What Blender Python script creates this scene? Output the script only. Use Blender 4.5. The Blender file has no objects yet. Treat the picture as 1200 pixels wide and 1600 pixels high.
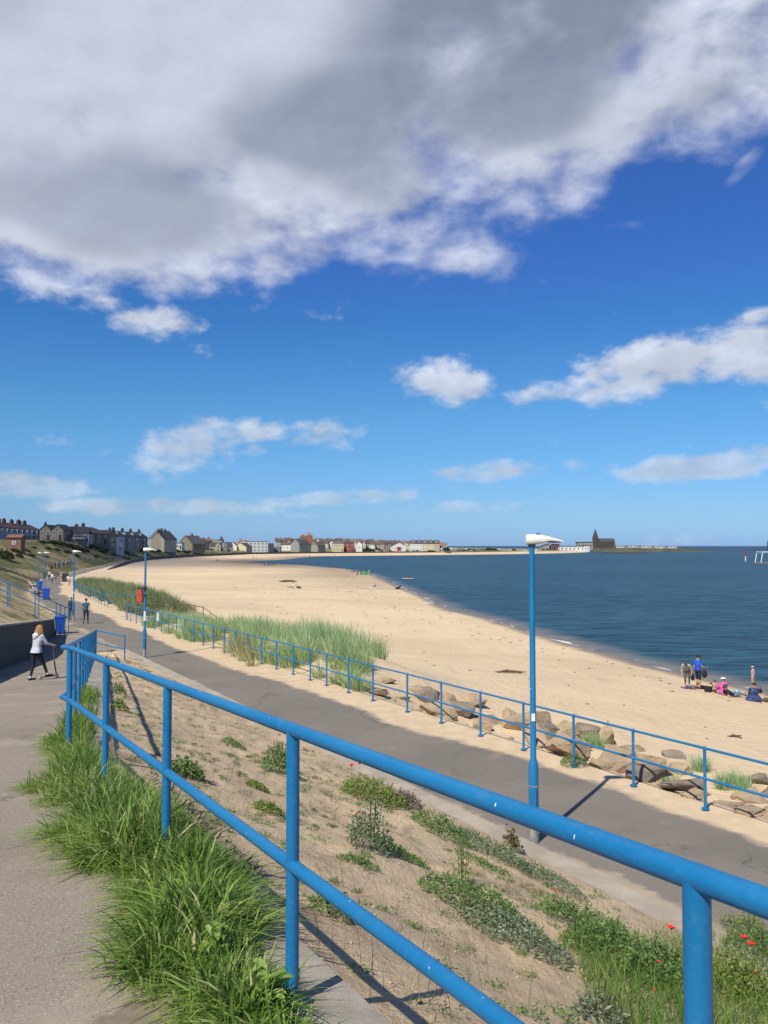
import bpy, bmesh, math, random
import numpy as np
from mathutils import Vector, Matrix, Euler
from mathutils.bvhtree import BVHTree
random.seed(7); rng = np.random.default_rng(7)
R = math.radians
scene = bpy.context.scene
COL = scene.collection
# ------------------------------------------------------------------ camera, sky, sun, exposure
F = 1300.0                      # focal length in pixels of the 1200 x 1600 photograph
PITCH = math.atan(53 / F)
cam = bpy.data.cameras.new('camera'); camo = bpy.data.objects.new('camera', cam); COL.objects.link(camo)
cam.sensor_fit = 'VERTICAL'; cam.sensor_height = 24; cam.lens = 24 * F / 1600
cam.clip_start = 0.05; cam.clip_end = 90000
camo.rotation_euler = (R(90) + PITCH, 0, 0)
scene.camera = camo
SUN_EL, SUN_AZ = R(48), math.atan2(-0.51, -0.86)      # bearing of the sun measured from +Y towards +X
sd = Vector((math.sin(SUN_AZ) * math.cos(SUN_EL), math.cos(SUN_AZ) * math.cos(SUN_EL), math.sin(SUN_EL)))
sl = bpy.data.lights.new('sun', 'SUN'); sl.energy = 4.4; sl.angle = R(0.53); sl.color = (1, 0.945, 0.815)
so = bpy.data.objects.new('sun', sl); COL.objects.link(so)
so.rotation_euler = sd.to_track_quat('Z', 'Y').to_euler()
scene.view_settings.view_transform = 'Standard'; scene.view_settings.look = 'None'
scene.view_settings.exposure = 0.36; scene.view_settings.gamma = 1
scene.cycles.max_bounces = 6; scene.cycles.transparent_max_bounces = 8
scene.cycles.sample_clamp_indirect = 4

def pix_dir(px, py):
    u, v = (px - 600) / F, (800 - py) / F
    c, s = math.cos(PITCH), math.sin(PITCH)
    return Vector((u, c - v * s, s + v * c)).normalized()

class NT:
    """small helper for node trees"""
    def __init__(s, tree): s.t = tree; s.n = tree.nodes; s.l = tree.links
    def add(s, typ, ins=None, **kw):
        n = s.n.new(typ)
        for k, v in kw.items(): setattr(n, k, v)
        for k, v in (ins or {}).items(): s.set(n.inputs[k], v)
        return n
    def set(s, sock, v):
        if isinstance(v, bpy.types.NodeSocket): s.l.new(v, sock)
        else: sock.default_value = v
    def math(s, op, a, b=0.0, c=None, clamp=False):
        n = s.n.new('ShaderNodeMath'); n.operation = op; n.use_clamp = clamp
        s.set(n.inputs[0], a); s.set(n.inputs[1], b)
        if c is not None: s.set(n.inputs[2], c)
        return n.outputs[0]
    def mix(s, f, a, b, typ='MIX'):
        n = s.n.new('ShaderNodeMix'); n.data_type = 'RGBA'; n.blend_type = typ; n.clamp_factor = True
        s.set(n.inputs[0], f); s.set(n.inputs[6], a); s.set(n.inputs[7], b)
        return n.outputs[2]
    def noise(s, vec, scale, detail=4, rough=0.5, dist=0.0, color=False):
        n = s.n.new('ShaderNodeTexNoise'); n.inputs['Scale'].default_value = scale
        n.inputs['Detail'].default_value = detail; n.inputs['Roughness'].default_value = rough
        n.inputs['Distortion'].default_value = dist
        if vec is not None: s.l.new(vec, n.inputs['Vector'])
        return n.outputs[1 if color else 0]
    def ramp(s, f, lo, hi, a=0.0, b=1.0, smooth=True):
        n = s.n.new('ShaderNodeMapRange'); n.interpolation_type = 'SMOOTHSTEP' if smooth else 'LINEAR'
        s.set(n.inputs['Value'], f)
        for k, v in (('From Min', lo), ('From Max', hi), ('To Min', a), ('To Max', b)): s.set(n.inputs[k], v)
        return n.outputs[0]
    def mapping(s, vec, loc=(0, 0, 0), rot=(0, 0, 0), scale=(1, 1, 1), typ='POINT'):
        n = s.n.new('ShaderNodeMapping'); n.vector_type = typ; s.l.new(vec, n.inputs['Vector'])
        n.inputs['Location'].default_value = loc; n.inputs['Rotation'].default_value = rot; n.inputs['Scale'].default_value = scale
        return n.outputs[0]
def c4(c): return (c[0], c[1], c[2], 1.0)
def srgb(r, g, b):
    f = lambda v: (v / 255 / 12.92) if v <= 10 else ((v / 255 + 0.055) / 1.055) ** 2.4
    return (f(r), f(g), f(b))

# ---- the sky: Nishita sky with procedural clouds laid out by bearing and elevation
world = bpy.data.worlds.new('World'); scene.world = world; world.use_nodes = True
w = NT(world.node_tree); w.n.clear()
tc = w.add('ShaderNodeTexCoord').outputs['Generated']
sep = w.add('ShaderNodeSeparateXYZ', {0: tc})
az = w.math('ARCTAN2', sep.outputs[0], sep.outputs[1])
el = w.math('ARCSINE', sep.outputs[2])
ae = w.add('ShaderNodeCombineXYZ', {0: az, 1: el, 2: 0.0}).outputs[0]
sky = w.add('ShaderNodeTexSky', sky_type='NISHITA', sun_disc=False, sun_elevation=SUN_EL, sun_rotation=SUN_AZ,
            altitude=0, air_density=1.0, dust_density=0.3, ozone_density=2.5)
skyc = w.mix(1.0, sky.outputs[0], (0.55, 0.76, 1.04, 1), 'MULTIPLY')
skyc = w.add('ShaderNodeHueSaturation', {'Color': skyc, 'Saturation': 1.0, 'Value': 1.0}).outputs[0]
low = w.ramp(el, 0.0, 0.42)
skyc = w.mix(1.0, skyc, w.mix(low, (1.0, 0.93, 1.02, 1), (0.82, 0.95, 1.18, 1)), 'MULTIPLY')
gr = w.add('ShaderNodeValToRGB', {'Fac': w.math('MULTIPLY', el, 2.5, clamp=True)}).outputs[0].node
for i_, (p_, c_) in enumerate([(0.0, (.345, .475, .68)), (.10, (.39, .495, .55)), (.39, (.365, .54, .50)), (.66, (.285, .46, .47)), (.82, (.33, .43, .49)), (1.0, (.34, .43, .49))]):
    e_ = gr.color_ramp.elements[i_] if i_ < 2 else gr.color_ramp.elements.new(p_)
    e_.position = p_; e_.color = c4(c_)
skyc = w.mix(1.0, skyc, gr.outputs[0], 'MULTIPLY')
def ang(px, py):
    d = pix_dir(px, py); return math.atan2(d.x, d.y), math.asin(d.z)
# px, py, half width px, half height px, tilt in degrees, weight
CL = [(250, -60, 900, 430, -6, 1.5), (100, 290, 520, 150, -3, 1.3), (560, 160, 520, 250, 8, 1.2), (850, 40, 470, 250, 30, 1.2),
      (1150, 20, 330, 190, 20, 1.15), (40, 425, 170, 50, -4, .8), (275, 432, 105, 48, 4, .95), (450, 408, 125, 48, 14, .95), (690, 375, 150, 72, -18, .92), (930, 240, 150, 70, 38, .85),
      (250, 502, 112, 34, 4, .92), (160, 478, 70, 22, 8, .6), (322, 545, 40, 18, 0, .55), (1170, 255, 55, 22, 40, .62),
      (1020, 575, 250, 62, 6, 1.05), (1180, 555, 150, 62, 0, 1.0), (880, 605, 120, 34, 16, .9), (1190, 495, 40, 20, 10, .7), (1190, 632, 40, 14, 5, .7),
      (690, 595, 105, 50, -6, .95), (300, 690, 110, 50, 2, .92), (405, 672, 75, 30, 2, .75), (505, 678, 90, 36, 2, .85), (395, 703, 34, 16, 0, .7), (280, 722, 110, 20, -2, .6),
      (45, 760, 110, 28, 0, .95), (240, 792, 250, 18, 0, .85), (530, 778, 180, 19, 3, .88), (755, 738, 120, 26, -1, 1.0),
      (1100, 728, 190, 30, 5, .95), (1190, 715, 120, 30, 3, .9), (1100, 694, 70, 11, 4, .45), (930, 726, 90, 18, 5, .45), (735, 792, 150, 18, 2, .72), (60, 690, 90, 30, 0, .42), (150, 706, 40, 14, 0, .45), (660, 715, 50, 10, 0, .4), (520, 805, 120, 8, 0, .45)]
mask = None
for (px, py, a, b, rot, wt) in CL:
    x, e = ang(px, py)
    v = w.mapping(ae, (x, e, 0), (0, 0, R(rot)), (a / F, b / F, 1), 'TEXTURE')
    ln = w.add('ShaderNodeVectorMath', {0: v}, operation='LENGTH').outputs['Value']
    m = w.ramp(ln, 1.25, 0.25, 0.0, wt)
    mask = m if mask is None else w.math('SMOOTH_MAX', mask, m, 0.12)
wv = w.mapping(ae, scale=(1, 1.7, 1), rot=(0, 0, R(-8)))
big = w.noise(wv, 4.2, 3, 0.5, 0.2)
fine = w.noise(wv, 10.0, 9, 0.54, 0.12)
lift = w.mapping(wv, loc=(-0.014, 0.026, 0))
fine2 = w.noise(lift, 10.0, 9, 0.54, 0.12)
vfine = w.noise(wv, 34.0, 8, 0.60, 0.1)
small = w.ramp(el, 0.36, 0.22)
mask = w.math('ADD', mask, w.math('MULTIPLY', w.math('SUBTRACT', vfine, 0.5), w.math('ADD', w.math('MULTIPLY', small, 0.95), 0.30)))
dens = w.math('ADD', mask, w.math('ADD', w.math('MULTIPLY', w.math('SUBTRACT', big, 0.5), 0.9), w.math('MULTIPLY', w.math('SUBTRACT', fine, 0.5), w.ramp(el, 0.24, 0.36, 1.75, 1.5))))
alpha = w.ramp(dens, 0.36, w.math('SUBTRACT', 1.18, w.math('MULTIPLY', small, 0.14)))
thick = w.ramp(w.math('ADD', mask, w.math('MULTIPLY', w.math('SUBTRACT', big, 0.5), 1.4)), 0.72, 1.30)
hi = w.ramp(el, 0.24, 0.62)                                     # the big cloud overhead is deeper and greyer
relief = w.math('MULTIPLY', w.math('SUBTRACT', fine, fine2), w.ramp(thick, 0.0, 1.0, 2.0, 0.55))
soft = w.noise(wv, 2.1, 4, 0.5, 0.3)
dk = None
for (px, py, a, b, rot, wt) in [(560, 250, 300, 150, 12, 1.0), (860, 90, 260, 150, 34, 1.0), (230, 330, 260, 95, 0, .8), (640, 60, 250, 90, 10, .35), (1080, 170, 120, 60, 30, .0)]:
    x, e = ang(px, py)
    v = w.mapping(ae, (x, e, 0), (0, 0, R(rot)), (a / F, b / F, 1), 'TEXTURE')
    m = w.ramp(w.add('ShaderNodeVectorMath', {0: v}, operation='LENGTH').outputs['Value'], 1.35, 0.1, 0.0, wt)
    dk = m if dk is None else w.math('MAXIMUM', dk, m)
bt = None
for (px, py, a, b, rot, wt) in [(1010, 130, 260, 62, 42, 1.0), (780, 300, 190, 50, 24, .9), (470, 300, 130, 40, -14, .8), (360, 60, 260, 70, 14, .6), (60, 180, 160, 130, 0, .5), (270, 425, 80, 34, 4, .8), (440, 405, 95, 34, 10, .8), (20, 380, 60, 34, 0, .6)]:
    x, e = ang(px, py)
    v = w.mapping(ae, (x, e, 0), (0, 0, R(rot)), (a / F, b / F, 1), 'TEXTURE')
    m = w.ramp(w.add('ShaderNodeVectorMath', {0: v}, operation='LENGTH').outputs['Value'], 1.35, 0.1, 0.0, wt)
    bt = m if bt is None else w.math('MAXIMUM', bt, m)
soft = w.math('SUBTRACT', w.math('ADD', soft, w.math('ADD', 0.10, w.math('MULTIPLY', bt, 0.22))), w.math('MULTIPLY', dk, 0.34))
grey = w.mix(w.ramp(soft, 0.38, 0.66), (0.235, 0.275, 0.375, 1), (0.58, 0.62, 0.73, 1))
white = w.mix(w.ramp(el, 0.05, 0.35), (0.56, 0.64, 0.76, 1), (0.63, 0.67, 0.79, 1))
deep = w.math('MULTIPLY', w.math('SUBTRACT', thick, w.math('MULTIPLY', bt, 0.35), clamp=True), w.math('ADD', w.math('MULTIPLY', hi, 0.55), 0.45))
cc = w.mix(deep, white, grey)
shade = w.math('ADD', 1.0, relief)
shade = w.ramp(shade, 0.6, 1.4, 0.72, 1.22, smooth=False)
cc = w.mix(1.0, cc, w.add('ShaderNodeCombineColor', {0: shade, 1: shade, 2: shade}).outputs[0], 'MULTIPLY')
SKY = 0.085 * 2 * .92     # the elevation ramp above halves the sky's brightness

bgs = w.add('ShaderNodeBackground', {'Color': skyc, 'Strength': SKY})
bgc = w.add('ShaderNodeBackground', {'Color': cc, 'Strength': 0.80})
fall = w.math('MULTIPLY', alpha, w.ramp(el, 0.0, 0.26, 0.62, 0.98))
ms = w.add('ShaderNodeMixShader', {0: fall, 1: bgs.outputs[0], 2: bgc.outputs[0]})
w.add('ShaderNodeOutputWorld', {'Surface': ms.outputs[0]})
world.cycles.sampling_method = 'MANUAL'; world.cycles.sample_map_resolution = 512
# ------------------------------------------------------------------ materials
def tex(nt): return nt.add('ShaderNodeTexCoord').outputs['Object']
def wpos(nt): return nt.add('ShaderNodeNewGeometry').outputs['Position']
def newmat(name):
    m = bpy.data.materials.new(name); m.use_nodes = True
    nt = NT(m.node_tree); b = m.node_tree.nodes['Principled BSDF']
    return m, nt, b
def pm(name, c1, c2=None, scale=3.0, rough=0.7, bump=0.0, bscale=None, metal=0.0, detail=5, spec=0.4, world_space=False, lo=.35, hi=.65, bdist=0.02):
    m, nt, b = newmat(name)
    v = wpos(nt) if world_space else tex(nt)
    if c2 is None: c2 = tuple(x * 0.8 for x in c1)
    nt.set(b.inputs['Base Color'], nt.mix(nt.ramp(nt.noise(v, scale, detail, 0.6), lo, hi), c4(c1), c4(c2)))
    b.inputs['Roughness'].default_value = rough; b.inputs['Metallic'].default_value = metal
    b.inputs['Specular IOR Level'].default_value = spec
    if bump:
        bn = nt.add('ShaderNodeBump', {'Strength': bump, 'Distance': bdist, 'Height': nt.noise(v, bscale or scale * 4, 5, 0.65)})
        nt.set(b.inputs['Normal'], bn.outputs[0])
    return m
def leafmat(name, cols, rough=0.55, trans=0.25):
    """foliage: colour picked per blade or leaf by its own random number"""
    m, nt, b = newmat(name)
    a = nt.add('ShaderNodeAttribute', attribute_name='tint').outputs['Fac']
    r = nt.add('ShaderNodeValToRGB', {'Fac': a}); cr = r.color_ramp
    while len(cr.elements) < len(cols): cr.elements.new(0.5)
    for i, (p, c) in enumerate(cols): cr.elements[i].position = p; cr.elements[i].color = c4(c)
    nt.set(b.inputs['Base Color'], r.outputs[0]); b.inputs['Roughness'].default_value = rough
    b.inputs['Specular IOR Level'].default_value = 0.3
    tr = nt.add('ShaderNodeBsdfTranslucent', {'Color': r.outputs[0]})
    mx = nt.add('ShaderNodeMixShader', {0: trans, 1: b.outputs[0], 2: tr.outputs[0]})
    nt.l.new(mx.outputs[0], m.node_tree.nodes['Material Output'].inputs['Surface'])
    return m
M = {}
def blue_paint():
    m, nt, b = newmat('blue paint')
    v = wpos(nt)
    base = nt.mix(nt.ramp(nt.noise(v, 1.7, 4), .3, .7), (0.007, 0.140, 0.325, 1), (0.014, 0.168, 0.365, 1))
    base = nt.mix(nt.ramp(nt.noise(v, 22, 6, .7), .52, .72, 0, .75), base, (0.04, 0.19, 0.36, 1))     # chalky weathering
    chips = nt.math('MAXIMUM', nt.ramp(nt.noise(v, 34, 3, .6), .722, .735), nt.ramp(nt.noise(nt.mapping(v, loc=(3, 1, 2)), 13, 2, .5), .765, .775))
    base = nt.mix(chips, base, (0.62, 0.66, 0.68, 1))
    rust = nt.ramp(nt.noise(v, 14, 5, .7), .74, .80)
    base = nt.mix(rust, base, (0.10, 0.09, 0.08, 1))
    nt.set(b.inputs['Base Color'], base); nt.set(b.inputs['Roughness'], nt.ramp(nt.noise(v, 30, 4), .3, .7, .34, .52))
    b.inputs['Specular IOR Level'].default_value = 0.45
    nt.set(b.inputs['Normal'], nt.add('ShaderNodeBump', {'Strength': .5, 'Distance': .003, 'Height': nt.math('ADD', nt.noise(v, 60, 4), nt.math('MULTIPLY', nt.noise(v, 14, 3), 1.2))}).outputs[0])
    return m
M['blue'] = blue_paint()
M['galv'] = pm('galvanised steel', (.42, .43, .43), (.25, .24, .22), 20, .5, .2, 40, .4)
M['brown_rail'] = pm('rusty brown paint', (.10, .05, .035), (.16, .08, .05), 9, .7)

def asphalt(name, c1, c2, tan, dust_lo=.55, dust_hi=.75, sandy=False):
    m, nt, b = newmat(name)
    v = wpos(nt)
    col = nt.mix(nt.ramp(nt.noise(v, .45, 5, .6), .35, .65), c4(c1), c4(c2))
    sp = nt.noise(v, 95, 3, .7)
    col = nt.mix(nt.ramp(sp, .55, .68, 0, .75), col, c4(tuple(min(1, x * 2.1) for x in c1)))
    col = nt.mix(nt.ramp(nt.noise(v, 60, 3, .7), .56, .66, 0, .75), col, c4(tuple(x * .42 for x in c1)))
    cw = nt.add('ShaderNodeVectorMath', {0: v, 1: nt.add('ShaderNodeVectorMath', {0: nt.noise(v, .9, 5, .7, color=True), 1: (1.6, 1.6, 0)}, operation='MULTIPLY').outputs[0]}, operation='ADD').outputs[0]
    vor = nt.add('ShaderNodeTexVoronoi', {'Vector': cw, 'Scale': .28}, feature='DISTANCE_TO_EDGE').outputs['Distance']
    crack = nt.math('MULTIPLY', nt.ramp(vor, .007, .002), nt.ramp(nt.noise(v, .5, 3), .42, .55))
    col = nt.mix(nt.math('MULTIPLY', crack, .7), col, c4(tuple(x * .35 for x in c1)))
    col = nt.mix(nt.ramp(nt.noise(nt.mapping(v, loc=(2, 6, 3)), .22, 6, .7), .53, .60, 0, .30), col, c4(tuple(x * .72 for x in c2)))
    if not sandy:
        for (sx_, sy_, sr_) in ((-.72, 3.05, .30), (-.95, 3.30, .16)):
            dd_ = nt.add('ShaderNodeVectorMath', {0: v, 1: (sx_, sy_, -1.82)}, operation='DISTANCE').outputs['Value']
            dd_ = nt.math('ADD', dd_, nt.math('MULTIPLY', nt.math('SUBTRACT', nt.noise(v, 5, 5, .7), .5), .35))
            col = nt.mix(nt.ramp(dd_, sr_ + .05, sr_ - .04, 0, .85), col, (0.060, 0.042, 0.028, 1))
    dust = nt.ramp(nt.noise(nt.mapping(v, loc=(3, 7, 0)), .8, 6, .62), dust_lo, dust_hi, 0, .6)
    col = nt.mix(dust, col, c4(tan))
    grit = nt.ramp(nt.noise(nt.mapping(v, loc=(9, 1, 0)), 26, 3, .6), .74, .78, 0, .8)
    col = nt.mix(grit, col, (0.55, 0.50, 0.43, 1))
    hgt = nt.noise(v, 80, 4, .7)
    if sandy:
        uv = nt.add('ShaderNodeUVMap', uv_map='UVMap').outputs[0]
        sp2 = nt.add('ShaderNodeSeparateXYZ', {0: uv})
        n = sp2.outputs[1]
        wob = nt.math('ADD', nt.math('MULTIPLY', nt.math('SUBTRACT', nt.noise(v, .16, 2, .5), .5), 2.2), nt.math('MULTIPLY', nt.math('SUBTRACT', nt.noise(v, 1.6, 8, .68), .5), 1.0))
        lim = nt.ramp(sp2.outputs[0], 12, 30, 11.45, 10.75)
        s = nt.ramp(nt.math('SUBTRACT', nt.math('ADD', n, nt.math('MULTIPLY', wob, .75)), lim), -.12, .22)
        s2 = nt.ramp(nt.math('ADD', n, wob), 8.35, 8.10, 0, .5)
        s = nt.math('MAXIMUM', s, s2)
        sandc = nt.mix(nt.ramp(nt.noise(v, 2.4, 6, .6), .35, .65), (0.60, 0.46, 0.30, 1), (0.52, 0.395, 0.255, 1))
        sandc = nt.mix(nt.ramp(nt.noise(v, 55, 4, .7), .55, .7, 0, .35), sandc, (0.30, 0.22, 0.14, 1))
        col = nt.mix(s, col, sandc)
    nt.set(b.inputs['Base Color'], col); b.inputs['Roughness'].default_value = .92; b.inputs['Specular IOR Level'].default_value = .25
    nt.set(b.inputs['Normal'], nt.add('ShaderNodeBump', {'Strength': .55, 'Distance': .006, 'Height': hgt}).outputs[0])
    return m
M['prom'] = asphalt('promenade asphalt', (.198, .174, .142), (.176, .155, .128), (.36, .285, .20), .60, .85, sandy=True)
M['path'] = asphalt('upper path asphalt', (.270, .230, .180), (.235, .200, .158), (.40, .33, .235), .50, .70)

def sandmat():
    m, nt, b = newmat('beach sand')
    v = wpos(nt)
    uv = nt.add('ShaderNodeUVMap', uv_map='UVMap').outputs[0]
    a = nt.add('ShaderNodeSeparateXYZ', {0: uv}).outputs[0]              # metres from the water's edge, positive inland
    col = nt.mix(nt.ramp(nt.noise(v, .06, 6, .6), .35, .65), (0.68, 0.525, 0.338, 1), (0.58, 0.44, 0.278, 1))
    st = nt.mapping(v, rot=(0, 0, R(28)), scale=(1.0, .16, 1))
    col = nt.mix(nt.ramp(nt.noise(st, .55, 7, .65), .52, .72, 0, .55), col, (0.52, 0.39, 0.25, 1))
    col = nt.mix(nt.ramp(nt.noise(v, 3.2, 5, .7), .60, .75, 0, .5), col, (0.40, 0.29, 0.18, 1))
    wet = nt.ramp(nt.math('ADD', a, nt.math('MULTIPLY', nt.noise(v, .25, 4), 2.0)), 3.0, 1.2)
    col = nt.mix(wet, col, (0.25, 0.185, 0.12, 1))
    far = nt.add('ShaderNodeSeparateXYZ', {0: uv}).outputs[1]            # damp, dark sand low on the beach at the head of the bay
    damp = nt.math('MULTIPLY', far, nt.ramp(nt.noise(nt.mapping(v, scale=(1, .3, 1)), .02, 5, .6), .35, .60, .45, 1.0))
    col = nt.mix(damp, col, (0.265, 0.195, 0.135, 1))
    nt.set(b.inputs['Base Color'], col); nt.set(b.inputs['Roughness'], nt.math('SUBTRACT', .95, nt.math('MULTIPLY', wet, .5)))
    b.inputs['Specular IOR Level'].default_value = .2
    h = nt.math('ADD', nt.math('MULTIPLY', nt.noise(v, 2.6, 5, .62), .8), nt.math('MULTIPLY', nt.noise(v, 9, 4, .65), .35))
    h = nt.math('ADD', h, nt.math('MULTIPLY', nt.noise(v, .5, 3, .5), 1.2))
    nt.set(b.inputs['Normal'], nt.add('ShaderNodeBump', {'Strength': .9, 'Distance': .14, 'Height': h}).outputs[0])
    return m
M['sand'] = sandmat()
def earthmat():
    m, nt, b = newmat('bank earth')
    v = wpos(nt)
    along = nt.mapping(v, rot=(0, 0, R(-28.6)), scale=(1, .35, 1))
    col = nt.mix(nt.ramp(nt.noise(v, .8, 6, .65), .32, .68), (0.68, 0.515, 0.325, 1), (0.56, 0.42, 0.262, 1))
    col = nt.mix(nt.ramp(nt.noise(along, 2.8, 8, .74), .49, .64, 0, .6), col, (0.32, 0.24, 0.155, 1))
    col = nt.mix(nt.ramp(nt.noise(v, 9, 6, .7), .55, .68, 0, .6), col, (0.48, 0.375, 0.255, 1))
    col = nt.mix(nt.ramp(nt.noise(v, 34, 6, .75), .59, .66, 0, .8), col, (0.14, 0.105, 0.07, 1))
    col = nt.mix(nt.ramp(nt.noise(nt.mapping(v, loc=(5, 2, 1)), 40, 3, .6), .69, .72, 0, .9), col, (0.60, 0.52, 0.40, 1))
    col = nt.mix(nt.ramp(nt.noise(nt.mapping(v, loc=(1, 8, 1)), 1.3, 7, .7), .60, .70, 0, .55), col, (0.19, 0.20, 0.085, 1))
    nt.set(b.inputs['Base Color'], col); b.inputs['Roughness'].default_value = .95; b.inputs['Specular IOR Level'].default_value = .15
    h = nt.math('ADD', nt.noise(v, 5, 6, .7), nt.math('MULTIPLY', nt.noise(v, 22, 5, .75), .7))
    h = nt.math('ADD', h, nt.math('MULTIPLY', nt.noise(along, 3.0, 4, .6), .9))
    nt.set(b.inputs['Normal'], nt.add('ShaderNodeBump', {'Strength': .9, 'Distance': .06, 'Height': h}).outputs[0])
    return m
M['earth'] = earthmat()
def hillmat():
    m, nt, b = newmat('hillside turf and bare earth')
    v = wpos(nt)
    a = nt.noise(nt.mapping(v, scale=(1, .6, 2.5)), .085, 7, .65)
    col = nt.mix(nt.ramp(a, .40, .58), (0.30, 0.235, 0.135, 1), (0.115, 0.125, 0.050, 1))
    col = nt.mix(nt.ramp(nt.noise(v, .5, 6, .7), .50, .62, 0, .75), col, (0.060, 0.080, 0.030, 1))
    col = nt.mix(nt.ramp(nt.noise(nt.mapping(v, loc=(4, 4, 0)), .9, 6, .7), .58, .68, 0, .8), col, (0.40, 0.31, 0.19, 1))
    near = nt.ramp(nt.add('ShaderNodeSeparateXYZ', {0: v}).outputs[1], 75, 125)
    bank = nt.mix(nt.ramp(nt.noise(v, .55, 7, .7), .46, .60), (0.50, 0.375, 0.225, 1), (0.15, 0.155, 0.060, 1))
    bank = nt.mix(nt.ramp(nt.noise(v, 2.2, 5, .7), .56, .68, 0, .7), bank, (0.33, 0.245, 0.15, 1))
    col = nt.mix(near, bank, col)
    nt.set(b.inputs['Base Color'], col); b.inputs['Roughness'].default_value = 1; b.inputs['Specular IOR Level'].default_value = .1
    nt.set(b.inputs['Normal'], nt.add('ShaderNodeBump', {'Strength': .9, 'Distance': .35, 'Height': nt.noise(v, 1.4, 7, .7)}).outputs[0])
    return m
M['hill'] = hillmat()
def seamat():
    m, nt, b = newmat('sea water')
    v = wpos(nt)
    uv = nt.add('ShaderNodeUVMap', uv_map='UVMap').outputs[0]
    s = nt.add('ShaderNodeSeparateXYZ', {0: uv})
    off = s.outputs[0]                                                   # metres out from the water's edge
    deep = nt.ramp(off, 40, 650)
    big = nt.noise(nt.mapping(v, scale=(.35, 1, 1)), .012, 5, .6)
    col = nt.mix(deep, (0.010, 0.046, 0.068, 1), (0.004, 0.018, 0.040, 1))
    col = nt.mix(nt.ramp(big, .42, .64, 0, .55), col, (0.005, 0.024, 0.042, 1))
    rip = nt.noise(nt.mapping(v, rot=(0, 0, R(10)), scale=(.22, 1, 1)), 1.1, 7, .72, .2)
    col = nt.mix(1.0, col, nt.mix(nt.ramp(rip, .40, .62), (.40, .46, .52, 1), (2.4, 2.2, 2.0, 1)), 'MULTIPLY')
    col = nt.mix(nt.ramp(nt.math('ADD', off, nt.math('MULTIPLY', nt.noise(v, .3, 4), 2.5)), 5.0, 1.4, 0, .8), col, (0.25, 0.205, 0.15, 1))
    foam = nt.math('MULTIPLY', nt.ramp(nt.math('ABSOLUTE', nt.math('SUBTRACT', off, nt.math('MULTIPLY', nt.noise(v, .5, 4), 1.6))), .30, .05), nt.ramp(nt.noise(v, .22, 4, .6), .56, .64))
    col = nt.mix(foam, col, (0.75, 0.77, 0.78, 1))
    caps = nt.math('MULTIPLY', nt.ramp(nt.noise(nt.mapping(v, scale=(.25, 1, 1), loc=(3, 3, 0)), .11, 8, .72), .705, .74), nt.ramp(off, 150, 260))
    col = nt.mix(caps, col, (0.35, 0.45, 0.52, 1))
    nt.set(b.inputs['Base Color'], col)
    b.inputs['Roughness'].default_value = .32; b.inputs['Specular IOR Level'].default_value = .24; b.inputs['IOR'].default_value = 1.33
    wv1 = nt.mapping(v, rot=(0, 0, R(12)), scale=(.45, 1, 1))
    h = nt.math('ADD', nt.math('MULTIPLY', nt.noise(wv1, .9, 6, .62, .3), .9), nt.math('MULTIPLY', nt.noise(wv1, .16, 4, .55), 2.2))
    nt.set(b.inputs['Normal'], nt.add('ShaderNodeBump', {'Strength': 1.0, 'Distance': .9, 'Height': h}).outputs[0])
    return m
M['sea'] = seamat()
M['concrete'] = pm('weathered concrete', (.40, .345, .265), (.31, .265, .20), 1.6, .92, .5, 40, world_space=True, bdist=.01)
M['edging'] = pm('stained concrete edging', (.38, .335, .27), (.26, .225, .18), 2.2, .95, .6, 60, world_space=True, bdist=.01)
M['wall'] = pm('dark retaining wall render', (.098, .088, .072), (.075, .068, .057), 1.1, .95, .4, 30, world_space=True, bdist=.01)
M['coping'] = pm('pale coping stone', (.42, .37, .29), (.32, .28, .21), 2.5, .9, .4, 30, world_space=True, bdist=.01)
M['seawall'] = pm('dark sea wall stone', (.085, .078, .068), (.13, .118, .10), .35, .95, world_space=True)
M['darkwood'] = pm('weathered timber', (.06, .052, .042), (.10, .09, .075), 2, .95)

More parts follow.
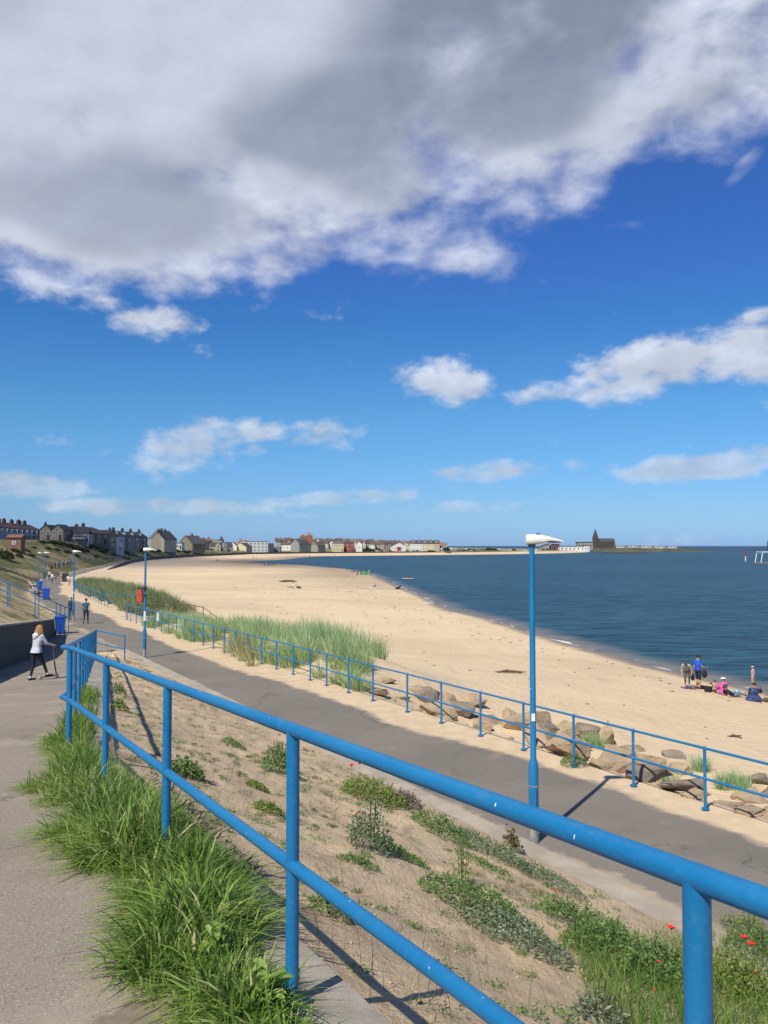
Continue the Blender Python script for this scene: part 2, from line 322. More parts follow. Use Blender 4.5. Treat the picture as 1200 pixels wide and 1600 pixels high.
# ------------------------------------------------------------------ mesh helpers
class MB:
    def __init__(s): s.v = []; s.f = []; s.m = []
    def add(s, vs, fs, mi=0):
        o = len(s.v); s.v += [tuple(v) for v in vs]; s.f += [tuple(i + o for i in f) for f in fs]; s.m += [mi] * len(fs)
    def box(s, x0, x1, y0, y1, z0, z1, mi=0, mat=None, taper=None):
        vs = [(x, y, z) for z in (z0, z1) for x, y in ((x0, y0), (x1, y0), (x1, y1), (x0, y1))]
        if taper:
            cx, cy = (x0 + x1) / 2, (y0 + y1) / 2
            vs = vs[:4] + [(cx + (x - cx) * taper, cy + (y - cy) * taper, z) for x, y, z in vs[4:]]
        if mat: vs = [mat @ Vector(v) for v in vs]
        s.add(vs, [(3, 2, 1, 0), (4, 5, 6, 7), (0, 1, 5, 4), (1, 2, 6, 5), (2, 3, 7, 6), (3, 0, 4, 7)], mi)
    def tube(s, pts, rad, seg=10, mi=0, caps=True):
        pts = [Vector(p) for p in pts]; n = len(pts)
        if not hasattr(rad, '__len__'): rad = [rad] * n
        o = len(s.v); ref = None
        for i, p in enumerate(pts):
            t = (pts[min(i + 1, n - 1)] - pts[max(i - 1, 0)]).normalized()
            if 0 < i < n - 1:
                t = ((pts[i] - pts[i - 1]).normalized() + (pts[i + 1] - pts[i]).normalized()).normalized()
            if ref is None: ref = Vector((0, 0, 1)) if abs(t.z) < .9 else Vector((1, 0, 0))
            a = (ref - t * ref.dot(t)).normalized(); ref = a; b = t.cross(a)
            for k in range(seg):
                q = 2 * math.pi * k / seg; s.v.append(tuple(p + (a * math.cos(q) + b * math.sin(q)) * rad[i]))
        for i in range(n - 1):
            for k in range(seg):
                k2 = (k + 1) % seg
                s.f.append((o + i * seg + k, o + i * seg + k2, o + (i + 1) * seg + k2, o + (i + 1) * seg + k)); s.m.append(mi)
        if caps:
            s.f.append(tuple(o + k for k in reversed(range(seg)))); s.m.append(mi)
            s.f.append(tuple(o + (n - 1) * seg + k for k in range(seg))); s.m.append(mi)
    def ball(s, c, r, seg=10, rings=7, mi=0):
        if not hasattr(r, '__len__'): r = (r, r, r)
        o = len(s.v)
        s.v.append((c[0], c[1], c[2] + r[2]))
        for i in range(1, rings):
            a = math.pi * i / rings
            for k in range(seg):
                q = 2 * math.pi * k / seg
                s.v.append((c[0] + r[0] * math.sin(a) * math.cos(q), c[1] + r[1] * math.sin(a) * math.sin(q), c[2] + r[2] * math.cos(a)))
        s.v.append((c[0], c[1], c[2] - r[2])); e = len(s.v) - 1
        for k in range(seg):
            k2 = (k + 1) % seg
            s.f.append((o, o + 1 + k, o + 1 + k2)); s.m.append(mi)
            for i in range(rings - 2):
                a = o + 1 + i * seg; s.f.append((a + k, a + seg + k, a + seg + k2, a + k2)); s.m.append(mi)
            a = o + 1 + (rings - 2) * seg; s.f.append((a + k, e, a + k2)); s.m.append(mi)
    def prism(s, poly, z0, z1, mi=0, mat=None):
        n = len(poly)
        vs = [(x, y, z0) for x, y in poly] + [(x, y, z1) for x, y in poly]
        if mat: vs = [mat @ Vector(v) for v in vs]
        s.add(vs, [tuple(reversed(range(n))), tuple(range(n, 2 * n))] + [(i, (i + 1) % n, n + (i + 1) % n, n + i) for i in range(n)], mi)
    def build(s, name, mats, parent=None, smooth=False, loc=None, rotz=0):
        me = bpy.data.meshes.new(name); me.from_pydata(s.v, [], s.f)
        if not isinstance(mats, (list, tuple)): mats = [mats]
        for m in mats: me.materials.append(M[m] if isinstance(m, str) else m)
        me.polygons.foreach_set('material_index', s.m)
        if smooth: me.polygons.foreach_set('use_smooth', [True] * len(s.f))
        me.update()
        if smooth: me.set_sharp_from_angle(angle=R(40))
        return link(name, me, parent, loc, rotz)
def link(name, me, parent=None, loc=None, rotz=0):
    o = bpy.data.objects.new(name, me); COL.objects.link(o)
    if parent: o.parent = parent
    if loc is not None: o.location = loc
    if rotz: o.rotation_euler = (0, 0, rotz)
    return o
def tag(o, label=None, cat=None, group=None, kind=None):
    if label: o['label'] = label
    if cat: o['category'] = cat
    if group: o['group'] = group
    if kind: o['kind'] = kind
    return o
def empty(name, loc, label, cat, group=None, rotz=0, scale=1.0):
    o = bpy.data.objects.new(name, None); COL.objects.link(o); o.location = loc; o.rotation_euler = (0, 0, rotz)
    o.scale = (scale,) * 3; o.empty_display_size = .2
    return tag(o, label, cat, group)
def copy_tree(o, loc, rotz=0, label=None, group=None, scale=None, cat=None):
    c = o.copy(); COL.objects.link(c); c.location = loc; c.rotation_euler = (0, 0, rotz)
    if scale is not None: c.scale = scale if hasattr(scale, '__len__') else (scale,) * 3
    if label: c['label'] = label
    if group: c['group'] = group
    for ch in KIDS(o):
        d = ch.copy(); COL.objects.link(d); d.parent = c
        for g in KIDS(ch):
            e = g.copy(); COL.objects.link(e); e.parent = d
    return c
def KIDS(o): return list(o.children)
ORD = ['first', 'second', 'third', 'fourth', 'fifth', 'sixth', 'seventh', 'eighth', 'ninth', 'tenth', 'eleventh', 'twelfth', 'thirteenth', 'fourteenth', 'fifteenth', 'sixteenth', 'seventeenth', 'eighteenth', 'nineteenth']
def ordn(i):
    if i < 19: return ORD[i]
    t = {2: 'twent', 3: 'thirt', 4: 'fort', 5: 'fift', 6: 'sixt', 7: 'sevent', 8: 'eight'}[(i + 1) // 10]; u = (i + 1) % 10
    return t + 'ieth' if u == 0 else t + 'y-' + ORD[u - 1]

# ------------------------------------------------------------------ ground layout: t runs along the promenade, n runs seaward
TV = Vector((-.479, .878)); NV = Vector((.878, .479))
def TN(t, n): return (t * TV.x + n * NV.x, t * TV.y + n * NV.y)
def toTN(x, y): return x * TV.x + y * TV.y, x * NV.x + y * NV.y
def interp(x, xs, ys): return float(np.interp(x, xs, ys))
def zprom(t): return -4.56 - .0098 * max(min(t, 147), -30)
def ntop(t): return interp(t, [9.14, 37.5, 41], [1.29, 6.36, 6.9])
def zup(t): return (-1.645 - .053 * t) if t < 9.14 else interp(t, [9.14, 37.5, 40.9, 51, 56], [-2.13, -4.70, -4.935, -5.04, -5.09])
def nwall(t): return interp(t, [9.14, 28.6, 50], [-2.0, 1.9, 6.2])
def zwall(t): return interp(t, [-6, 9.14, 28.6, 50], [-.2, -1.0, -2.46, -4.08])

def grid(name, rows, mat, uvs=None, kind='structure', smooth=True):
    nr, nc = len(rows), len(rows[0])
    me = bpy.data.meshes.new(name)
    vs = [p for r in rows for p in r]
    fs = [(i * nc + j, i * nc + j + 1, (i + 1) * nc + j + 1, (i + 1) * nc + j) for i in range(nr - 1) for j in range(nc - 1)]
    me.from_pydata(vs, [], fs); me.materials.append(M[mat])
    if uvs is not None:
        flat = np.array([u for r in uvs for u in r], dtype=np.float32); lay = me.uv_layers.new(name='UVMap')
        idx = np.zeros(len(me.loops), dtype=np.int32); me.loops.foreach_get('vertex_index', idx)
        lay.data.foreach_set('uv', flat[idx].ravel())
    me.polygons.foreach_set('use_smooth', [smooth] * len(fs)); me.update()
    # faces upward
    if me.polygons[len(fs) // 2].normal.z < 0: me.flip_normals()
    o = link(name, me); tag(o, kind=kind); return o
from mathutils import noise as mn
def fb(x, y, s, seed=0.0, oct=4): return mn.fractal(Vector((x * s, y * s, seed)), .6, 2.0, oct)

GROUND = []
def steps(a, b, n, p=1.0): return [a + (b - a) * (i / (n - 1)) ** p for i in range(n)]
# upper path and ramp
rows = []
for t in steps(-9, 40.9, 150) + steps(40.95, 55.2, 50):
    n0, n1 = (nwall(t) if t < 50 else interp(t, [50, 50.05, 55], [6.2, 6.25, 7.7])) - .05, ntop(t) + .02 if t < 40.92 else 8.0
    r = []
    for k in range(13):
        n = n0 + (n1 - n0) * k / 12; x, y = TN(t, n)
        r.append((x, y, zup(t) + fb(x, y, .6) * .012))
    rows.append(r)
GROUND.append(grid('upper_path', rows, 'path'))
# seaward bank below the foreground railing
rows = []
for t in steps(-9, 40.93, 420):
    n0, n1 = ntop(t) + .02, 8.0; r = []
    z0, z1 = zup(t) - .01, zprom(t) + .03
    for k in range(71):
        f = k / 70; n = n0 + (n1 - n0) * f; x, y = TN(t, n)
        env = math.sin(math.pi * min(1, max(0, f))) ** .5
        z = z0 + (z1 - z0) * (f ** .93) + env * (fb(x, y, .55, 3) * .09 + fb(x, y, 2.2, 5) * .022)
        ff = (n - n0)
        if ff < .38: z = max(z, z0 - .12 * ff)
        r.append((x, y, z))
    rows.append(r)
GROUND.append(grid('bank', rows, 'earth'))
# promenade
PLf = [(-21.2, 55.5), (-35.5, 84), (-42.2, 98.5), (-60.8, 146), (-74, 200), (-88, 260), (-100, 310), (-111, 370), (-117, 480), (-107, 611), (-79, 662), (-42, 703), (40, 776), (111, 846), (190, 966), (250, 1100)]
PRf = [(-17.0, 57.5), (-29.8, 85.6), (-36.6, 100), (-55, 148), (-68, 201.5), (-82.5, 262), (-94.5, 311.5), (-105, 370.5), (-111, 480), (-101.5, 608), (-75, 655.5), (-40, 697), (43, 769), (115, 839), (195, 960), (256, 1094)]
tl = [-25, -12, 0, 10, 20, 30, 38, 46, 52]
PL = [TN(t, 7.9 if t < 44 else 7.9) for t in tl] + PLf; PR = [TN(t, 12.35) for t in tl] + PRf
PT = tl + [58, 90, 106, 157, 210, 270, 320, 380, 490, 620, 680, 740, 850, 950, 1090, 1240]
def resample(ts, pts, tq): return [(interp(t, ts, [p[0] for p in pts]), interp(t, ts, [p[1] for p in pts])) for t in tq]
tq = steps(-25, 58, 170) + steps(58.6, 330, 160) + steps(334, 1240, 160)
L_, R_ = resample(PT, PL, tq), resample(PT, PR, tq)
# landward of n=7.9 before t=41 lies the bank, beyond it the ramp meets the promenade, so the sheet widens there
rows, uvs = [], []
for t, a, b in zip(tq, L_, R_):
    k0 = 0
    r, u = [], []
    for k in range(15):
        f = k0 + (1 - k0) * k / 14
        x, y = a[0] + (b[0] - a[0]) * f, a[1] + (b[1] - a[1]) * f
        r.append((x, y, zprom(t) + (.03 * max(0, f - .8) * 5 if t < 330 else 0)))
        u.append((t, 7.9 + 4.45 * f if t < 330 else 9.5))
    rows.append(r); uvs.append(u)
GROUND.append(grid('promenade', rows, 'prom', uvs))
# kerb: a low concrete strip between bank and promenade
mb = MB(); prev = None
ts = steps(-9, 40.9, 60)
for a, b in zip(ts[:-1], ts[1:]):
    z0, z1 = zprom(a) + .055, zprom(b) + .055
    p = [(*TN(a, 7.86), z0), (*TN(a, 8.32), z0), (*TN(b, 8.32), z1), (*TN(b, 7.86), z1)]
    q = [(x, y, z - .3) for x, y, z in p]
    mb.add(p + q, [(0, 1, 2, 3), (5, 1, 2, 6)] if 0 else [(0, 1, 2, 3), (1, 5, 6, 2), (0, 3, 7, 4)])
tag(mb.build('kerb', 'concrete'), kind='structure')
# coping strip at the head of the bank, under the railing
mb = MB()
ts = steps(-9, 40.8, 61)
for a, b in zip(ts[:-1], ts[1:]):
    for (c, d) in ((a, b - .012),):
        z0, z1 = zup(c) + .012, zup(d) + .012
        p = [(*TN(c, ntop(c) - .02), z0), (*TN(c, ntop(c) + .30), z0 - .05), (*TN(d, ntop(d) + .30), z1 - .05), (*TN(d, ntop(d) - .02), z1)]
        q = [(x, y, z - .15) for x, y, z in p]
        mb.add(p + q, [(0, 1, 2, 3), (1, 5, 6, 2), (0, 3, 7, 4), (0, 4, 5, 1), (3, 2, 6, 7)])
tag(mb.build('path_edging', 'edging'), kind='structure')
# beach
SH = [(-25, (46, -32)), (-12, (38, -12)), (0, (33.0, 8)), (10, (28.5, 22)), (20, (25, 33)), (32, (21.0, 45.6)), (38, (19.4, 49.8)), (46, (17.4, 56.8)), (64, (13.8, 75.9)), (80, (11.3, 92.9)), (92, (8.1, 105)), (115, (6.3, 130)), (157, (1.8, 176)), (210, (-3.8, 236)), (250, (-13.3, 289)), (300, (-34, 347)),
      (380, (-67, 405)), (440, (-70, 425)), (520, (-60, 480)), (620, (-54, 600)), (680, (-43, 648)), (740, (-20, 668)), (850, (58, 738)), (950, (128, 808)), (1090, (205, 925)), (1240, (262, 1060))]
ST, SP = [s[0] for s in SH], [s[1] for s in SH]
S_ = resample(ST, SP, tq)
def dist_profile(f, w_):     # height of the beach at fraction f between the promenade and the water
    return 0
rows, uvs = [], []
fr = [0, .006, .015, .03, .05, .075, .1, .13, .17, .22, .28, .35, .42, .5, .58, .66, .74, .81, .87, .92, .96, .985, 1.0, 1.02, 1.06, 1.15, 1.3]
for t, a, s in zip(tq, R_, S_):
    w_ = math.hypot(s[0] - a[0], s[1] - a[1]); zp = zprom(t)
    r, u = [], []
    for f in fr:
        x, y = a[0] + (s[0] - a[0]) * f, a[1] + (s[1] - a[1]) * f; d = f * w_
        zt = interp(t, [-25, 300, 400, 1240], [-6.55, -6.7, -7.0, -7.0])
        mult = interp(t, [24, 31, 57, 61, 70, 76, 130, 150], [1, 2.3, 2.1, 1.2, 1.2, 2.8, 2.8, 1])
        d2 = d / mult
        drop = interp(d2, [0, .4, 3.4, 6], [zp + .02, zp - .05, zt + .15 + (zp - zt) * .35 * min(1, mult - 1), zt])
        z = drop if d2 < 6 else zt + (-8 - zt) * ((d - 6 * mult) / max(w_ - 6 * mult, 1)) if d < w_ else -8 - (d - w_) * .07
        mound = interp(t, [24, 28, 34, 44, 57, 60], [0, .55, .85, .45, .3, 0]) + interp(t, [68, 76, 110, 135], [0, .6, .5, 0])
        z += mound * math.sin(math.pi * min(1, max(0, (d - .3) / 6.5))) if d < 6.8 else 0
        if 0 < f < .985: z += fb(x, y, .09, 9) * .10 * min(1, d / 8) * min(1, (w_ - d) / 8 + .0)
        r.append((x, y, z))
        u.append((w_ - d, interp(t, [120, 170, 430], [0, .75, 1]) * interp(f, [.45, .85], [0, 1]) + interp(t, [640, 700], [0, -.6])))
    rows.append(r); uvs.append(u)
GROUND.append(grid('beach', rows, 'sand', uvs))
# sea: one sheet to the horizon; distance from the water's edge is carried as a UV
shore = np.array(S_, dtype=float)
rows, uvs = [], []
rad = [6, 12, 20, 28, 36, 42, 48, 54, 60, 68, 76, 86, 98, 112, 128, 146, 168, 195, 225, 260, 300, 350, 400, 460, 530, 600, 680, 780, 900, 1050, 1250, 1600, 2200, 3500, 7000, 15000, 40000]
rad = rad[:1] + [v_ for a_, b_ in zip(rad[:-1], rad[1:]) for v_ in ((a_ * b_) ** .5, b_)]
for q in np.linspace(-110, 110, 331):
    r, u = [], []
    for d in rad:
        x, y = d * math.sin(R(q)), d * math.cos(R(q))
        r.append((x, y, -8.0))
        u.append((float(np.sqrt(((shore - (x, y)) ** 2).sum(1)).min()), 0))
    rows.append(r); uvs.append(u)
tag(grid('sea', rows, 'sea', uvs), kind='structure')
# broken line of foam where the water meets the sand
mb = MB(); rr_ = random.Random(3)
for i in range(30, len(S_) - 200):
    a, b = Vector(S_[i]), Vector(S_[i + 1]); L0 = (b - a).length; m_ = max(1, int(L0 / .8)); d = (b - a) / max(L0, .01); nn = Vector((d.y, -d.x))
    for k in range(m_):
        p, q = a + (b - a) * (k / m_), a + (b - a) * ((k + 1) / m_)
        wv_ = [max(0, mn.fractal(Vector((v_.x * .16, v_.y * .16, 2.0)), .6, 2, 4) - .12) * .8 for v_ in (p, q)]
        of = [mn.noise(Vector((v_.x * .3, v_.y * .3, 5.0))) * .5 for v_ in (p, q)]
        if max(wv_) < .02: continue
        vs = [p + nn * (of[0] - wv_[0] / 2), p + nn * (of[0] + wv_[0] / 2), q + nn * (of[1] + wv_[1] / 2), q + nn * (of[1] - wv_[1] / 2)]
        mb.add([(v_.x, v_.y, -7.975) for v_ in vs], [(0, 1, 2, 3)])
M['foam'] = pm('sea foam', (.72, .74, .74), (.5, .5, .48), 6, .8, world_space=True)
tag(mb.build('surf', 'foam'), kind='stuff')
# hillside, cliff top and the land behind the town
rows = []
hd = [0, .4, 1, 2, 3.2, 4.6, 6.2, 8, 10, 12.5, 15, 18, 22, 27, 34, 45, 70, 110, 180, 300, 600, 1500, 5000]
E0 = []
for t in steps(-9, 50, 60): E0.append((t, TN(t, nwall(t) - .32), zwall(t) - .03))
for t, p in zip(tq, L_):
    if t > 55: E0.append((t, p, zprom(t) - .01))
E0[60:60] = [(t, TN(t, interp(t, [50, 50.05, 55], [6.2, 6.2, 7.8])), interp(t, [50.1, 50.6], [-4.15, -5.07])) for t in (50.1, 50.35, 50.6, 51.5, 52.5, 53.5, 54.5)]
for i, (t, p, z0) in enumerate(E0):
    a, b = E0[max(0, i - 3)][1], E0[min(len(E0) - 1, i + 3)][1]
    d = Vector((b[0] - a[0], b[1] - a[1])).normalized() if not 47 < t < 58 else TV; nrm = Vector((-d.y, d.x))
    slope = interp(t, [0, 50, 90, 160, 300, 640, 760], [.42, .42, .56, .34, .55, .5, .035])
    top = interp(t, [0, 60, 150, 230, 330, 400, 480, 560, 620, 660, 700, 900, 1100], [.3, .3, -.2, 1.6, 1.8, -.6, -1.5, -2.6, -3.8, -3.0, .4, .4, -3.8])
    r = []
    for dd in hd:
        # fan gently so that the sheet opens out behind the bay
        x, y = p[0] + nrm.x * dd, p[1] + nrm.y * dd
        rise = slope * max(0, dd - .4)
        z = z0 + rise
        if z > top - 1: z = top - math.exp(-(z - (top - 1)))
        z = min(z, top) if dd < 600 else top + 0
        env = min(1, dd / 4) * (1 if dd < 60 else .3)
        z += env * (fb(x, y, .12, 2) * .45 + fb(x, y, .6, 4) * .10)
        if t > 640: z = z0 + (top - z0) * min(1, dd / 170) ** 1.1 + env * .0
        r.append((x, y, z))
    rows.append(r)
GROUND.append(grid('hillside', rows, 'hill'))
HILL = GROUND[-1]
def bvh_of(objs):
    vs, fs = [], []
    for o in objs:
        off = len(vs); vs += [v.co.copy() for v in o.data.vertices]; fs += [tuple(i + off for i in p.vertices) for p in o.data.polygons]
    return BVHTree.FromPolygons(vs, fs)
BV = bvh_of(GROUND)
SEAZ = -8.0
def gz(x, y):
    h = BV.ray_cast(Vector((x, y, 200)), Vector((0, 0, -1)))
    return max(h[0].z, SEAZ) if h[0] is not None else SEAZ
def hit(px, py):
    for k in range(12):
        h_ = hit0(px, py + k * .7)
        if h_ is not None: return h_
def hit0(px, py):
    """point of the built ground seen at a pixel of the photograph"""
    d = pix_dir(px, py); h = BV.ray_cast(Vector((0, 0, 0)), d)
    s = d * (SEAZ / d.z) if d.z < 0 else None
    if h[0] is None or (s is not None and s.length < h[0].length): return s
    return h[0]
def at(px, D):
    """ground point at depth D on the bearing of pixel column px"""
    x = (px - 600) / F * D; return Vector((x, D, gz(x, D)))
# ------------------------------------------------------------------ retaining wall beside the ramp
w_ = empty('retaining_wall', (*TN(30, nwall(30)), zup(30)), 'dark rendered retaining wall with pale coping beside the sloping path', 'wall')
def wallmesh(n0, n1, zlo, zhi, t0, t1, name, mat):
    mb = MB(); ts = steps(t0, t1, 60)
    base = Vector(w_.location)
    vs = []
    for t in ts:
        for n, z in ((nwall(t) + n0, zlo(t)), (nwall(t) + n1, zlo(t)), (nwall(t) + n1, zhi(t)), (nwall(t) + n0, zhi(t))):
            x, y = TN(t, n); vs.append(Vector((x, y, z)) - base)
    fs = []
    for i in range(len(ts) - 1):
        for k in range(4):
            k2 = (k + 1) % 4; fs.append((i * 4 + k, i * 4 + k2, (i + 1) * 4 + k2, (i + 1) * 4 + k))
    e = (len(ts) - 1) * 4; fs += [(3, 2, 1, 0), (e, e + 1, e + 2, e + 3)]
    mb.add(vs, fs); mb.build(name, mat, w_)
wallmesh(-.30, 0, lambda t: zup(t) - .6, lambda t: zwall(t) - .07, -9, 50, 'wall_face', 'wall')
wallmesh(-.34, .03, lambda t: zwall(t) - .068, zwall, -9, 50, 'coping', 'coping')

# ------------------------------------------------------------------ railings
def path_at(pts, f):
    ls = [0]
    for a, b in zip(pts[:-1], pts[1:]): ls.append(ls[-1] + (Vector(b) - Vector(a)).length)
    return ls
def railing(name, label, cat, pts, posts, rad=.026, prad=None, H=1.06, mid=.53, mat='blue', group=None, seg=12, foot=False, post_drop=.12, collars=False):
    """pts: ground points of the line; posts: ground points of the posts"""
    base = Vector(pts[0]); prad = prad or rad
    root = empty(name, base, label, cat, group)
    P = [Vector(p) - base for p in pts]
    for nm, h in (('top_rail', H), ('middle_rail', mid)):
        mb = MB(); mb.tube([p + Vector((0, 0, h)) for p in P], rad, seg)
        mb.build(nm, mat, root, smooth=True)
    for q in posts:
        q = Vector(q); mb = MB(); 
        mb.tube([(0, 0, -post_drop), (0, 0, H - rad * .2)], prad, seg)
        if collars:
            mb.ball((0, 0, mid), (prad * 1.12, prad * 1.12, prad * 1.35), 16, 9)
        if foot: mb.tube([(0, 0, .0), (0, 0, .02)], prad * 2.6, 8)
        if foot: mb.ball((0, 0, mid), prad * 1.5, 8, 6); mb.ball((0, 0, H), prad * 1.45, 8, 6)
        mb.build('post', mat, root, smooth=True, loc=q - base)
    return root
def tn3(t, n, z): x, y = TN(t, n); return Vector((x, y, z))
pk = lambda k: Vector((.594 - .958 * k, 1.609 + 1.757 * k, 0))
def onup(p, dn=0): t, n = toTN(p.x, p.y); return Vector((p.x, p.y, zup(t)))
line = [onup(pk(k)) for k in (-4, -3, -2, -1, 0, 1, 2, 3, 4)]
E1 = onup(Vector((-3.50, 9.12, 0))); F0 = onup(Vector((-3.64, 9.68, 0)))
end = tn3(37.5, 6.36, -4.70)
ramp = [F0 + (end - F0) * (i / 14) for i in range(15)]
ret = tn3(36.0, 7.6, -4.80)
for p in (line + [E1] + ramp): pass
ret = Vector((-10.75, 34.7, -4.82)); 
fg = railing('railing', 'large blue tubular handrail running down beside the upper path in the foreground', 'railing',
             line + [E1] + ramp + [ret], line[3:] + ramp[:1] + ramp[1:] + [ret], rad=.0265, H=1.075, mid=.54, seg=28, collars=True, post_drop=.3)
# seaward promenade railing
def prom_ground(t, n=12.05): return tn3(t, n, zprom(t) + .04)
sp_t = [-4.6, -2.9, -1.2, .5, 2.2, 3.7, 5.3, 6.9, 8.6, 10.3, 12.0, 13.7, 15.4, 17.1, 18.9, 20.7, 22.8, 24.5, 26.2, 27.6, 29.2, 30.9, 32.6, 34.3, 35.9, 37.5, 39.2, 40.9, 42.6, 44.3, 46.0, 47.7, 49.4, 51.1, 52.8, 54.5, 56.2, 57.9, 59.4]
railing('railing', 'slim blue railing along the seaward edge of the promenade, above the boulders', 'railing',
        [prom_ground(t) for t in sp_t], [prom_ground(t) for t in sp_t], rad=.024, prad=.028, H=1.06, mid=.53, seg=10, foot=True)
# railing beyond the beach access
def gl(px, D, dz=0): v = at(px, D); v.z += dz; return v
def edge_pt(t, off=.35):
    a = resample(PT, PL, [t])[0]; b = resample(PT, PR, [t])[0]; d = Vector((b[0] - a[0], b[1] - a[1])).normalized()
    return Vector((b[0] - d.x * off, b[1] - d.y * off, zprom(t) + .04))
e2 = [edge_pt(t) for t in (73, 78, 84, 90, 98, 106, 116, 126, 138)]
q0 = e2[0]; side = Vector((q0.x + 2.3, q0.y + .6, q0.z - .05))
railing('railing', 'blue railing beyond the beach access, along the far dune grass', 'railing', [side] + e2, [side] + [edge_pt(t) for t in np.arange(73, 139, 2.6)], rad=.026, H=1.06, seg=8)
# stairway railing on the landward bank
A, B, C, D_ = [Vector(v) for v in ((-24.6, 45.5, -1.2), (-20.25, 44.9, -3.05), (-19.05, 45.6, -3.68), (-17.85, 47.3, -4.6))]
A0 = A.copy()
pts = [A, B, C, (C + D_) / 2, D_]
posts = [A + (B - A) * .45, B, B + Vector((.07, .05, -.02)), C, C + Vector((.16, .1, -.04)), C.lerp(D_, .62), C.lerp(D_, .74), C.lerp(D_, .88), D_]
st = railing('railing', 'blue stair railing with paired posts sloping down the grassy bank behind the wall', 'railing', pts, posts, rad=.026, H=1.06, seg=8, post_drop=.9)
# rusty handrails of the beach steps
s0 = tn3(59.6, 12.2, zprom(59) + .02); s1 = s0 + Vector((3.0, 1.2, .05)); s2 = s1 + Vector((2.1, -.5, -.25)); s3 = s2 + Vector((2.4, -2.6, -1.15))
s0.z = zprom(59); 
railing('handrail', 'rusty brown handrail of the steps down to the beach', 'handrail', [s0, s1, s2, s3], [s0, s1, s2, s2.lerp(s3, .5), s3], rad=.03, H=1.0, seg=8, mat='brown_rail', post_drop=.8)

# ------------------------------------------------------------------ lamp posts
M['lampwhite'] = pm('aged white lamp housing', (.72, .70, .62), (.55, .50, .40), 7, .55, .2, 30, lo=.5, hi=.8)
M['lens'] = pm('grey lamp lens', (.12, .11, .09), (.2, .18, .14), 8, .35)
M['dark'] = pm('black plastic', (.02, .02, .022), (.035, .035, .035), 8, .5)
M['label'] = pm('white plate', (.75, .77, .78), (.6, .62, .63), 9, .5)
def lamp_post():
    root = empty('street_lamp', (0, 0, 0), 'x', 'street lamp', 'blue street lamps along the promenade')
    mb = MB(); mb.tube([(0, 0, -.3), (0, 0, .42)], .0765, 20); mb.build('base', 'galv', root, smooth=True)
    mb = MB(); mb.tube([(0, 0, .40), (0, 0, 1.18), (0, 0, 1.25), (0, 0, 1.31), (0, 0, 4.72)], [.079, .079, .068, .048, .043], 20); 
    c = mb.build('column', 'blue', root, smooth=True)
    mb = MB(); mb.tube([(0, 0, .875), (0, 0, .895)], .0815, 20); mb.build('band', 'galv', c)
    mb = MB(); mb.box(-.035, .035, -.088, -.076, .48, .84); mb.build('hatch', 'blue', c)
    # lantern: wide shell, tapering snout, dark bowl below
    mb = MB(); rings = []
    prof = [(-.095, .12, .060, .225), (-.08, .165, .078, .245), (.0, .170, .088, .25), (.10, .158, .088, .247), (.20, .118, .082, .232), (.26, .085, .078, .218), (.34, .062, .070, .195), (.43, .042, .058, .168), (.485, .032, .045, .148), (.50, .02, .035, .138)]
    vs, fs = [], []
    for (x, hh, hw, zt) in prof:
        for k in range(12):
            q = 2 * math.pi * k / 12; cz = zt - hh / 2
            yy = hw * math.copysign(abs(math.cos(q)) ** .7, math.cos(q)); zz = cz + hh / 2 * math.copysign(abs(math.sin(q)) ** .7, math.sin(q))
            vs.append((x, yy, zz + 4.60))
    n = len(prof)
    for i in range(n - 1):
        for k in range(12):
            k2 = (k + 1) % 12; fs.append((i * 12 + k, (i + 1) * 12 + k, (i + 1) * 12 + k2, i * 12 + k2))
    fs += [tuple(range(12)), tuple((n - 1) * 12 + k for k in reversed(range(12)))]
    mb.add(vs, fs); l = mb.build('lantern', 'lampwhite', root, smooth=True)
    mb = MB(); mb.ball((.36, 0, 4.60 + .128), (.125, .055, .018), 14, 6); mb.build('lens', 'lens', l, smooth=True)
    mb = MB(); mb.tube([(0, 0, 4.655), (0, 0, 4.70)], .06, 14); mb.build('collar', 'dark', root, smooth=True)
    mb = MB(); mb.tube([(.10, 0, 4.84), (.10, 0, 4.865)], .03, 10); mb.build('photocell', 'dark', l)
    return root
LPROTO = lamp_post()
lamps = [(2.36, 13.3, 'tall blue street lamp nearest the camera, standing in front of the sea'),
         (-10.56, 36.9, 'blue street lamp carrying an orange lifebuoy box'),
         (-21.3, 57.3, 'blue street lamp beside the man in the teal T-shirt'),
         (-34.4, 84.6, 'blue street lamp standing at the nearer of the two far blue bins'),
         (-40.8, 98.5, 'blue street lamp behind the bin nearest the bench sitters, tallest of the far cluster'),
         (-59.4, 146, 'most distant blue street lamp, thin and behind two others')]
LO = []
for i, (x, y, lab) in enumerate(lamps):
    loc = Vector((x, y, gz(x, y))); rz = [R(-6), R(4), R(-4), R(-10), R(0), R(6)][i]
    if i == 0: o = LPROTO; o.location = loc; o.rotation_euler = (0, 0, rz); o['label'] = lab
    else: o = copy_tree(LPROTO, loc, rz, lab)
    LO.append(o)
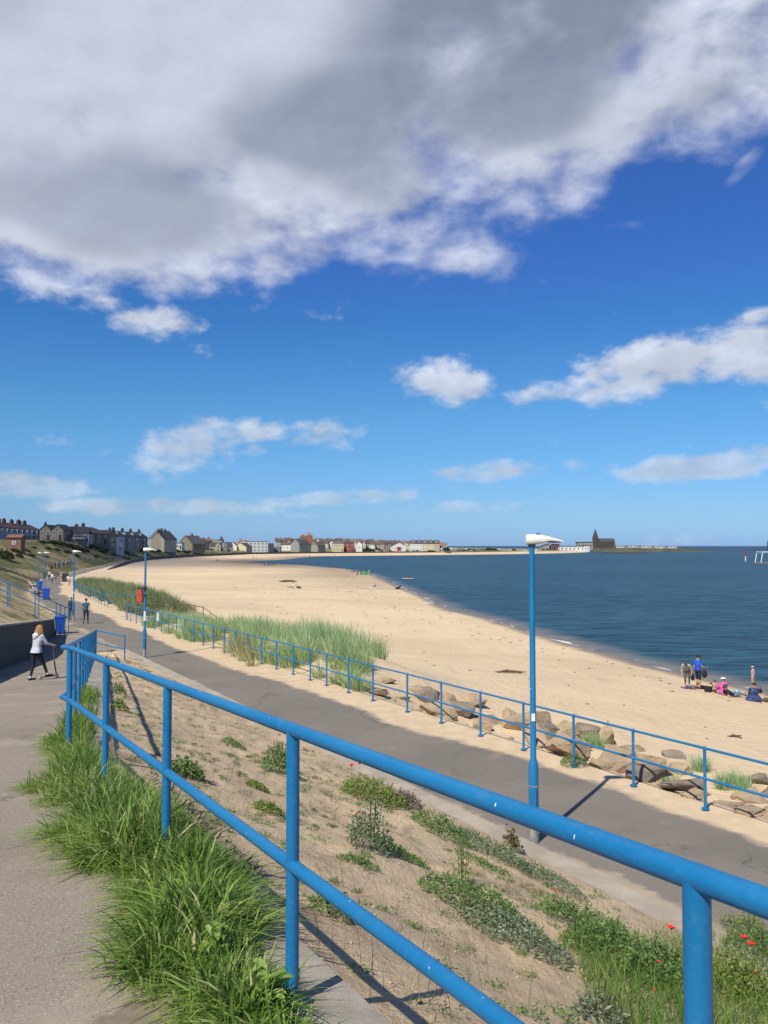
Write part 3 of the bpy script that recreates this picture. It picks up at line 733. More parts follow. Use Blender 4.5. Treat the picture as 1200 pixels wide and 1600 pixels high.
# ------------------------------------------------------------------ grass and leaves made of many small faces
def blades(name, pts, L, W, lean, tint, mat, droop=.55):
    """one mesh of grass blades: pts (N,3), L lengths, W widths, lean (N,2) horizontal lean per unit length"""
    n = len(pts); pts = np.asarray(pts, float); L = np.asarray(L)[:, None]; W = np.asarray(W)[:, None]
    lean = np.asarray(lean)
    l3 = np.concatenate([lean, np.zeros((n, 1))], 1)
    ang_ = rng.uniform(0, 2 * np.pi, n); side = np.stack([np.cos(ang_), np.sin(ang_), np.zeros(n)], 1)
    lm = np.clip(np.linalg.norm(lean, axis=1, keepdims=True), 0, 1.3)
    out = np.zeros((n, 7, 3))
    for k, (f, wd) in enumerate(((0, 1.0), (.38, .95), (.74, .62))):
        c = pts + np.array([0, 0, 1.0]) * L * (f - droop * f * f * lm * .62) + l3 * L * f * (f * .8 + .2)
        out[:, 2 * k] = c - side * W * wd / 2; out[:, 2 * k + 1] = c + side * W * wd / 2
    out[:, 6] = pts + np.array([0, 0, 1.0]) * L * (1 - droop * lm * .62) + l3 * L
    me = bpy.data.meshes.new(name)
    V = out.reshape(-1, 3); me.vertices.add(len(V)); me.vertices.foreach_set('co', V.ravel())
    base = (np.arange(n) * 7)[:, None]
    q = np.concatenate([base + [0, 1, 3, 2], base + [2, 3, 5, 4]], 1); tri = base + [4, 5, 6]
    loops = np.concatenate([q, tri], 1).ravel().astype(np.int32)
    me.loops.add(len(loops)); me.loops.foreach_set('vertex_index', loops)
    st = (np.arange(n) * 11)[:, None] + [0, 4, 8]; me.polygons.add(3 * n)
    me.polygons.foreach_set('loop_start', st.ravel().astype(np.int32)); me.polygons.foreach_set('loop_total', np.tile([4, 4, 3], n).astype(np.int32))
    me.update(calc_edges=True); me.validate()
    at_ = me.attributes.new('tint', 'FLOAT', 'POINT'); at_.data.foreach_set('value', np.repeat(np.asarray(tint, dtype=np.float32), 7))
    me.materials.append(M[mat]); me.polygons.foreach_set('use_smooth', [True] * len(me.polygons))
    return me
def leaves(name, pos, size, tint, mat, nrm=None, flat=.5, aspect=.45):
    """one mesh of folded diamond leaves"""
    n = len(pos); pos = np.asarray(pos, float); size = np.asarray(size)[:, None]
    a = rng.normal(size=(n, 3)); a[:, 2] = np.abs(a[:, 2]) * (1 - flat) + .1; a /= np.linalg.norm(a, axis=1, keepdims=True)
    r = rng.normal(size=(n, 3)); b = np.cross(a, r); b /= np.linalg.norm(b, axis=1, keepdims=True) + 1e-9
    c = np.cross(a, b)
    out = np.zeros((n, 4, 3))
    out[:, 0] = pos - a * 0; out[:, 1] = pos + a * size * .5 + b * size * aspect / 2 + c * size * .08
    out[:, 2] = pos + a * size; out[:, 3] = pos + a * size * .5 - b * size * aspect / 2 + c * size * .08
    me = bpy.data.meshes.new(name); V = out.reshape(-1, 3)
    me.vertices.add(len(V)); me.vertices.foreach_set('co', V.ravel())
    base = (np.arange(n) * 4)[:, None]; loops = np.concatenate([base + [0, 1, 2], base + [0, 2, 3]], 1).ravel().astype(np.int32)
    me.loops.add(len(loops)); me.loops.foreach_set('vertex_index', loops); me.polygons.add(2 * n)
    me.polygons.foreach_set('loop_start', (np.arange(2 * n) * 3).astype(np.int32)); me.polygons.foreach_set('loop_total', np.full(2 * n, 3, np.int32))
    me.update(calc_edges=True); me.validate()
    at_ = me.attributes.new('tint', 'FLOAT', 'POINT'); at_.data.foreach_set('value', np.repeat(np.asarray(tint, dtype=np.float32), 4))
    me.materials.append(M[mat]); return me
M['grass'] = leafmat('lush verge grass', [(0, (.050, .115, .022)), (.35, (.145, .255, .045)), (.7, (.29, .42, .085)), (.95, (.44, .53, .18)), (1, (.58, .50, .28))], trans=.45)
M['marram'] = leafmat('marram grass', [(0, (.16, .25, .12)), (.4, (.34, .48, .23)), (.75, (.56, .69, .36)), (.93, (.76, .80, .50)), (1, (.50, .36, .19))], trans=.42)
M['marramfar'] = leafmat('far dune grass', [(0, (.13, .18, .08)), (.6, (.24, .30, .14)), (1, (.46, .48, .25))], trans=.4)
M['weed'] = leafmat('weed leaves', [(0, (.055, .105, .033)), (.5, (.115, .195, .052)), (1, (.21, .30, .085))], trans=.2)
M['weedlight'] = leafmat('pale green weed leaves', [(0, (.09, .145, .025)), (.5, (.17, .235, .04)), (1, (.30, .34, .08))], trans=.25)
M['weedgrey'] = leafmat('grey green weed leaves', [(0, (.075, .105, .055)), (.5, (.14, .185, .095)), (1, (.27, .32, .20))], trans=.15)
M['dry'] = leafmat('dry grass', [(0, (.20, .145, .075)), (.5, (.33, .25, .14)), (.8, (.22, .22, .08)), (1, (.14, .19, .06))], trans=.2)
M['purple'] = leafmat('purple flowers', [(0, (.14, .03, .10)), (.5, (.22, .05, .18)), (1, (.10, .06, .05))], trans=.1)
M['pinkwhite'] = leafmat('small pale pink flowers', [(0, (.60, .42, .48)), (1, (.72, .66, .66))], trans=.1)
M['poppyred'] = pm('poppy red', (.75, .025, .012), (.60, .012, .008), 30, .5)
M['stem'] = pm('green stem', (.07, .12, .03), (.12, .16, .05), 10, .7)
M['seedhead'] = leafmat('brown seed heads', [(0, (.09, .05, .035)), (1, (.22, .15, .09))], trans=.1)

# verge grass between the path and the foreground railing
def nl(t): return interp(t, [-4, 2.2, 2.9, 3.3, 4.0, 5.0, 6.2, 7.6, 8.6, 9.6], [1.15, 1.15, 1.05, .95, .90, .98, .84, .92, 1.10, 1.3]) + .11 * math.sin(t * 3.1) + .06 * math.sin(t * 7.7 + 1)
def nr(t): return interp(t, [-4, 2.4, 3.1, 3.8, 4.6, 5.5, 7, 9.6], [1.10, 1.10, 1.14, 1.30, 1.55, 1.58, 1.45, 1.40])
def verge(count, t0, t1, Lm, Wm, hscale=1.0):
    P, L, W, LE, T = [], [], [], [], []
    nclump = int(count / 26)
    for _ in range(nclump):
        t = random.uniform(t0, t1); a, b = nl(t), nr(t)
        if b <= a: continue
        n = random.uniform(a, b); e = min(1, (n - a) / .22, (b - n) / .16)
        lump = mn.noise(Vector((t * 2.3, n * 2.6, 1.5))); 
        if lump < -.34 and random.random() < .6: continue
        ch = (.48 + .52 * e) * (1 + .85 * lump); gust = random.uniform(-.5, .5); hue = random.gauss(.40, .23)
        bend = .34 + .60 * (1 - e)
        out = -1 if n < (a + b) / 2 else 1
        for _ in range(26):
            tt, nn = t + random.gauss(0, .05), n + random.gauss(0, .05); x, y = TN(tt, nn)
            z = (zup(tt) - .0) if nn < ntop(tt) + .1 else zup(tt) - .05
            P.append((x, y, z - .01)); l = random.uniform(.45, 1.0) * Lm * ch * (1 + .25 * gust) * hscale; L.append(l); W.append(random.uniform(.7, 1.3) * Wm)
            q = random.uniform(0, 2 * math.pi); k = random.uniform(.15, 1.15)
            ln = (out * bend * (1 - e) * 1.2 + .12 * gust) * (.35 if out > 0 and t < 3.8 else 1)
            LE.append((math.cos(q) * k + NV.x * ln - TV.x * .1, math.sin(q) * k + NV.y * ln))
            T.append(min(.96, max(0, hue + (.22 * (1 - e) if out < 0 else 0) + random.gauss(0, .16)))) if random.random() > .065 else T.append(random.uniform(.96, 1))
    return P, L, W, LE, T
a = verge(17000, .5, 6.2, .34, .0068); b = verge(8500, 6.2, 10.2, .33, .0085); a2 = verge(8500, .5, 7.0, .42, .0135)
c = [u + v + x_ for u, v, x_ in zip(a, b, a2)]
gm = blades('grass_verge', *c, 'grass', droop=.95)
tag(link('grass_verge', gm), 'lush green long grass along the foot of the foreground railing', kind='stuff')
# a few grasses by the far ramp rail
P, L, W, LE, T = [], [], [], [], []
for _ in range(2600):
    t = random.uniform(9.4, 19); n = ntop(t) + random.uniform(-.18, .25) * (1 if random.random() < .6 else .5); x, y = TN(t, n)
    if mn.noise(Vector((t * .9, n, 3))) < -.05 + (t - 10) * .03: continue
    P.append((x, y, gz(x, y) - .01)); L.append(random.uniform(.12, .34)); W.append(.009); LE.append((random.uniform(-.6, .6), random.uniform(-.6, .6))); T.append(min(1, max(0, random.gauss(.4, .2))))
tag(link('grass_tufts', blades('grass_tufts', P, L, W, LE, T, 'grass')), 'thin green grass at the foot of the far part of the ramp railing', kind='stuff')
# broad dock leaves within the verge
def dock(px, py, nleaf, ln, lab, z_=0):
    p = hit(px, py); root = empty('dock_plant', p, lab, 'weed', 'broad leaved weeds in the grass verge')
    vs, fs, tt = [], [], []
    for i in range(nleaf):
        q = random.uniform(0, 6.28); up = random.uniform(.5, 1.1); l = ln * random.uniform(.7, 1.2); wd = l * .20
        d = Vector((math.cos(q) * math.cos(up), math.sin(q) * math.cos(up), math.sin(up))); s = Vector((-math.sin(q), math.cos(q), 0))
        b0 = Vector((random.gauss(0, .03), random.gauss(0, .03), .10 + random.random() * .08)); o = len(vs)
        for f, w_ in ((0, .15), (.25, .9), (.55, 1), (.8, .6)):
            c_ = b0 + d * l * f - Vector((0, 0, l * .45 * f * f))
            vs += [c_ - s * wd * w_ + Vector((0, 0, .01)), c_, c_ + s * wd * w_ + Vector((0, 0, .01))]
        vs.append(b0 + d * l - Vector((0, 0, l * .45)))
        for k in range(3):
            fs += [(o + k * 3, o + k * 3 + 1, o + k * 3 + 4, o + k * 3 + 3), (o + k * 3 + 1, o + k * 3 + 2, o + k * 3 + 5, o + k * 3 + 4)]
        fs += [(o + 9, o + 10, o + 12), (o + 10, o + 11, o + 12)]
        tt += [random.uniform(.45, .85)] * 13
    me = bpy.data.meshes.new('leaves'); me.from_pydata(vs, [], fs); a_ = me.attributes.new('tint', 'FLOAT', 'POINT'); a_.data.foreach_set('value', tt)
    me.materials.append(M['grass']); me.polygons.foreach_set('use_smooth', [True] * len(fs)); link('leaves', me, root)
    mb = MB(); mb.tube([(0, 0, -.05), (0, 0, .2)], .008, 6); mb.build('stem', 'stem', root)
dock(345, 1520, 18, .075, 'broad leaved weed low in the verge grass left of the second railing post')
dock(420, 1600, 18, .085, 'broad leaved weed at the bottom edge, below the second railing post')
dock(190, 1330, 18, .08, 'broad leaved weed in the grass between the third and fourth railing posts')
dock(270, 1440, 18, .08, 'broad leaved weed midway down the verge grass')

# marram grass on the dunes
def marram(region, nclump, per, Lm, Wm, wind, mat='marram', brown=None):
    P, L, W, LE, T = [], [], [], [], []
    for _ in range(nclump):
        p = region()
        if p is None: continue
        x, y, h = p; hue = random.gauss(.5, .12); ch = h * random.uniform(.75, 1.2)
        br = brown(x, y) if brown else 0
        rr = random.uniform(.14, .30) * (Lm / 1.0)
        for _ in range(per):
            q = random.uniform(0, 6.28); k = abs(random.gauss(0, .52)); px_, py_ = x + math.cos(q) * rr * random.random(), y + math.sin(q) * rr * random.random()
            P.append((px_, py_, 0)); L.append(random.uniform(.6, 1.05) * Lm * ch); W.append(Wm * random.uniform(.7, 1.3))
            LE.append((math.cos(q) * k + wind[0] * random.uniform(.3, 1.2), math.sin(q) * k + wind[1] * random.uniform(.3, 1.2)))
            T.append(1.0 if random.random() < br else min(.93, max(0, hue + random.gauss(0, .2))))
    zc = {}
    for i, (x, y, _) in enumerate(P):
        k = (round(x * 2), round(y * 2))
        if k not in zc: zc[k] = gz(k[0] / 2, k[1] / 2)
        P[i] = (x, y, zc[k] - .04)
    return P, L, W, LE, T
def reg1():
    t = random.uniform(24.5, 58.5)
    hi_ = interp(t, [26.5, 29, 32, 36, 44, 52, 59], [12.9, 15.5, 18.2, 18.0, 16.6, 15.6, 15.0]); lo_ = interp(t, [24, 31.5, 33, 37, 38.5, 60], [12.5, 12.4, 10.95, 11.0, 12.0, 12.1])
    n = random.uniform(lo_, hi_)
    if t < 31 and n < 13.3 and random.random() < .8: return None
    if mn.noise(Vector((t * .35, n * .5, 0))) < (-.06 if t > 40 else -.22): return None
    x, y = TN(t, n)
    return x, y, interp(n, [lo_, lo_ + .8, hi_ - 1, hi_], [.72, 1, 1, .7]) * interp(t, [24, 28, 40, 48, 59], [.7, 1, 1, .78, .65])
def br1(x, y): t, n = toTN(x, y); return .45 if (t > 31 and t < 39 and n < 12.3) else .03
d1 = marram(reg1, 470, 70, 1.42, .019, (-.10, -.12), brown=br1)
tag(link('dune_grass', blades('dune_grass', *d1, 'marram', droop=.7)), 'tall pale green dune grass behind the promenade railing', kind='stuff')
def reg2():
    t = random.uniform(68, 138); a_ = resample(PT, PR, [t])[0]; w_ = interp(t, [68, 76, 110, 138], [5.5, 7.5, 6.5, 3]); d = random.uniform(.2, w_)
    b_ = resample(PT, PL, [t])[0]; v = Vector((a_[0] - b_[0], a_[1] - b_[1])).normalized()
    return a_[0] + v.x * d, a_[1] + v.y * d, interp(d, [0, 1, w_ - 2, w_], [.8, 1.1, 1.2, .6])
d2 = marram(reg2, 640, 34, 1.3, .034, (-.15, -.1))
tag(link('dune_grass', blades('dune_grass', *d2, 'marramfar', droop=.6)), 'dark green dune grass between the far railing and the beach', kind='stuff')
def spot(px, py, r):
    c_ = hit(px, py)
    def f():
        q = random.uniform(0, 6.28); k = r * math.sqrt(random.random()); return c_.x + math.cos(q) * k, c_.y + math.sin(q) * k * .7, 1.0
    return f
for px, py, r, n_, h, lab in ((930, 1168, .35, 12, .62, 'small marram tuft among the dark boulders right of the tall lamp'), (1035, 1222, .45, 16, .55, 'dry topped marram tuft beside the second railing post from the right'),
                              (1095, 1205, .22, 8, .6, 'upright marram tuft behind the rightmost visible railing post'), (1140, 1232, .5, 18, .6, 'broad marram tuft right of the rightmost visible railing post')):
    me = blades('marram_tuft', *marram(spot(px, py, r), n_, 46, h, .013, (-.1, -.1)), 'marram', droop=.7)
    c_ = hit(px, py); me.transform(Matrix.Translation(-c_)); tag(link('marram_tuft', me, loc=c_), lab, 'grass tuft')

# weeds on the bank
def weed(px, py, rad_, h, nl_, size, mat, label, cat='weed', name='weed', stretch=(1, 1), stems=6, aspect=.45, rot=None, profile='dome', extra=None, group=None):
    p = hit(px, py); root = empty(name, p, label, cat, group)
    P = []
    q0 = rot if rot is not None else 0
    for i in range(nl_):
        q = random.uniform(0, 6.28); k = math.sqrt(random.random()); top = (1 - k * k) ** .5 if profile == 'dome' else 1 - k * .3
        x, y = math.cos(q) * k * rad_ * stretch[0], math.sin(q) * k * rad_ * stretch[1]
        x, y = x * math.cos(q0) - y * math.sin(q0), x * math.sin(q0) + y * math.cos(q0)
        lump = .65 + .5 * mn.noise(Vector((x * 5 / max(rad_, .1), y * 5 / max(rad_, .1), i * .0 + px)))
        z = h * top * lump * (random.random() ** .45)
        P.append((x, y, z + gz(p.x + x, p.y + y) - p.z))
    me = leaves('leaves', P, np.array([size * random.uniform(.6, 1.3) for _ in P]), [min(1, max(0, random.gauss(.5, .22))) for _ in P], mat, aspect=aspect)
    link('leaves', me, root)
    mb = MB()
    for i in range(stems):
        q = random.uniform(0, 6.28); k = random.random() * rad_ * .6
        dz = gz(p.x + math.cos(q) * k, p.y + math.sin(q) * k) - p.z
        mb.tube([(math.cos(q) * k * .4, math.sin(q) * k * .4, dz - .06), (math.cos(q) * k, math.sin(q) * k, dz + h * .8)], .004 + .003 * rad_, 5)
    mb.build('stems', 'stem', root)
    if extra:
        emat, en, es, eh = extra; Q = [P[random.randrange(len(P))] for _ in range(en)]
        Q = [(x, y, z + eh * random.random()) for x, y, z in Q]
        link('flowers', leaves('flowers', Q, np.array([es * random.uniform(.7, 1.2)] * en), [random.random() for _ in Q], emat, aspect=.8), root)['kind'] = 'stuff'
    return root
al = math.atan2(TV.y, TV.x)
weed(438, 1208, .30, .62, 1500, .045, 'weed', 'tall dark green bush on the bank, just left of the second railing post', 'bush', 'bush')
weed(292, 1215, .22, .30, 700, .05, 'weed', 'small dark leafy plant on the bank right of the third railing post')
weed(186, 1085, .16, .34, 300, .05, 'weed', 'upright leafy weed near the top of the bank between the fourth and corner posts')
weed(188, 1110, .14, .28, 260, .05, 'weedlight', 'lighter weed just below the upright one near the fourth post')
weed(585, 1252, .52, .48, 2600, .045, 'weedlight', 'round yellow green bush at the foot of the bank beside the kerb', 'bush', 'bush')
weed(636, 1262, .26, .34, 500, .04, 'weed', 'purple flowering plant beside the yellow green bush', 'flower', 'flowering_plant', extra=('purple', 420, .035, .05))
weed(580, 1328, .24, .66, 1100, .042, 'weedgrey', 'tall airy grey green weed in the middle of the bank')
weed(620, 1338, .42, .15, 900, .04, 'weed', 'low green mat of weed right of the tall airy weed', stretch=(1.3, .6), rot=al)
weed(560, 1350, .2, .1, 300, .035, 'weed', 'small low weed patch below the tall airy weed')
weed(421, 1268, .17, .14, 420, .04, 'weedlight', 'small green cushion plant left of the second railing post, the lower of two')
weed(402, 1232, .15, .12, 300, .04, 'weedlight', 'small green cushion plant left of the second railing post, the upper of two')
weed(365, 1165, .34, .12, 500, .04, 'weed', 'flat weed patch on the upper bank between the second and third posts', stretch=(1.4, .6), rot=al)
weed(690, 1300, .55, .32, 1500, .04, 'weed', 'dense green weed clump at the upper end of the long strip by the kerb', stretch=(1.2, .6), rot=al)
weed(765, 1335, .75, .26, 2400, .035, 'weedgrey', 'middle of the long weed strip by the kerb', stretch=(1.25, .45), rot=al)
weed(850, 1375, .6, .20, 1900, .032, 'weedgrey', 'lower end of the long weed strip by the kerb, dotted with pale flowers', stretch=(1.25, .5), rot=al, extra=('pinkwhite', 120, .018, .03))
weed(800, 1330, .14, .38, 300, .035, 'weedlight', 'upright seed bearing stalks in the weed strip left of the tall lamp base', extra=('seedhead', 120, .05, .1))
weed(735, 1410, .5, .22, 2600, .034, 'weed', 'large dark green mat in the centre of the lower bank, upper half', stretch=(1.3, .8), rot=al, extra=('pinkwhite', 90, .016, .03))
weed(800, 1462, .5, .20, 2600, .034, 'weedgrey', 'large dark green mat in the centre of the lower bank, lower half', stretch=(1.3, .7), rot=al, extra=('pinkwhite', 70, .016, .03))
weed(722, 1385, .12, .55, 260, .035, 'weedlight', 'thin yellow green stalks rising from the central weed mat')
weed(755, 1352, .4, .10, 700, .03, 'weed', 'narrow low weed strip above the central mat', stretch=(1.5, .4), rot=al)
weed(845, 1400, .25, .08, 260, .03, 'dry', 'sparse yellowing patch below the weed strip')
weed(345, 1262 + 230, .18, .12, 260, .035, 'weedgrey', 'faded weed under the middle rail')
weed(523, 1430, .16, .18, 340, .035, 'weed', 'small green plant in the shadow beside the second railing post')
weed(415, 1190, .3, .06, 200, .03, 'dry', 'dry straggling weed on the upper bank')
weed(910, 1450, .5, .30, 1700, .036, 'weed', 'weed mass left of the nearest railing post, far edge', stretch=(1.2, .7), rot=al)
weed(960, 1500, .42, .42, 2600, .038, 'weed', 'tall green weed mass directly left of the nearest railing post', stretch=(1.2, .9), rot=al)
weed(1030, 1540, .36, .46, 2600, .036, 'weed', 'green weed mass behind the nearest railing post', stretch=(1.1, .9), rot=al)
weed(1150, 1560, .50, .52, 3400, .036, 'weedlight', 'large mixed weed mass right of the nearest railing post', stretch=(1.2, .9), rot=al)
weed(1190, 1500, .40, .42, 1800, .036, 'weed', 'weeds at the right edge above the kerb', stretch=(1.2, .8), rot=al)
weed(940, 1600, .16, .28, 420, .05, 'weedgrey', 'silvery plant at the bottom of the bank left of the nearest post', aspect=.25)
weed(905, 1480, .2, .12, 260, .03, 'weedlight', 'thin pale weed between the central mat and the right hand weeds')
weed(1170, 1420 + 40, .3, .3, 800, .034, 'weedlight', 'pale weeds behind the right hand poppies', stretch=(1.3, .7), rot=al)
# tall blades within the right-hand weeds
P, L, W, LE, T = [], [], [], [], []
for _ in range(3600):
    px, py = random.uniform(905, 1260), 0; py = random.uniform(1470 + max(0, (960 - px)) * .2, 1640)
    if px < 990 and py > 1470 + (px - 880) * 1.1 + 40: continue
    p = hit(px, py); 
    if p is None: continue
    P.append((p.x, p.y, p.z - .02)); L.append(random.uniform(.14, .36)); W.append(.0055); LE.append((random.gauss(0, .35), random.gauss(0, .35))); T.append(min(1, max(0, random.gauss(.33, .22))))
tag(link('bank_grass', blades('bank_grass', P, L, W, LE, T, 'grass')), 'tall thin green grass among the weeds at the lower right', kind='stuff')
# sprigs of ground cover scattered over the bank
P, L, W, LE, T = [], [], [], [], []
for _ in range(2100):
    t = random.uniform(.5, 36); n = random.uniform(ntop(t) + .35, 7.7)
    if mn.noise(Vector((t * .5, n * .7, 9))) < -.02: continue
    x, y = TN(t, n)
    for _ in range(9):
        a_, b_ = x + random.gauss(0, .035), y + random.gauss(0, .035)
        P.append((a_, b_, gz(x, y) - .012)); L.append(random.uniform(.025, .11)); W.append(.0045); LE.append((random.gauss(0, .6), random.gauss(0, .6))); T.append(random.random())
tag(link('ground_cover', blades('ground_cover', P, L, W, LE, T, 'dry')), 'short dry sprigs and seedlings scattered over the bank', kind='stuff')
# low green rosettes scattered
P, S, T = [], [], []
for _ in range(560):
    t = random.uniform(1, 34) if random.random() < .4 else random.uniform(1, 14); n = random.uniform(ntop(t) + .6, 7.6); x, y = TN(t, n); z = gz(x, y); hue = random.random(); rr = random.uniform(.03, .12) * (1.5 if random.random() < .12 else 1)
    for _ in range(int(30 + rr * 500)):
        q = random.uniform(0, 6.28); k = rr * random.random() ** .6; P.append((x + math.cos(q) * k * 1.3, y + math.sin(q) * k, z - .012 + random.random() * .05 * (1 - k / rr * .6) + (0))); S.append(random.uniform(.014, .032)); T.append(min(1, max(0, hue * .7 + random.gauss(.1, .15))))
tag(link('seedlings', leaves('seedlings', P, np.array(S), T, 'weed')), 'tiny green rosettes dotted over the bank', kind='stuff')
# loose stones, clods and thin dry stalks
P, L, W, LE, T = [], [], [], [], []
for _ in range(170):
    px, py = random.uniform(470, 1000), random.uniform(1380, 1600); p = hit(px, py)
    t, n = toTN(p.x, p.y)
    if n < 1.8 or n > 7.8: continue
    P.append((p.x, p.y, p.z - .01)); L.append(random.uniform(.14, .42)); W.append(.0035); LE.append((random.gauss(0, .25), random.gauss(0, .25))); T.append(random.uniform(0, .3))
tag(link('dry_stalks', blades('dry_stalks', P, L, W, LE, T, 'dry')), 'thin dry grass stalks standing on the lower bank', kind='stuff')
mb = MB()
for _ in range(1500):
    t = random.uniform(.5, 20); n = random.uniform(ntop(t) + .3, 7.8); x, y = TN(t, n); r = random.uniform(.004, .016)
    mb.ball((x, y, gz(x, y) + r * .2), (r, r * random.uniform(.6, 1), r * .6), 5, 4)
tag(mb.build('loose_stones', 'coping'), 'small pale stones lying on the bank', kind='stuff')
# poppies
def poppy(px, py, h, size, lab, lean=(0, 0), foot=(0, 0)):
    top = None; p = hit(px, py + 4); g = hit(px, min(1640, py + 60))
    # stand the flower on the ground so that its head rises to the height seen
    D = g.y; zt = (pix_dir(px, py) * (D / pix_dir(px, py).y)).z; h = max(.12, zt - g.z)
    root = empty('poppy', g, lab, 'poppy', 'red poppies on the bank')
    mb = MB(); mb.tube([(0, 0, -.03), (.01, 0, h * .5), (0, 0, h)], .0025, 5); mb.build('stem', 'stem', root)
    mb = MB(); vs, fs = [], []
    for k in range(4):
        q = k * math.pi / 2 + random.random() * .5; o = len(vs)
        vs.append((0, 0, 0))
        for j in range(5):
            a_ = q - .75 + j * .375; rr = size * (.85 + .2 * math.sin(j * 2.1)); vs.append((math.cos(a_) * rr, math.sin(a_) * rr * .9, size * (.45 + .22 * (k % 2) + .08 * math.sin(j * 3))))
        fs += [(o, o + j, o + j + 1) for j in range(1, 5)]
    mb.add(vs, fs); mb.build('petals', 'poppyred', root, smooth=True, loc=(0, 0, h))
    mb = MB(); mb.ball((0, 0, h + size * .15), size * .22, 6, 5); mb.build('seed_head', 'dark', root)
for px, py, s_, lab in ((549, 1197, .045, 'red poppy above the yellow green bush, left one'), (562, 1194, .045, 'red poppy above the yellow green bush, right one'), (557, 1272, .022, 'small red poppy beside the tall airy weed'),
                        (1050, 1452, .042, 'red poppy touching the left side of the nearest railing post'), (1165, 1467, .044, 'upper of the two large red poppies at the right edge'), (1176, 1478, .044, 'lower of the two large red poppies at the right edge'),
                        (868, 1393, .020, 'tiny red poppy below the end of the weed strip'), (1030, 1504, .016, 'small faded poppy left of the nearest post'), (1043, 1445, .014, 'poppy bud just above the one by the nearest post'), (1182, 1520, .014, 'small dark red poppy at the right edge below the large ones'), (1024, 1548, .012, 'tiny poppy low beside the nearest post')):
    poppy(px, py, .3, s_, lab)

# ------------------------------------------------------------------ boulders
M['rock_tan'] = pm('tan sandstone', (.42, .31, .20), (.27, .20, .13), 1.8, .92, .9, 9, lo=.3, hi=.7, bdist=.05)
M['rock_grey'] = pm('grey whinstone', (.255, .205, .155), (.155, .128, .100), 1.5, .9, .9, 8, lo=.3, hi=.7, bdist=.05)
def boulder_mesh(i, mat):
    r = random.Random(i); bm = bmesh.new()
    for _ in range(13):
        v = Vector((r.gauss(0, 1), r.gauss(0, 1), r.gauss(0, 1))).normalized(); bm.verts.new((v.x * .5 * r.uniform(.85, 1.15), v.y * .42 * r.uniform(.85, 1.15), v.z * .40))
    bmesh.ops.convex_hull(bm, input=bm.verts); bmesh.ops.delete(bm, geom=[v for v in bm.verts if not v.link_faces], context='VERTS')
    bmesh.ops.bevel(bm, geom=list(bm.edges), offset=.014, segments=2, affect='EDGES', profile=.6)
    bmesh.ops.triangulate(bm, faces=bm.faces)
    bmesh.ops.subdivide_edges(bm, edges=[e for e in bm.edges if e.calc_length() > .14], cuts=2, use_grid_fill=True)
    bmesh.ops.recalc_face_normals(bm, faces=bm.faces)
    for v in bm.verts: v.co += v.co.normalized() * (mn.fractal(v.co * 3.5 + Vector((i * 7, 0, 0)), .6, 2, 5) * .06)
    me = bpy.data.meshes.new('boulder'); bm.to_mesh(me); bm.free(); me.materials.append(M[mat])
    me.polygons.foreach_set('use_smooth', [True] * len(me.polygons)); me.set_sharp_from_angle(angle=R(28)); return me
RM = {'rock_tan': [boulder_mesh(i, 'rock_tan') for i in range(7)], 'rock_grey': [boulder_mesh(20 + i, 'rock_grey') for i in range(7)]}
POSTS_PX = [(1195 + 110, 15), (1098, 1), (987, 2), (893, 3), (812, 4), (745, 5), (684, 6), (632, 7), (585, 8), (547, 9)]
# px, py of the foot, width px, height px, g grey / t tan
BO = [(585, 1082, 44, 14, 't'), (602, 1064, 30, 12, 't'), (624, 1088, 32, 14, 't'), (650, 1116, 58, 30, 't'), (668, 1094, 38, 32, 'g'), (655, 1080, 36, 16, 't'), (702, 1096, 30, 26, 'g'), (716, 1112, 44, 28, 'g'), (738, 1098, 40, 22, 't'),
      (770, 1128, 62, 38, 't'), (752, 1136, 34, 18, 't'), (800, 1160, 68, 34, 't'), (828, 1138, 74, 44, 'g'), (858, 1150, 54, 34, 'g'), (850, 1182, 64, 42, 't'), (884, 1150, 52, 34, 't'), (872, 1176, 44, 30, 't'), (928, 1152, 78, 50, 'g'), (956, 1160, 34, 48, 'g'), (966, 1186, 62, 34, 't'),
      (942, 1198, 40, 20, 't'), (968, 1202, 84, 34, 't'), (962, 1220, 76, 28, 'g'), (1000, 1172, 42, 28, 't'), (1012, 1196, 52, 34, 'g'), (1022, 1222, 40, 26, 't'), (1056, 1182, 38, 16, 'g'), (1062, 1206, 38, 22, 'g'), (1032, 1244, 66, 28, 'g'), (1086, 1246, 42, 20, 't'),
      (1128, 1256, 70, 14, 't'), (1176, 1250, 56, 26, 't'), (1190, 1272, 50, 18, 't'), (1148, 1222, 34, 18, 'g'), (1186, 1222, 40, 20, 'g'), (1150, 1275, 50, 12, 't'), (905, 1170, 34, 22, 't'), (696, 1116, 28, 16, 't'), (566, 1068, 26, 10, 't'), (790, 1120, 34, 22, 'g'), (1240, 1270, 60, 30, 't'), (1225, 1240, 50, 26, 'g')]
SEEN = set()
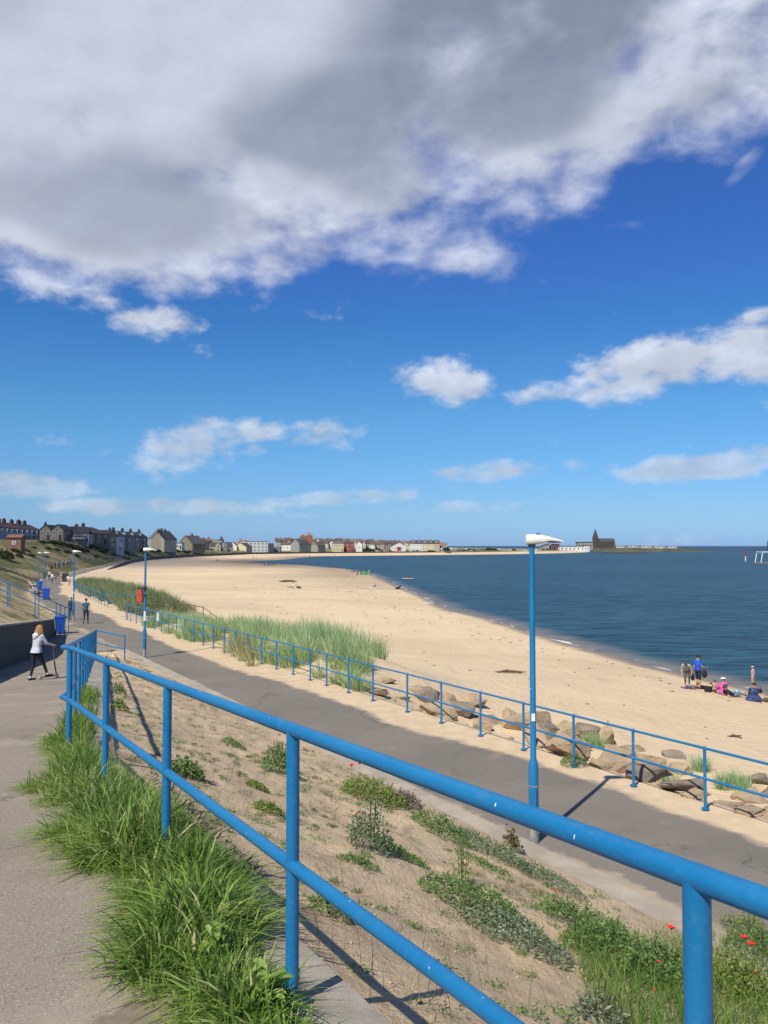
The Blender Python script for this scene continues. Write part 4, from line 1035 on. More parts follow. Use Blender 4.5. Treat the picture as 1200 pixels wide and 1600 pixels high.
for i, (px, py, wd, hh, tone) in enumerate(BO):
    mat = 'rock_grey' if tone == 'g' and i % 3 else 'rock_tan'
    p = hit(px, py + 3); D = p.y; sx = wd / F * D * 1.2; sz = hh / F * D * 1.38
    me = RM[mat][i % 7]; t_, n__ = toTN(p.x, p.y); p = p + Vector((NV.x, NV.y, 0)) * max(0, 12.28 + sx * .42 - n__)
    o = link('boulder', me, loc=p + Vector((0, .10, sz * .12)), rotz=random.uniform(-.5, .5))
    if i % 2: o.rotation_euler = (0, 0, math.pi + random.uniform(-.4, .4))
    o.scale = (sx, max(sx * .8, sz), sz * 1.15)
    near_ = min(POSTS_PX[1:], key=lambda q: abs(q[0] - px)); side_ = 'left' if px < near_[0] else 'right'
    size_ = 'large' if wd > 60 else 'small' if wd < 36 else 'medium'
    form = 'flat' if hh < wd * .42 else 'upright' if hh > wd * .8 else 'blocky'
    row_ = 'nearest row' if n_ and (toTN(p.x, p.y)[1] < 12.9) else 'back row' if toTN(p.x, p.y)[1] > 14.2 else 'middle row'
    lab_ = (f"{size_} {form} {'dark grey' if mat == 'rock_grey' else 'tan brown'} boulder, {row_}, {side_} of {ordn(near_[1] - 1)} railing post from right")
    if lab_ in SEEN: lab_ = lab_.replace(' boulder, ', ' boulder in ').replace(',', ' nearer camera,', 1) if lab_.replace(' boulder, ', ' boulder in ') not in SEEN else lab_.replace('boulder', 'rock')
    if len(lab_.split()) > 16 or ' nearer camera' in lab_: lab_ = lab_.replace(' in ', ', ').replace(' nearer camera', ' nearer us').replace('medium ', 'mid sized ' if 0 else 'medium ').replace('railing ', '')
    if lab_ in SEEN: lab_ = lab_.replace(' nearer us', '').replace('boulder', 'overlapped boulder')
    SEEN.add(lab_); tag(o, lab_, 'boulder', 'boulders below the promenade railing')
weed(897, 1196, .30, .34, 500, .05, 'weed', 'leafy dark green plant at the foot of the seaward railing beside the dark boulders')
weed(1075, 1420, .01, .01, 4, .01, 'weed', 'x').name = 'drop_me'
for o in [o for o in bpy.data.objects if o.name.startswith('drop_me')]:
    for c_ in list(o.children): bpy.data.objects.remove(c_)
    bpy.data.objects.remove(o)
# small stones and pebbles half sunk in the sand between the boulders
STN = sorted([(random.uniform(7, 25.5), random.uniform(12.5, 15.4), random.uniform(.12, .38)) for _ in range(46)] + [(random.uniform(8, 23), random.uniform(12.9, 14.9), random.uniform(.5, .95)) for _ in range(26)])
for i, (t, n, s_) in enumerate(STN):
    x, y = TN(t, n); mat = random.choice(['rock_grey', 'rock_tan', 'rock_tan'])
    o = link('stone', RM[mat][i % 7], loc=(x, y, gz(x, y) + s_ * .06), rotz=random.uniform(0, 6)); o.scale = (s_, s_ * .8, s_ * .6)
    tag(o, f"{'small' if s_ < .4 else 'rounded'} {'grey' if mat == 'rock_grey' else 'tan'} stone among the boulders, {ordn(i)} from the right" , 'stone', 'loose stones among the boulders')
# seaweed and driftwood on the sand
mb = MB()
for _ in range(230):
    if random.random() < .55:
        t = random.uniform(20, 200); i_ = min(range(len(tq)), key=lambda k: abs(tq[k] - t)); s_ = S_[i_]; a_ = R_[i_]; f = random.gauss(.84, .05)
    else:
        t = random.uniform(10, 160); i_ = min(range(len(tq)), key=lambda k: abs(tq[k] - t)); s_ = S_[i_]; a_ = R_[i_]; f = random.uniform(.35, .97)
    x, y = a_[0] + (s_[0] - a_[0]) * f, a_[1] + (s_[1] - a_[1]) * f; r = random.uniform(.02, .085) * (1 + t / 110)
    mb.ball((x, y, gz(x, y)), (r * random.uniform(1, 2.2), r, .03), 6, 4)
M['seaweed'] = pm('dry seaweed', (.07, .045, .028), (.12, .08, .05), 5, .9)
tag(mb.build('seaweed_scraps', 'seaweed'), 'dark scraps of seaweed strewn over the sand', kind='stuff')
def drift(px, py, l, h, lab, name='driftwood', seed=1):
    r = random.Random(seed); p = hit(px, py); root = empty(name, p, lab, 'driftwood' if name == 'driftwood' else 'seaweed'); mb = MB()
    pts = [(-l / 2 + l * i / 6, r.gauss(0, l * .03), h * .35 + r.random() * h * .3) for i in range(7)]
    mb.tube(pts, [h * .12, h * .35, h * .45, h * .4, h * .42, h * .3, h * .08], 7)
    mb.tube([pts[2], (pts[2][0] + l * .12, .05, h * 1.2)], [h * .25, .02], 6); mb.tube([pts[4], (pts[4][0] + l * .14, -.25, h * .2)], [h * .25, .02], 6)
    mb.build('log' if name == 'driftwood' else 'fronds', 'seaweed', root, smooth=True)
drift(450, 910, 3.8, .5, 'dark driftwood log lying on the open sand above the seated couple')
drift(797, 1052, 1.7, .16, 'long dark strand of seaweed on the sand left of the tall lamp', 'seaweed', 4)
drift(1148, 1152, .55, .10, 'small dark clump of seaweed on the sand below the beach group', 'seaweed', 6)
# fine asphalt litter
# ------------------------------------------------------------------ people
def plain(name, c, rough=.8, var=.75): 
    k = 'c_' + name
    if k not in M: M[k] = pm(name, c, tuple(x * var for x in c), 9, rough, .15, 30)
    return M[k]
SKIN = plain('skin', (.52, .29, .20), .6); PALE = plain('pale skin', (.62, .38, .28), .6)
J0 = dict(pelvis=(0, 0, .93), waist=(0, 0, 1.07), chest=(0, .0, 1.28), neck=(0, -.01, 1.47), head=(0, .015, 1.61),
          shR=(.18, 0, 1.41), elR=(.245, -.03, 1.13), wrR=(.255, .05, .90), haR=(.25, .08, .82), shL=(-.18, 0, 1.41), elL=(-.245, -.03, 1.13), wrL=(-.255, .05, .90), haL=(-.25, .08, .82),
          hipR=(.095, 0, .90), knR=(.105, .03, .49), anR=(.105, -.01, .09), toR=(.115, .15, .03), hipL=(-.095, 0, .90), knL=(-.105, .03, .49), anL=(-.105, -.01, .09), toL=(-.115, .15, .03))
def walkpose(s=1):
    d = dict(J0); a, b = ('R', 'L') if s > 0 else ('L', 'R'); x = .1 * s
    d['kn' + a] = (x, .17, .50); d['an' + a] = (x, .20, .10); d['to' + a] = (x * 1.1, .36, .06)
    d['kn' + b] = (-x, .02, .48); d['an' + b] = (-x, -.24, .14); d['to' + b] = (-x * 1.1, -.12, .03)
    d['el' + a] = (.25 * s, -.10, 1.15); d['wr' + a] = (.25 * s, -.16, .92); d['ha' + a] = (.25 * s, -.15, .84)
    d['el' + b] = (-.25 * s, .05, 1.13); d['wr' + b] = (-.24 * s, .20, .95); d['ha' + b] = (-.23 * s, .26, .89)
    return d
def sitpose(back=.12, legs='out'):
    d = dict(J0); dz = -.78
    for k in ('pelvis', 'waist', 'chest', 'neck', 'head', 'shR', 'shL'):
        x, y, z = d[k]; z2 = z + dz; d[k] = (x, y - (z2 - .15) * back, z2)
    for s, q in ((1, 'R'), (-1, 'L')):
        d['hip' + q] = (.10 * s, .02, .12)
        if legs == 'out': d['kn' + q] = (.14 * s, .42, .20); d['an' + q] = (.13 * s, .84, .07); d['to' + q] = (.15 * s, .90, .20)
        elif legs == 'up': d['kn' + q] = (.14 * s, .38, .46); d['an' + q] = (.13 * s, .52, .08); d['to' + q] = (.14 * s, .68, .04)
        elif legs == 'seat': d['kn' + q] = (.13 * s, .42, .12); d['an' + q] = (.13 * s, .50, -.30); d['to' + q] = (.14 * s, .66, -.35)
        sh = Vector(d['sh' + q])
        if legs == 'up': d['el' + q] = (.26 * s, .10, .40); d['wr' + q] = (.16 * s, .32, .42); d['ha' + q] = (.08 * s, .38, .42)
        elif legs == 'seat': d['el' + q] = (.25 * s, 0, .38); d['wr' + q] = (.17 * s, .22, .28); d['ha' + q] = (.15 * s, .32, .24)
        else: d['el' + q] = (.27 * s, -.14, .36); d['wr' + q] = (.28 * s, -.22, .12); d['ha' + q] = (.29 * s, -.24, .04)
    return d
LIE = dict(pelvis=(0, 0, .13), waist=(0, -.15, .18), chest=(0, -.33, .30), neck=(0, -.46, .42), head=(0, -.52, .55), shR=(.18, -.40, .36), elR=(.26, -.50, .08), wrR=(.24, -.28, .06), haR=(.22, -.2, .05), shL=(-.18, -.40, .36), elL=(-.26, -.50, .08), wrL=(-.24, -.28, .06), haL=(-.22, -.2, .05),
           hipR=(.1, .03, .12), knR=(.12, .42, .16), anR=(.12, .82, .07), toR=(.15, .88, .2), hipL=(-.1, .03, .12), knL=(-.14, .40, .20), anL=(-.12, .82, .07), toL=(-.15, .88, .2))
BEND = dict(J0); BEND.update(pelvis=(0, -.05, .90), waist=(0, .02, 1.03), chest=(0, .19, 1.17), neck=(0, .33, 1.27), head=(0, .44, 1.31), shR=(.18, .27, 1.24), elR=(.24, .30, .97), wrR=(.22, .36, .74), haR=(.21, .38, .66), shL=(-.18, .27, 1.24), elL=(-.28, .20, .99), wrL=(-.27, .24, .76), haL=(-.26, .25, .68), hipR=(.1, -.06, .87), hipL=(-.1, -.06, .87))
def seg_d(P, a, b, ra, rb):
    ab = b - a; t = np.clip(((P - a) @ ab) / max(ab @ ab, 1e-9), 0, 1); return np.linalg.norm(P - (a + t[:, None] * ab), axis=1) - (ra + (rb - ra) * t)
def person(label, loc, rotz, J=J0, H=1.75, top=(.2, .3, .5), bottom=(.05, .06, .09), shoe=(.03, .03, .03), hair=(.06, .035, .02), skin=None, sleeve='short', legs='long', hairstyle='short', hat=None, voxel=.03,
           fat=1.0, group=None, skirt=False, head_scale=1.0, face=False, fingers=False, cat='person', extra_top=None):
    J = {k: np.array(v, float) for k, v in J.items()}; s = H / 1.75
    root = empty('person', loc, label, cat, group, rotz, s)
    mb = MB(); segs = []
    def cap(a, b, ra, rb, z):
        n_ = 4; pts = [a + (b - a) * i / (n_ - 1) for i in range(n_)]; mb.tube(pts, [ra + (rb - ra) * i / (n_ - 1) for i in range(n_)], 10); mb.ball(a, ra, 10, 7); mb.ball(b, rb, 10, 7); segs.append((a, b, ra, rb, z))
    def J_(k): return J[k]
    xa = J['shR'] - J['shL']; xa /= np.linalg.norm(xa)
    sp = ['pelvis', 'waist', 'chest', 'neck']; wx = [.165 * fat, .145 * fat, .175 * fat, .085]; wy = [.115 * fat, .105 * fat, .118 * fat, .075]
    pts = [J[k] for k in sp]; pts.insert(0, J['pelvis'] * 1.0 + (J['pelvis'] - J['waist']) * .55); wx.insert(0, .12 * fat); wy.insert(0, .09 * fat)
    pts.insert(4, pts[3] * .35 + pts[4] * .65); wx.insert(4, .150); wy.insert(4, .095)
    vs, fs = [], []
    for i, p in enumerate(pts):
        t = pts[min(i + 1, len(pts) - 1)] - pts[max(i - 1, 0)]; t /= np.linalg.norm(t); ya = np.cross(t, xa); ya /= np.linalg.norm(ya)
        for k in range(14): q = 2 * math.pi * k / 14; vs.append(p + xa * math.cos(q) * wx[i] + ya * math.sin(q) * wy[i])
    for i in range(len(pts) - 1):
        for k in range(14): k2 = (k + 1) % 14; fs.append((i * 14 + k, i * 14 + k2, (i + 1) * 14 + k2, (i + 1) * 14 + k))
    fs += [tuple(reversed(range(14))), tuple((len(pts) - 1) * 14 + k for k in range(14))]; mb.add(vs, fs)
    segs.append((J['pelvis'] + (J['waist'] - J['pelvis']) * .25, J['chest'], .14 * fat, .15 * fat, 'top')); segs.append((J['chest'], pts[4], .15 * fat, .11, 'top'))
    segs.append((pts[0], J['pelvis'], .11 * fat, .15 * fat, 'top' if skirt else 'bottom'))
    cap(J['neck'] - (J['head'] - J['neck']) * .3, J['head'], .058, .055, 'skin')
    hd = J['head']; up = hd - J['neck']; up /= np.linalg.norm(up); fw = np.cross(up, xa); fw /= np.linalg.norm(fw)
    fw = fw if (fw[1] > 0 or abs(fw[1]) < .3 and fw[2] < 0) else -fw
    hs = head_scale
    cap(hd + up * .035 * hs - fw * .012, hd + up * .035 * hs + fw * .012, .088 * hs, .084 * hs, 'skin'); cap(hd + up * .02 * hs + fw * .01, hd - up * .05 * hs + fw * .035, .076 * hs, .045 * hs, 'skin')
    cap(hd + fw * .085 * hs + up * .01, hd + fw * .10 * hs - up * .012 * hs, .011, .016, 'skin')
    for q in (1, -1): cap(hd + xa * q * .084 * hs - up * .015, hd + xa * q * .088 * hs + up * .015, .012, .016, 'skin')
    for q in 'RL':
        up_z = {'long': ('top', 'top'), 'short': ('top', 'skin'), 'none': ('skin', 'skin')}[sleeve]
        sh, e, wr, ha = J['sh' + q], J['el' + q], J['wr' + q], J['ha' + q]
        m_ = sh + (e - sh) * .6; f = 1.12 if sleeve == 'long' else 1.0
        cap(J['chest'] * .3 + sh * .7, sh, .07, .062 * f, 'top' if sleeve != 'none' else 'top')
        cap(sh, m_, .060 * f, .048 * f, up_z[0]); cap(m_, e, .046 * f, .042 * f, up_z[1] if sleeve != 'long' else 'top'); cap(e, wr, .042 * f, .028 * f, up_z[1])
        cap(wr, ha, .026, .032, 'skin')
        hp, k, an, to = J['hip' + q], J['kn' + q], J['an' + q], J['to' + q]
        lz = {'long': ('bottom', 'bottom', 'bottom'), 'knee': ('bottom', 'bottom', 'skin'), 'short': ('bottom', 'skin', 'skin'), 'crop': ('bottom', 'bottom', 'bottom'), 'bare': ('skin', 'skin', 'skin')}[legs]
        m1 = hp + (k - hp) * .5; cap(hp, m1, .090 * fat ** .5, .078 * fat ** .5, lz[0]); cap(m1, k, .076 * fat ** .5, .056, lz[1]); m2 = k + (an - k) * .45
        cap(k, m2, .054, .052, lz[2]); m3 = m2 + (an - m2) * .6
        cap(m2, m3, .052, .042, lz[2]); cap(m3, an, .041, .038, 'skin' if legs == 'crop' else lz[2])
        heel = an - (to - an) * np.array([.28, .28, 0]); heel[2] = an[2] - .045 if an[2] > 0 else an[2]; 
        cap(an - np.array([0, 0, .02]), heel, .038, .036, 'shoe'); cap(heel, to, .038, .032, 'shoe'); cap(to, to + (to - an) * .15 * np.array([1, 1, 0]), .032, .026, 'shoe')
    tmp = mb.build('body', [SKIN])
    md = tmp.modifiers.new('r', 'REMESH'); md.mode = 'VOXEL'; md.voxel_size = voxel / s * (.7 if voxel < .02 else .6)
    sm = tmp.modifiers.new('s', 'SMOOTH'); sm.factor = .5; sm.iterations = 3 if voxel < .02 else 1
    dg = bpy.context.evaluated_depsgraph_get(); me = bpy.data.meshes.new_from_object(tmp.evaluated_get(dg)); bpy.data.objects.remove(tmp)
    me.materials.clear(); zones = ['skin', 'top', 'bottom', 'shoe']
    cn = lambda c: c if isinstance(c, bpy.types.Material) else plain('cloth %02x%02x%02x' % tuple(int(255 * min(1, v)) for v in c), c)
    for m_ in (skin or SKIN, cn(top), cn(bottom), cn(shoe)): me.materials.append(m_)
    P = np.array([p.center for p in me.polygons]); D = np.array([seg_d(P, a, b, ra, rb) for a, b, ra, rb, _ in segs]); zi = np.array([zones.index(z[4]) for z in segs])[D.argmin(0)]
    if fingers:
        f2 = MB()
        for q, sg in (('R', 1), ('L', -1)):
            wr, ha = J['wr' + q], J['ha' + q]; d = ha - wr; d /= np.linalg.norm(d); sdv = np.cross(d, xa); sdv /= np.linalg.norm(sdv)
            for k in range(4):
                b0 = ha + sdv * (.024 - .016 * k) + d * .018; l = (.062, .070, .066, .052)[k]; cu = -xa * sg * .35
                f2.tube([b0, b0 + d * l * .45 + cu * l * .1, b0 + d * l * .8 + cu * l * .35, b0 + d * l * .95 + cu * l * .6], [.0085, .008, .007, .005], 6)
            tb = wr + d * .03 + sdv * .03; f2.tube([tb, tb + sdv * .028 + d * .022, tb + sdv * .032 + d * .05], [.011, .009, .006], 6)
        fm = bpy.data.meshes.new('f'); fm.from_pydata(f2.v, [], f2.f)
        bm = bmesh.new(); bm.from_mesh(me); nb = len(bm.faces); bm.from_mesh(fm); bm.to_mesh(me); bm.free(); zi = np.concatenate([zi, np.zeros(len(me.polygons) - nb, int)])
    me.polygons.foreach_set('material_index', zi.astype(np.int32)); me.polygons.foreach_set('use_smooth', [True] * len(me.polygons)); me.name = 'body'
    link('body', me, root)
    if face:
        e2 = MB()
        for q in (1, -1): c_ = hd + up * .022 + fw * .078 * hs + xa * q * .032; e2.ball(c_, .009, 8, 6)
        e2.build('eyes', plain('eye dark', (.03, .02, .02)), root)
        e3 = MB(); c_ = hd - up * .045 + fw * .078; e3.ball(c_, (.022, .007, .006), 8, 5); e3.build('mouth', plain('lip', (.35, .12, .10)), root)
    h = MB(); c0 = hd + up * .045 * hs - fw * .018
    if hairstyle != 'none':
        vs, fs = [], []; sg_ = 16
        for i in range(8):
            a_ = math.pi * (.02 + .60 * i / 7)
            for k in range(sg_):
                q = 2 * math.pi * k / sg_; fr_ = math.sin(q)                # +fw is the face: the cap stops higher there
                a2 = a_ * (1 - .38 * max(0, fr_)); rr = (.103 + .004 * math.sin(k * 5 + i)) * hs
                vs.append(c0 + up * rr * math.cos(a2) + (xa * math.cos(q) * .94 + fw * math.sin(q) * 1.02) * rr * math.sin(a2))
        for i in range(7):
            for k in range(sg_): k2 = (k + 1) % sg_; fs.append((i * sg_ + k, i * sg_ + k2, (i + 1) * sg_ + k2, (i + 1) * sg_ + k))
        fs.append(tuple(range(sg_))); h.add(vs, fs)
        if hairstyle == 'long':
            dn = np.array([0, 0, -1.0])
            for k in range(46):
                q = math.pi * (1.02 + .96 * k / 45); st = c0 + (xa * math.cos(q) * .088 + fw * math.sin(q) * .088) * hs
                jit = np.array([random.gauss(0, .012), random.gauss(0, .012), 0]); l = random.uniform(.24, .34)
                o_ = (xa * math.cos(q) * .05 + fw * math.sin(q) * .03)
                h.tube([st + up * .03, st + dn * l * .35 + o_ * .7 + jit, st + dn * l * .7 + o_ + jit * 1.5, st + dn * l + o_ * .7 + jit * 2.2], [.018, .019, .017, .004], 6)
        h.build('hair', cn(hair), root, smooth=True)
    if hat:
        hm = MB(); hc, style = hat
        c1 = hd + up * .07 * hs
        hm.tube([c1 - up * .01, c1 + up * .03, c1 + up * .07, c1 + up * .085], [.115, .112, .085, .03], 14)
        if style == 'cap': hm.tube([c1 + fw * .08, c1 + fw * .17 - up * .01], [.07, .05], 10) if 0 else hm.box(-.07, .07, 0, .12, -.006, .006, mat=Matrix.Translation(Vector(c1 + fw * .08)) @ Matrix((Vector(xa), Vector(fw), Vector(up))).transposed().to_4x4())
        if style == 'sun': hm.tube([c1 - up * .006, c1 + up * .006], [.17, .165], 16)
        hm.build('hat', cn(hc), root, smooth=True)
    return root
NEAR, MIDV, FARV = .016, .024, .045

# girl with a scooter
gp = hit(56, 1063)
JG = dict(J0)
JG.update(hipL=(-.09, -.03, .90), knL=(-.10, -.03, .49), anL=(-.11, -.13, .09), toL=(-.13, .05, .03), hipR=(.09, .02, .89), knR=(.10, .20, .52), anR=(.10, .34, .17), toR=(.11, .51, .12),
          chest=(0, .05, 1.28), neck=(0, .09, 1.46), head=(0, .12, 1.60), waist=(0, .01, 1.07), shR=(.17, .09, 1.40), elR=(.23, .22, 1.17), wrR=(.21, .44, 1.10), haR=(.20, .51, 1.08), shL=(-.17, .08, 1.40), elL=(-.23, .19, 1.17), wrL=(-.21, .42, 1.11), haL=(-.20, .49, 1.09))
girl = person('long haired person in a pale grey hooded jacket and black leggings pushing a scooter', gp, R(-35), JG, H=1.36, top=(.50, .52, .56), bottom=(.018, .018, .026), shoe=(.04, .04, .05), hair=(.42, .21, .085), sleeve='long', hairstyle='long', voxel=NEAR, fat=1.12, face=True, fingers=True, head_scale=1.08, skin=PALE)
mb = MB(); mb.tube([(0, .02, 1.44), (0, -.04, 1.40), (0, -.07, 1.33)], [.10, .11, .06], 14); mb.build('hood', plain('white lining', (.70, .70, .72)), girl, smooth=True)
mb = MB()
for zz, r_ in ((.93, .185), (1.0, .175)): pass
vs, fs = [], []
for i, (z, a_, b_) in enumerate(((1.06, .172, .128), (.97, .192, .150), (.89, .205, .165))):
    for k in range(18): q = 2 * math.pi * k / 18; w_ = 1 + .04 * math.sin(k * 2.6); vs.append((math.cos(q) * a_ * w_, math.sin(q) * b_ * w_ + .01 - i * .01, z))
for i in range(2):
    for k in range(18): k2 = (k + 1) % 18; fs.append((i * 18 + k, i * 18 + k2, (i + 1) * 18 + k2, (i + 1) * 18 + k))
mb.add(vs, fs); mb.build('jacket_hem', plain('pale jacket', (.56, .58, .62)), girl, smooth=True)
mb = MB()
for q in ('R', 'L'):
    a_ = JG['an' + q]; mb.tube([(a_[0], a_[1], a_[2] - .005), (a_[0], a_[1], a_[2] + .05)], [.047, .044], 12)
mb.build('socks', plain('white sock', (.75, .74, .74)), girl, smooth=True)
sc_ = empty('scooter', gp, 'small purple and silver push scooter held by the long haired person', 'scooter', None, R(-35), 1.36 / 1.75)
mb = MB(); mb.box(.06, .15, .14, .62, .075, .095); mb.build('deck', plain('dark deck', (.03, .03, .035)), sc_)
mb = MB(); mb.tube([(.105, .66, .13), (.105, .58, .55)], .022, 10); mb.build('stem', plain('purple paint', (.12, .01, .16)), sc_, smooth=True)
mb = MB(); mb.tube([(.105, .58, .55), (.105, .50, 1.05)], .015, 10); mb.build('steering_tube', 'galv', sc_, smooth=True)
mb = MB(); mb.tube([(-.14, .50, 1.08), (.105, .50, 1.06), (.33, .50, 1.08)], .013, 10); hb = mb.build('handlebar', 'galv', sc_, smooth=True)
for x in (-.14, .33):
    mb = MB(); mb.tube([(x - .05, .50, 1.08), (x + .05, .50, 1.08)], .022, 10); mb.build('grip', 'dark', hb, smooth=True)
for y in (.10, .70):
    mb = MB(); mb.tube([(.09, y, .065), (.12, y, .065)], .065, 16); mb.build('wheel', plain('pale wheel', (.5, .48, .5)), sc_, smooth=True)
P_ = person
P_('person in a teal T-shirt and dark jeans walking away down the promenade', hit(134, 975), R(8), walkpose(1), H=1.68, top=(.022, .105, .19), bottom=(.025, .035, .06), shoe=(.03, .03, .03), hair=(.05, .03, .02), voxel=NEAR, fingers=True, fat=1.05)
P_('person in dark clothes half hidden behind the third street lamp', hit(111, 968), R(170), J0, H=1.55, top=(.02, .025, .06), bottom=(.02, .025, .05), sleeve='long', voxel=MIDV)
# the walkers and sitters farther along
def far(px, py, lab, **k):
    rz = k.pop('rz', random.uniform(-3, 3)); J = k.pop('J', None) or walkpose(random.choice((1, -1))); k.setdefault('voxel', .04); k.setdefault('group', 'people along the promenade')
    return person(lab, hit(px, py), rz, J, **k)
S1, S2, S3, S4 = sitpose(.35, 'seat'), sitpose(.1, 'up'), sitpose(.12, 'out'), LIE
def seated(px, py, lab, rz, dz=.36, **k):
    p = hit(px, py); k.setdefault('group', 'people along the promenade'); return person(lab, p + Vector((0, 0, dz)), rz, S1, voxel=.03, **k)
W_, BLK, NAVY = (.70, .68, .66), (.015, .015, .018), (.02, .03, .09)
# low bench at the foot of the bank
def bench(px, py, rz, lab):
    root = empty('bench', hit(px, py), lab, 'bench', None, rz); mb = MB()
    mb.box(-1.1, 1.1, -.22, .22, .37, .43); mb.build('seat', 'darkwood', root)
    for x in (-.9, .9): mb = MB(); mb.box(x - .05, x + .05, -.18, .18, -.2, .37); mb.build('leg', 'concrete', root)
bz = R(-62)
bench(50, 921, R(118), 'low dark bench behind the far blue bin, farther of two at the bank foot'); bench(57, 932, R(118), 'low dark bench beside the nearer far bin, closer of two at the bank foot')
seated(46.5, 919.5, 'fair person sunbathing on the farther bench, left of the pair', bz, top=(.62, .42, .32), bottom=NAVY, skin=PALE, sleeve='none', legs='knee', hair=(.35, .22, .1))
seated(49.5, 921.5, 'person in a cream top on the farther bench, right of the pair', bz, top=(.66, .55, .42), bottom=BLK, hair=(.3, .2, .1))
seated(54, 931.5, 'person in a pale blue shirt and white cap on the nearer bench', bz, top=(.38, .47, .62), bottom=NAVY, sleeve='long', hat=((.7, .7, .7), 'cap'), fat=1.15)
seated(58.5, 934, 'bare chested person with dark shorts on the nearer bench', bz, top=(.55, .32, .22), bottom=BLK, legs='knee')
far(69.5, 909, 'person dressed all in black standing between the two far bins and the walkers', top=BLK, bottom=BLK, sleeve='long', hair=BLK, J=J0)
far(77, 907, 'person in a cream top and dark blue trousers walking beside the fourth lamp', top=(.70, .58, .44), bottom=NAVY)
far(81.5, 912, 'person in a white top and blue jeans walking towards the camera', top=W_, bottom=(.04, .10, .28), rz=3.1)
far(90.5, 912.5, 'person in a black top and pale shorts in the middle of the far walkers', top=BLK, bottom=(.5, .46, .42), legs='knee', sleeve='short', H=1.85, hair=BLK)
far(96.5, 908.5, 'person in a white T-shirt and grey trousers in the far group', top=W_, bottom=(.15, .15, .17))
far(87.5, 908, 'short person in dark clothes left of the one in black and pale shorts', top=(.03, .03, .05), bottom=(.02, .02, .03), H=1.45)
far(108.5, 914.5, 'person in white leaning by the end of the promenade railing', top=W_, bottom=(.6, .5, .4), legs='knee', J=BEND, rz=1.2)
far(105.5, 911, 'small person in a cream sun top beside the one in white', top=(.65, .56, .45), bottom=(.5, .4, .35), H=1.2)
far(80.5, 893.5, 'person in a bright red jacket on the far promenade', top=(.42, .02, .02), bottom=(.05, .04, .05), sleeve='long', fat=1.3)
for i, (px, py, c) in enumerate([(86, 888.5, (.05, .08, .16)), (91, 888, (.10, .15, .25)), (93, 887.4, (.03, .05, .12)), (99, 886, (.35, .35, .4)), (101, 887, (.05, .10, .25)), (104, 886, (.4, .38, .36)), (106, 886.4, (.02, .03, .05)), (109, 885.6, (.05, .12, .30)), (111, 885.8, (.06, .07, .15)), (114, 885.6, (.22, .06, .05)), (77, 889, (.05, .08, .2)),
                                 (131, 878.6, (.05, .1, .24)), (134, 878.6, (.05, .12, .28)), (138, 878, (.07, .12, .26)), (141, 877.8, (.06, .08, .18)), (165, 875.6, (.05, .1, .24)), (168, 875, (.1, .13, .22)), (172, 874.6, (.4, .4, .42)), (175.5, 875, (.06, .11, .25)), (178, 874.6, (.05, .1, .22)), (190, 873, (.1, .1, .15)), (195, 873, (.06, .08, .12)), (201, 872.6, (.2, .19, .2)), (222, 870.6, (.06, .04, .05))]):
    cn_ = 'grey' if max(c) > .3 else 'dark red' if c[0] > .2 else 'blue' if c[2] > .2 else 'dark'
    zone_ = 'in distant crowd near third lamp' if px < 120 else 'on far path above beach' if px < 200 else 'on sea wall near second lamp'
    far(px, py, f'tiny {cn_} clothed person, {ordn(i if px < 120 else i - 11)} from the left {zone_}', top=c, bottom=(.04, .05, .08), voxel=.06, hairstyle='short')
# the group on the beach at the right
G = dict(group='beach party at the right', voxel=MIDV)
bend2 = dict(BEND); 
P_('bending person in a striped grey top and cropped olive trousers with a black bag', hit(1074, 1073.5), R(150), bend2, H=1.70, top=(.33, .37, .34), bottom=(.085, .09, .06), shoe=(.5, .35, .3), hair=(.10, .05, .03), legs='crop', fingers=True, fat=1.1, face=True, **G)
P_('standing person in a bright blue T-shirt, navy shorts and black cap', hit(1091, 1076), R(-70), dict(J0, elR=(.25, .08, 1.15), wrR=(.24, .28, 1.10), haR=(.23, .35, 1.10)), H=1.78, top=(.015, .09, .55), bottom=(.015, .025, .05), shoe=(.02, .02, .02), legs='knee', hat=((.012, .012, .016), 'cap'), fat=1.25, fingers=True, face=True, **G)
P_('bare shouldered child with brown hair sitting on the sand behind the dog', hit(1116, 1081), R(20), S2, H=1.15, top=(.60, .36, .26), bottom=(.05, .04, .05), hair=(.09, .05, .03), sleeve='none', legs='short', **G)
P_('person in a bright pink hoodie and white hat sitting with back to the camera', hit(1130, 1086), R(5), S2, H=1.62, top=(.75, .12, .42), bottom=(.60, .12, .36), sleeve='long', hat=((.8, .74, .76), 'sun'), fat=1.28, **G)
P_('person in navy with a dark cap lying propped on one elbow on the sand', hit(1146, 1089), R(-78), S4, H=1.60, top=(.02, .025, .06), bottom=(.15, .17, .20), hat=((.05, .05, .06), 'cap'), legs='long', shoe=(.1, .12, .16), **G)
P_('dark haired person in a spotted navy dress sitting at the right edge', hit(1178, 1095), R(-10), S2, H=1.66, top=(.018, .035, .12), bottom=(.018, .035, .12), hair=(.05, .025, .02), hairstyle='short', fat=1.3, skirt=True, **G)
P_('small child in a pink hat and flowered swimsuit standing by the water', hit(1177, 1073), R(35), J0, H=1.16, top=(.62, .36, .40), bottom=(.62, .40, .36), skin=PALE, sleeve='none', legs='short', hat=((.75, .48, .50), 'sun'), hair=(.07, .04, .03), shoe=(.55, .33, .25), **G)
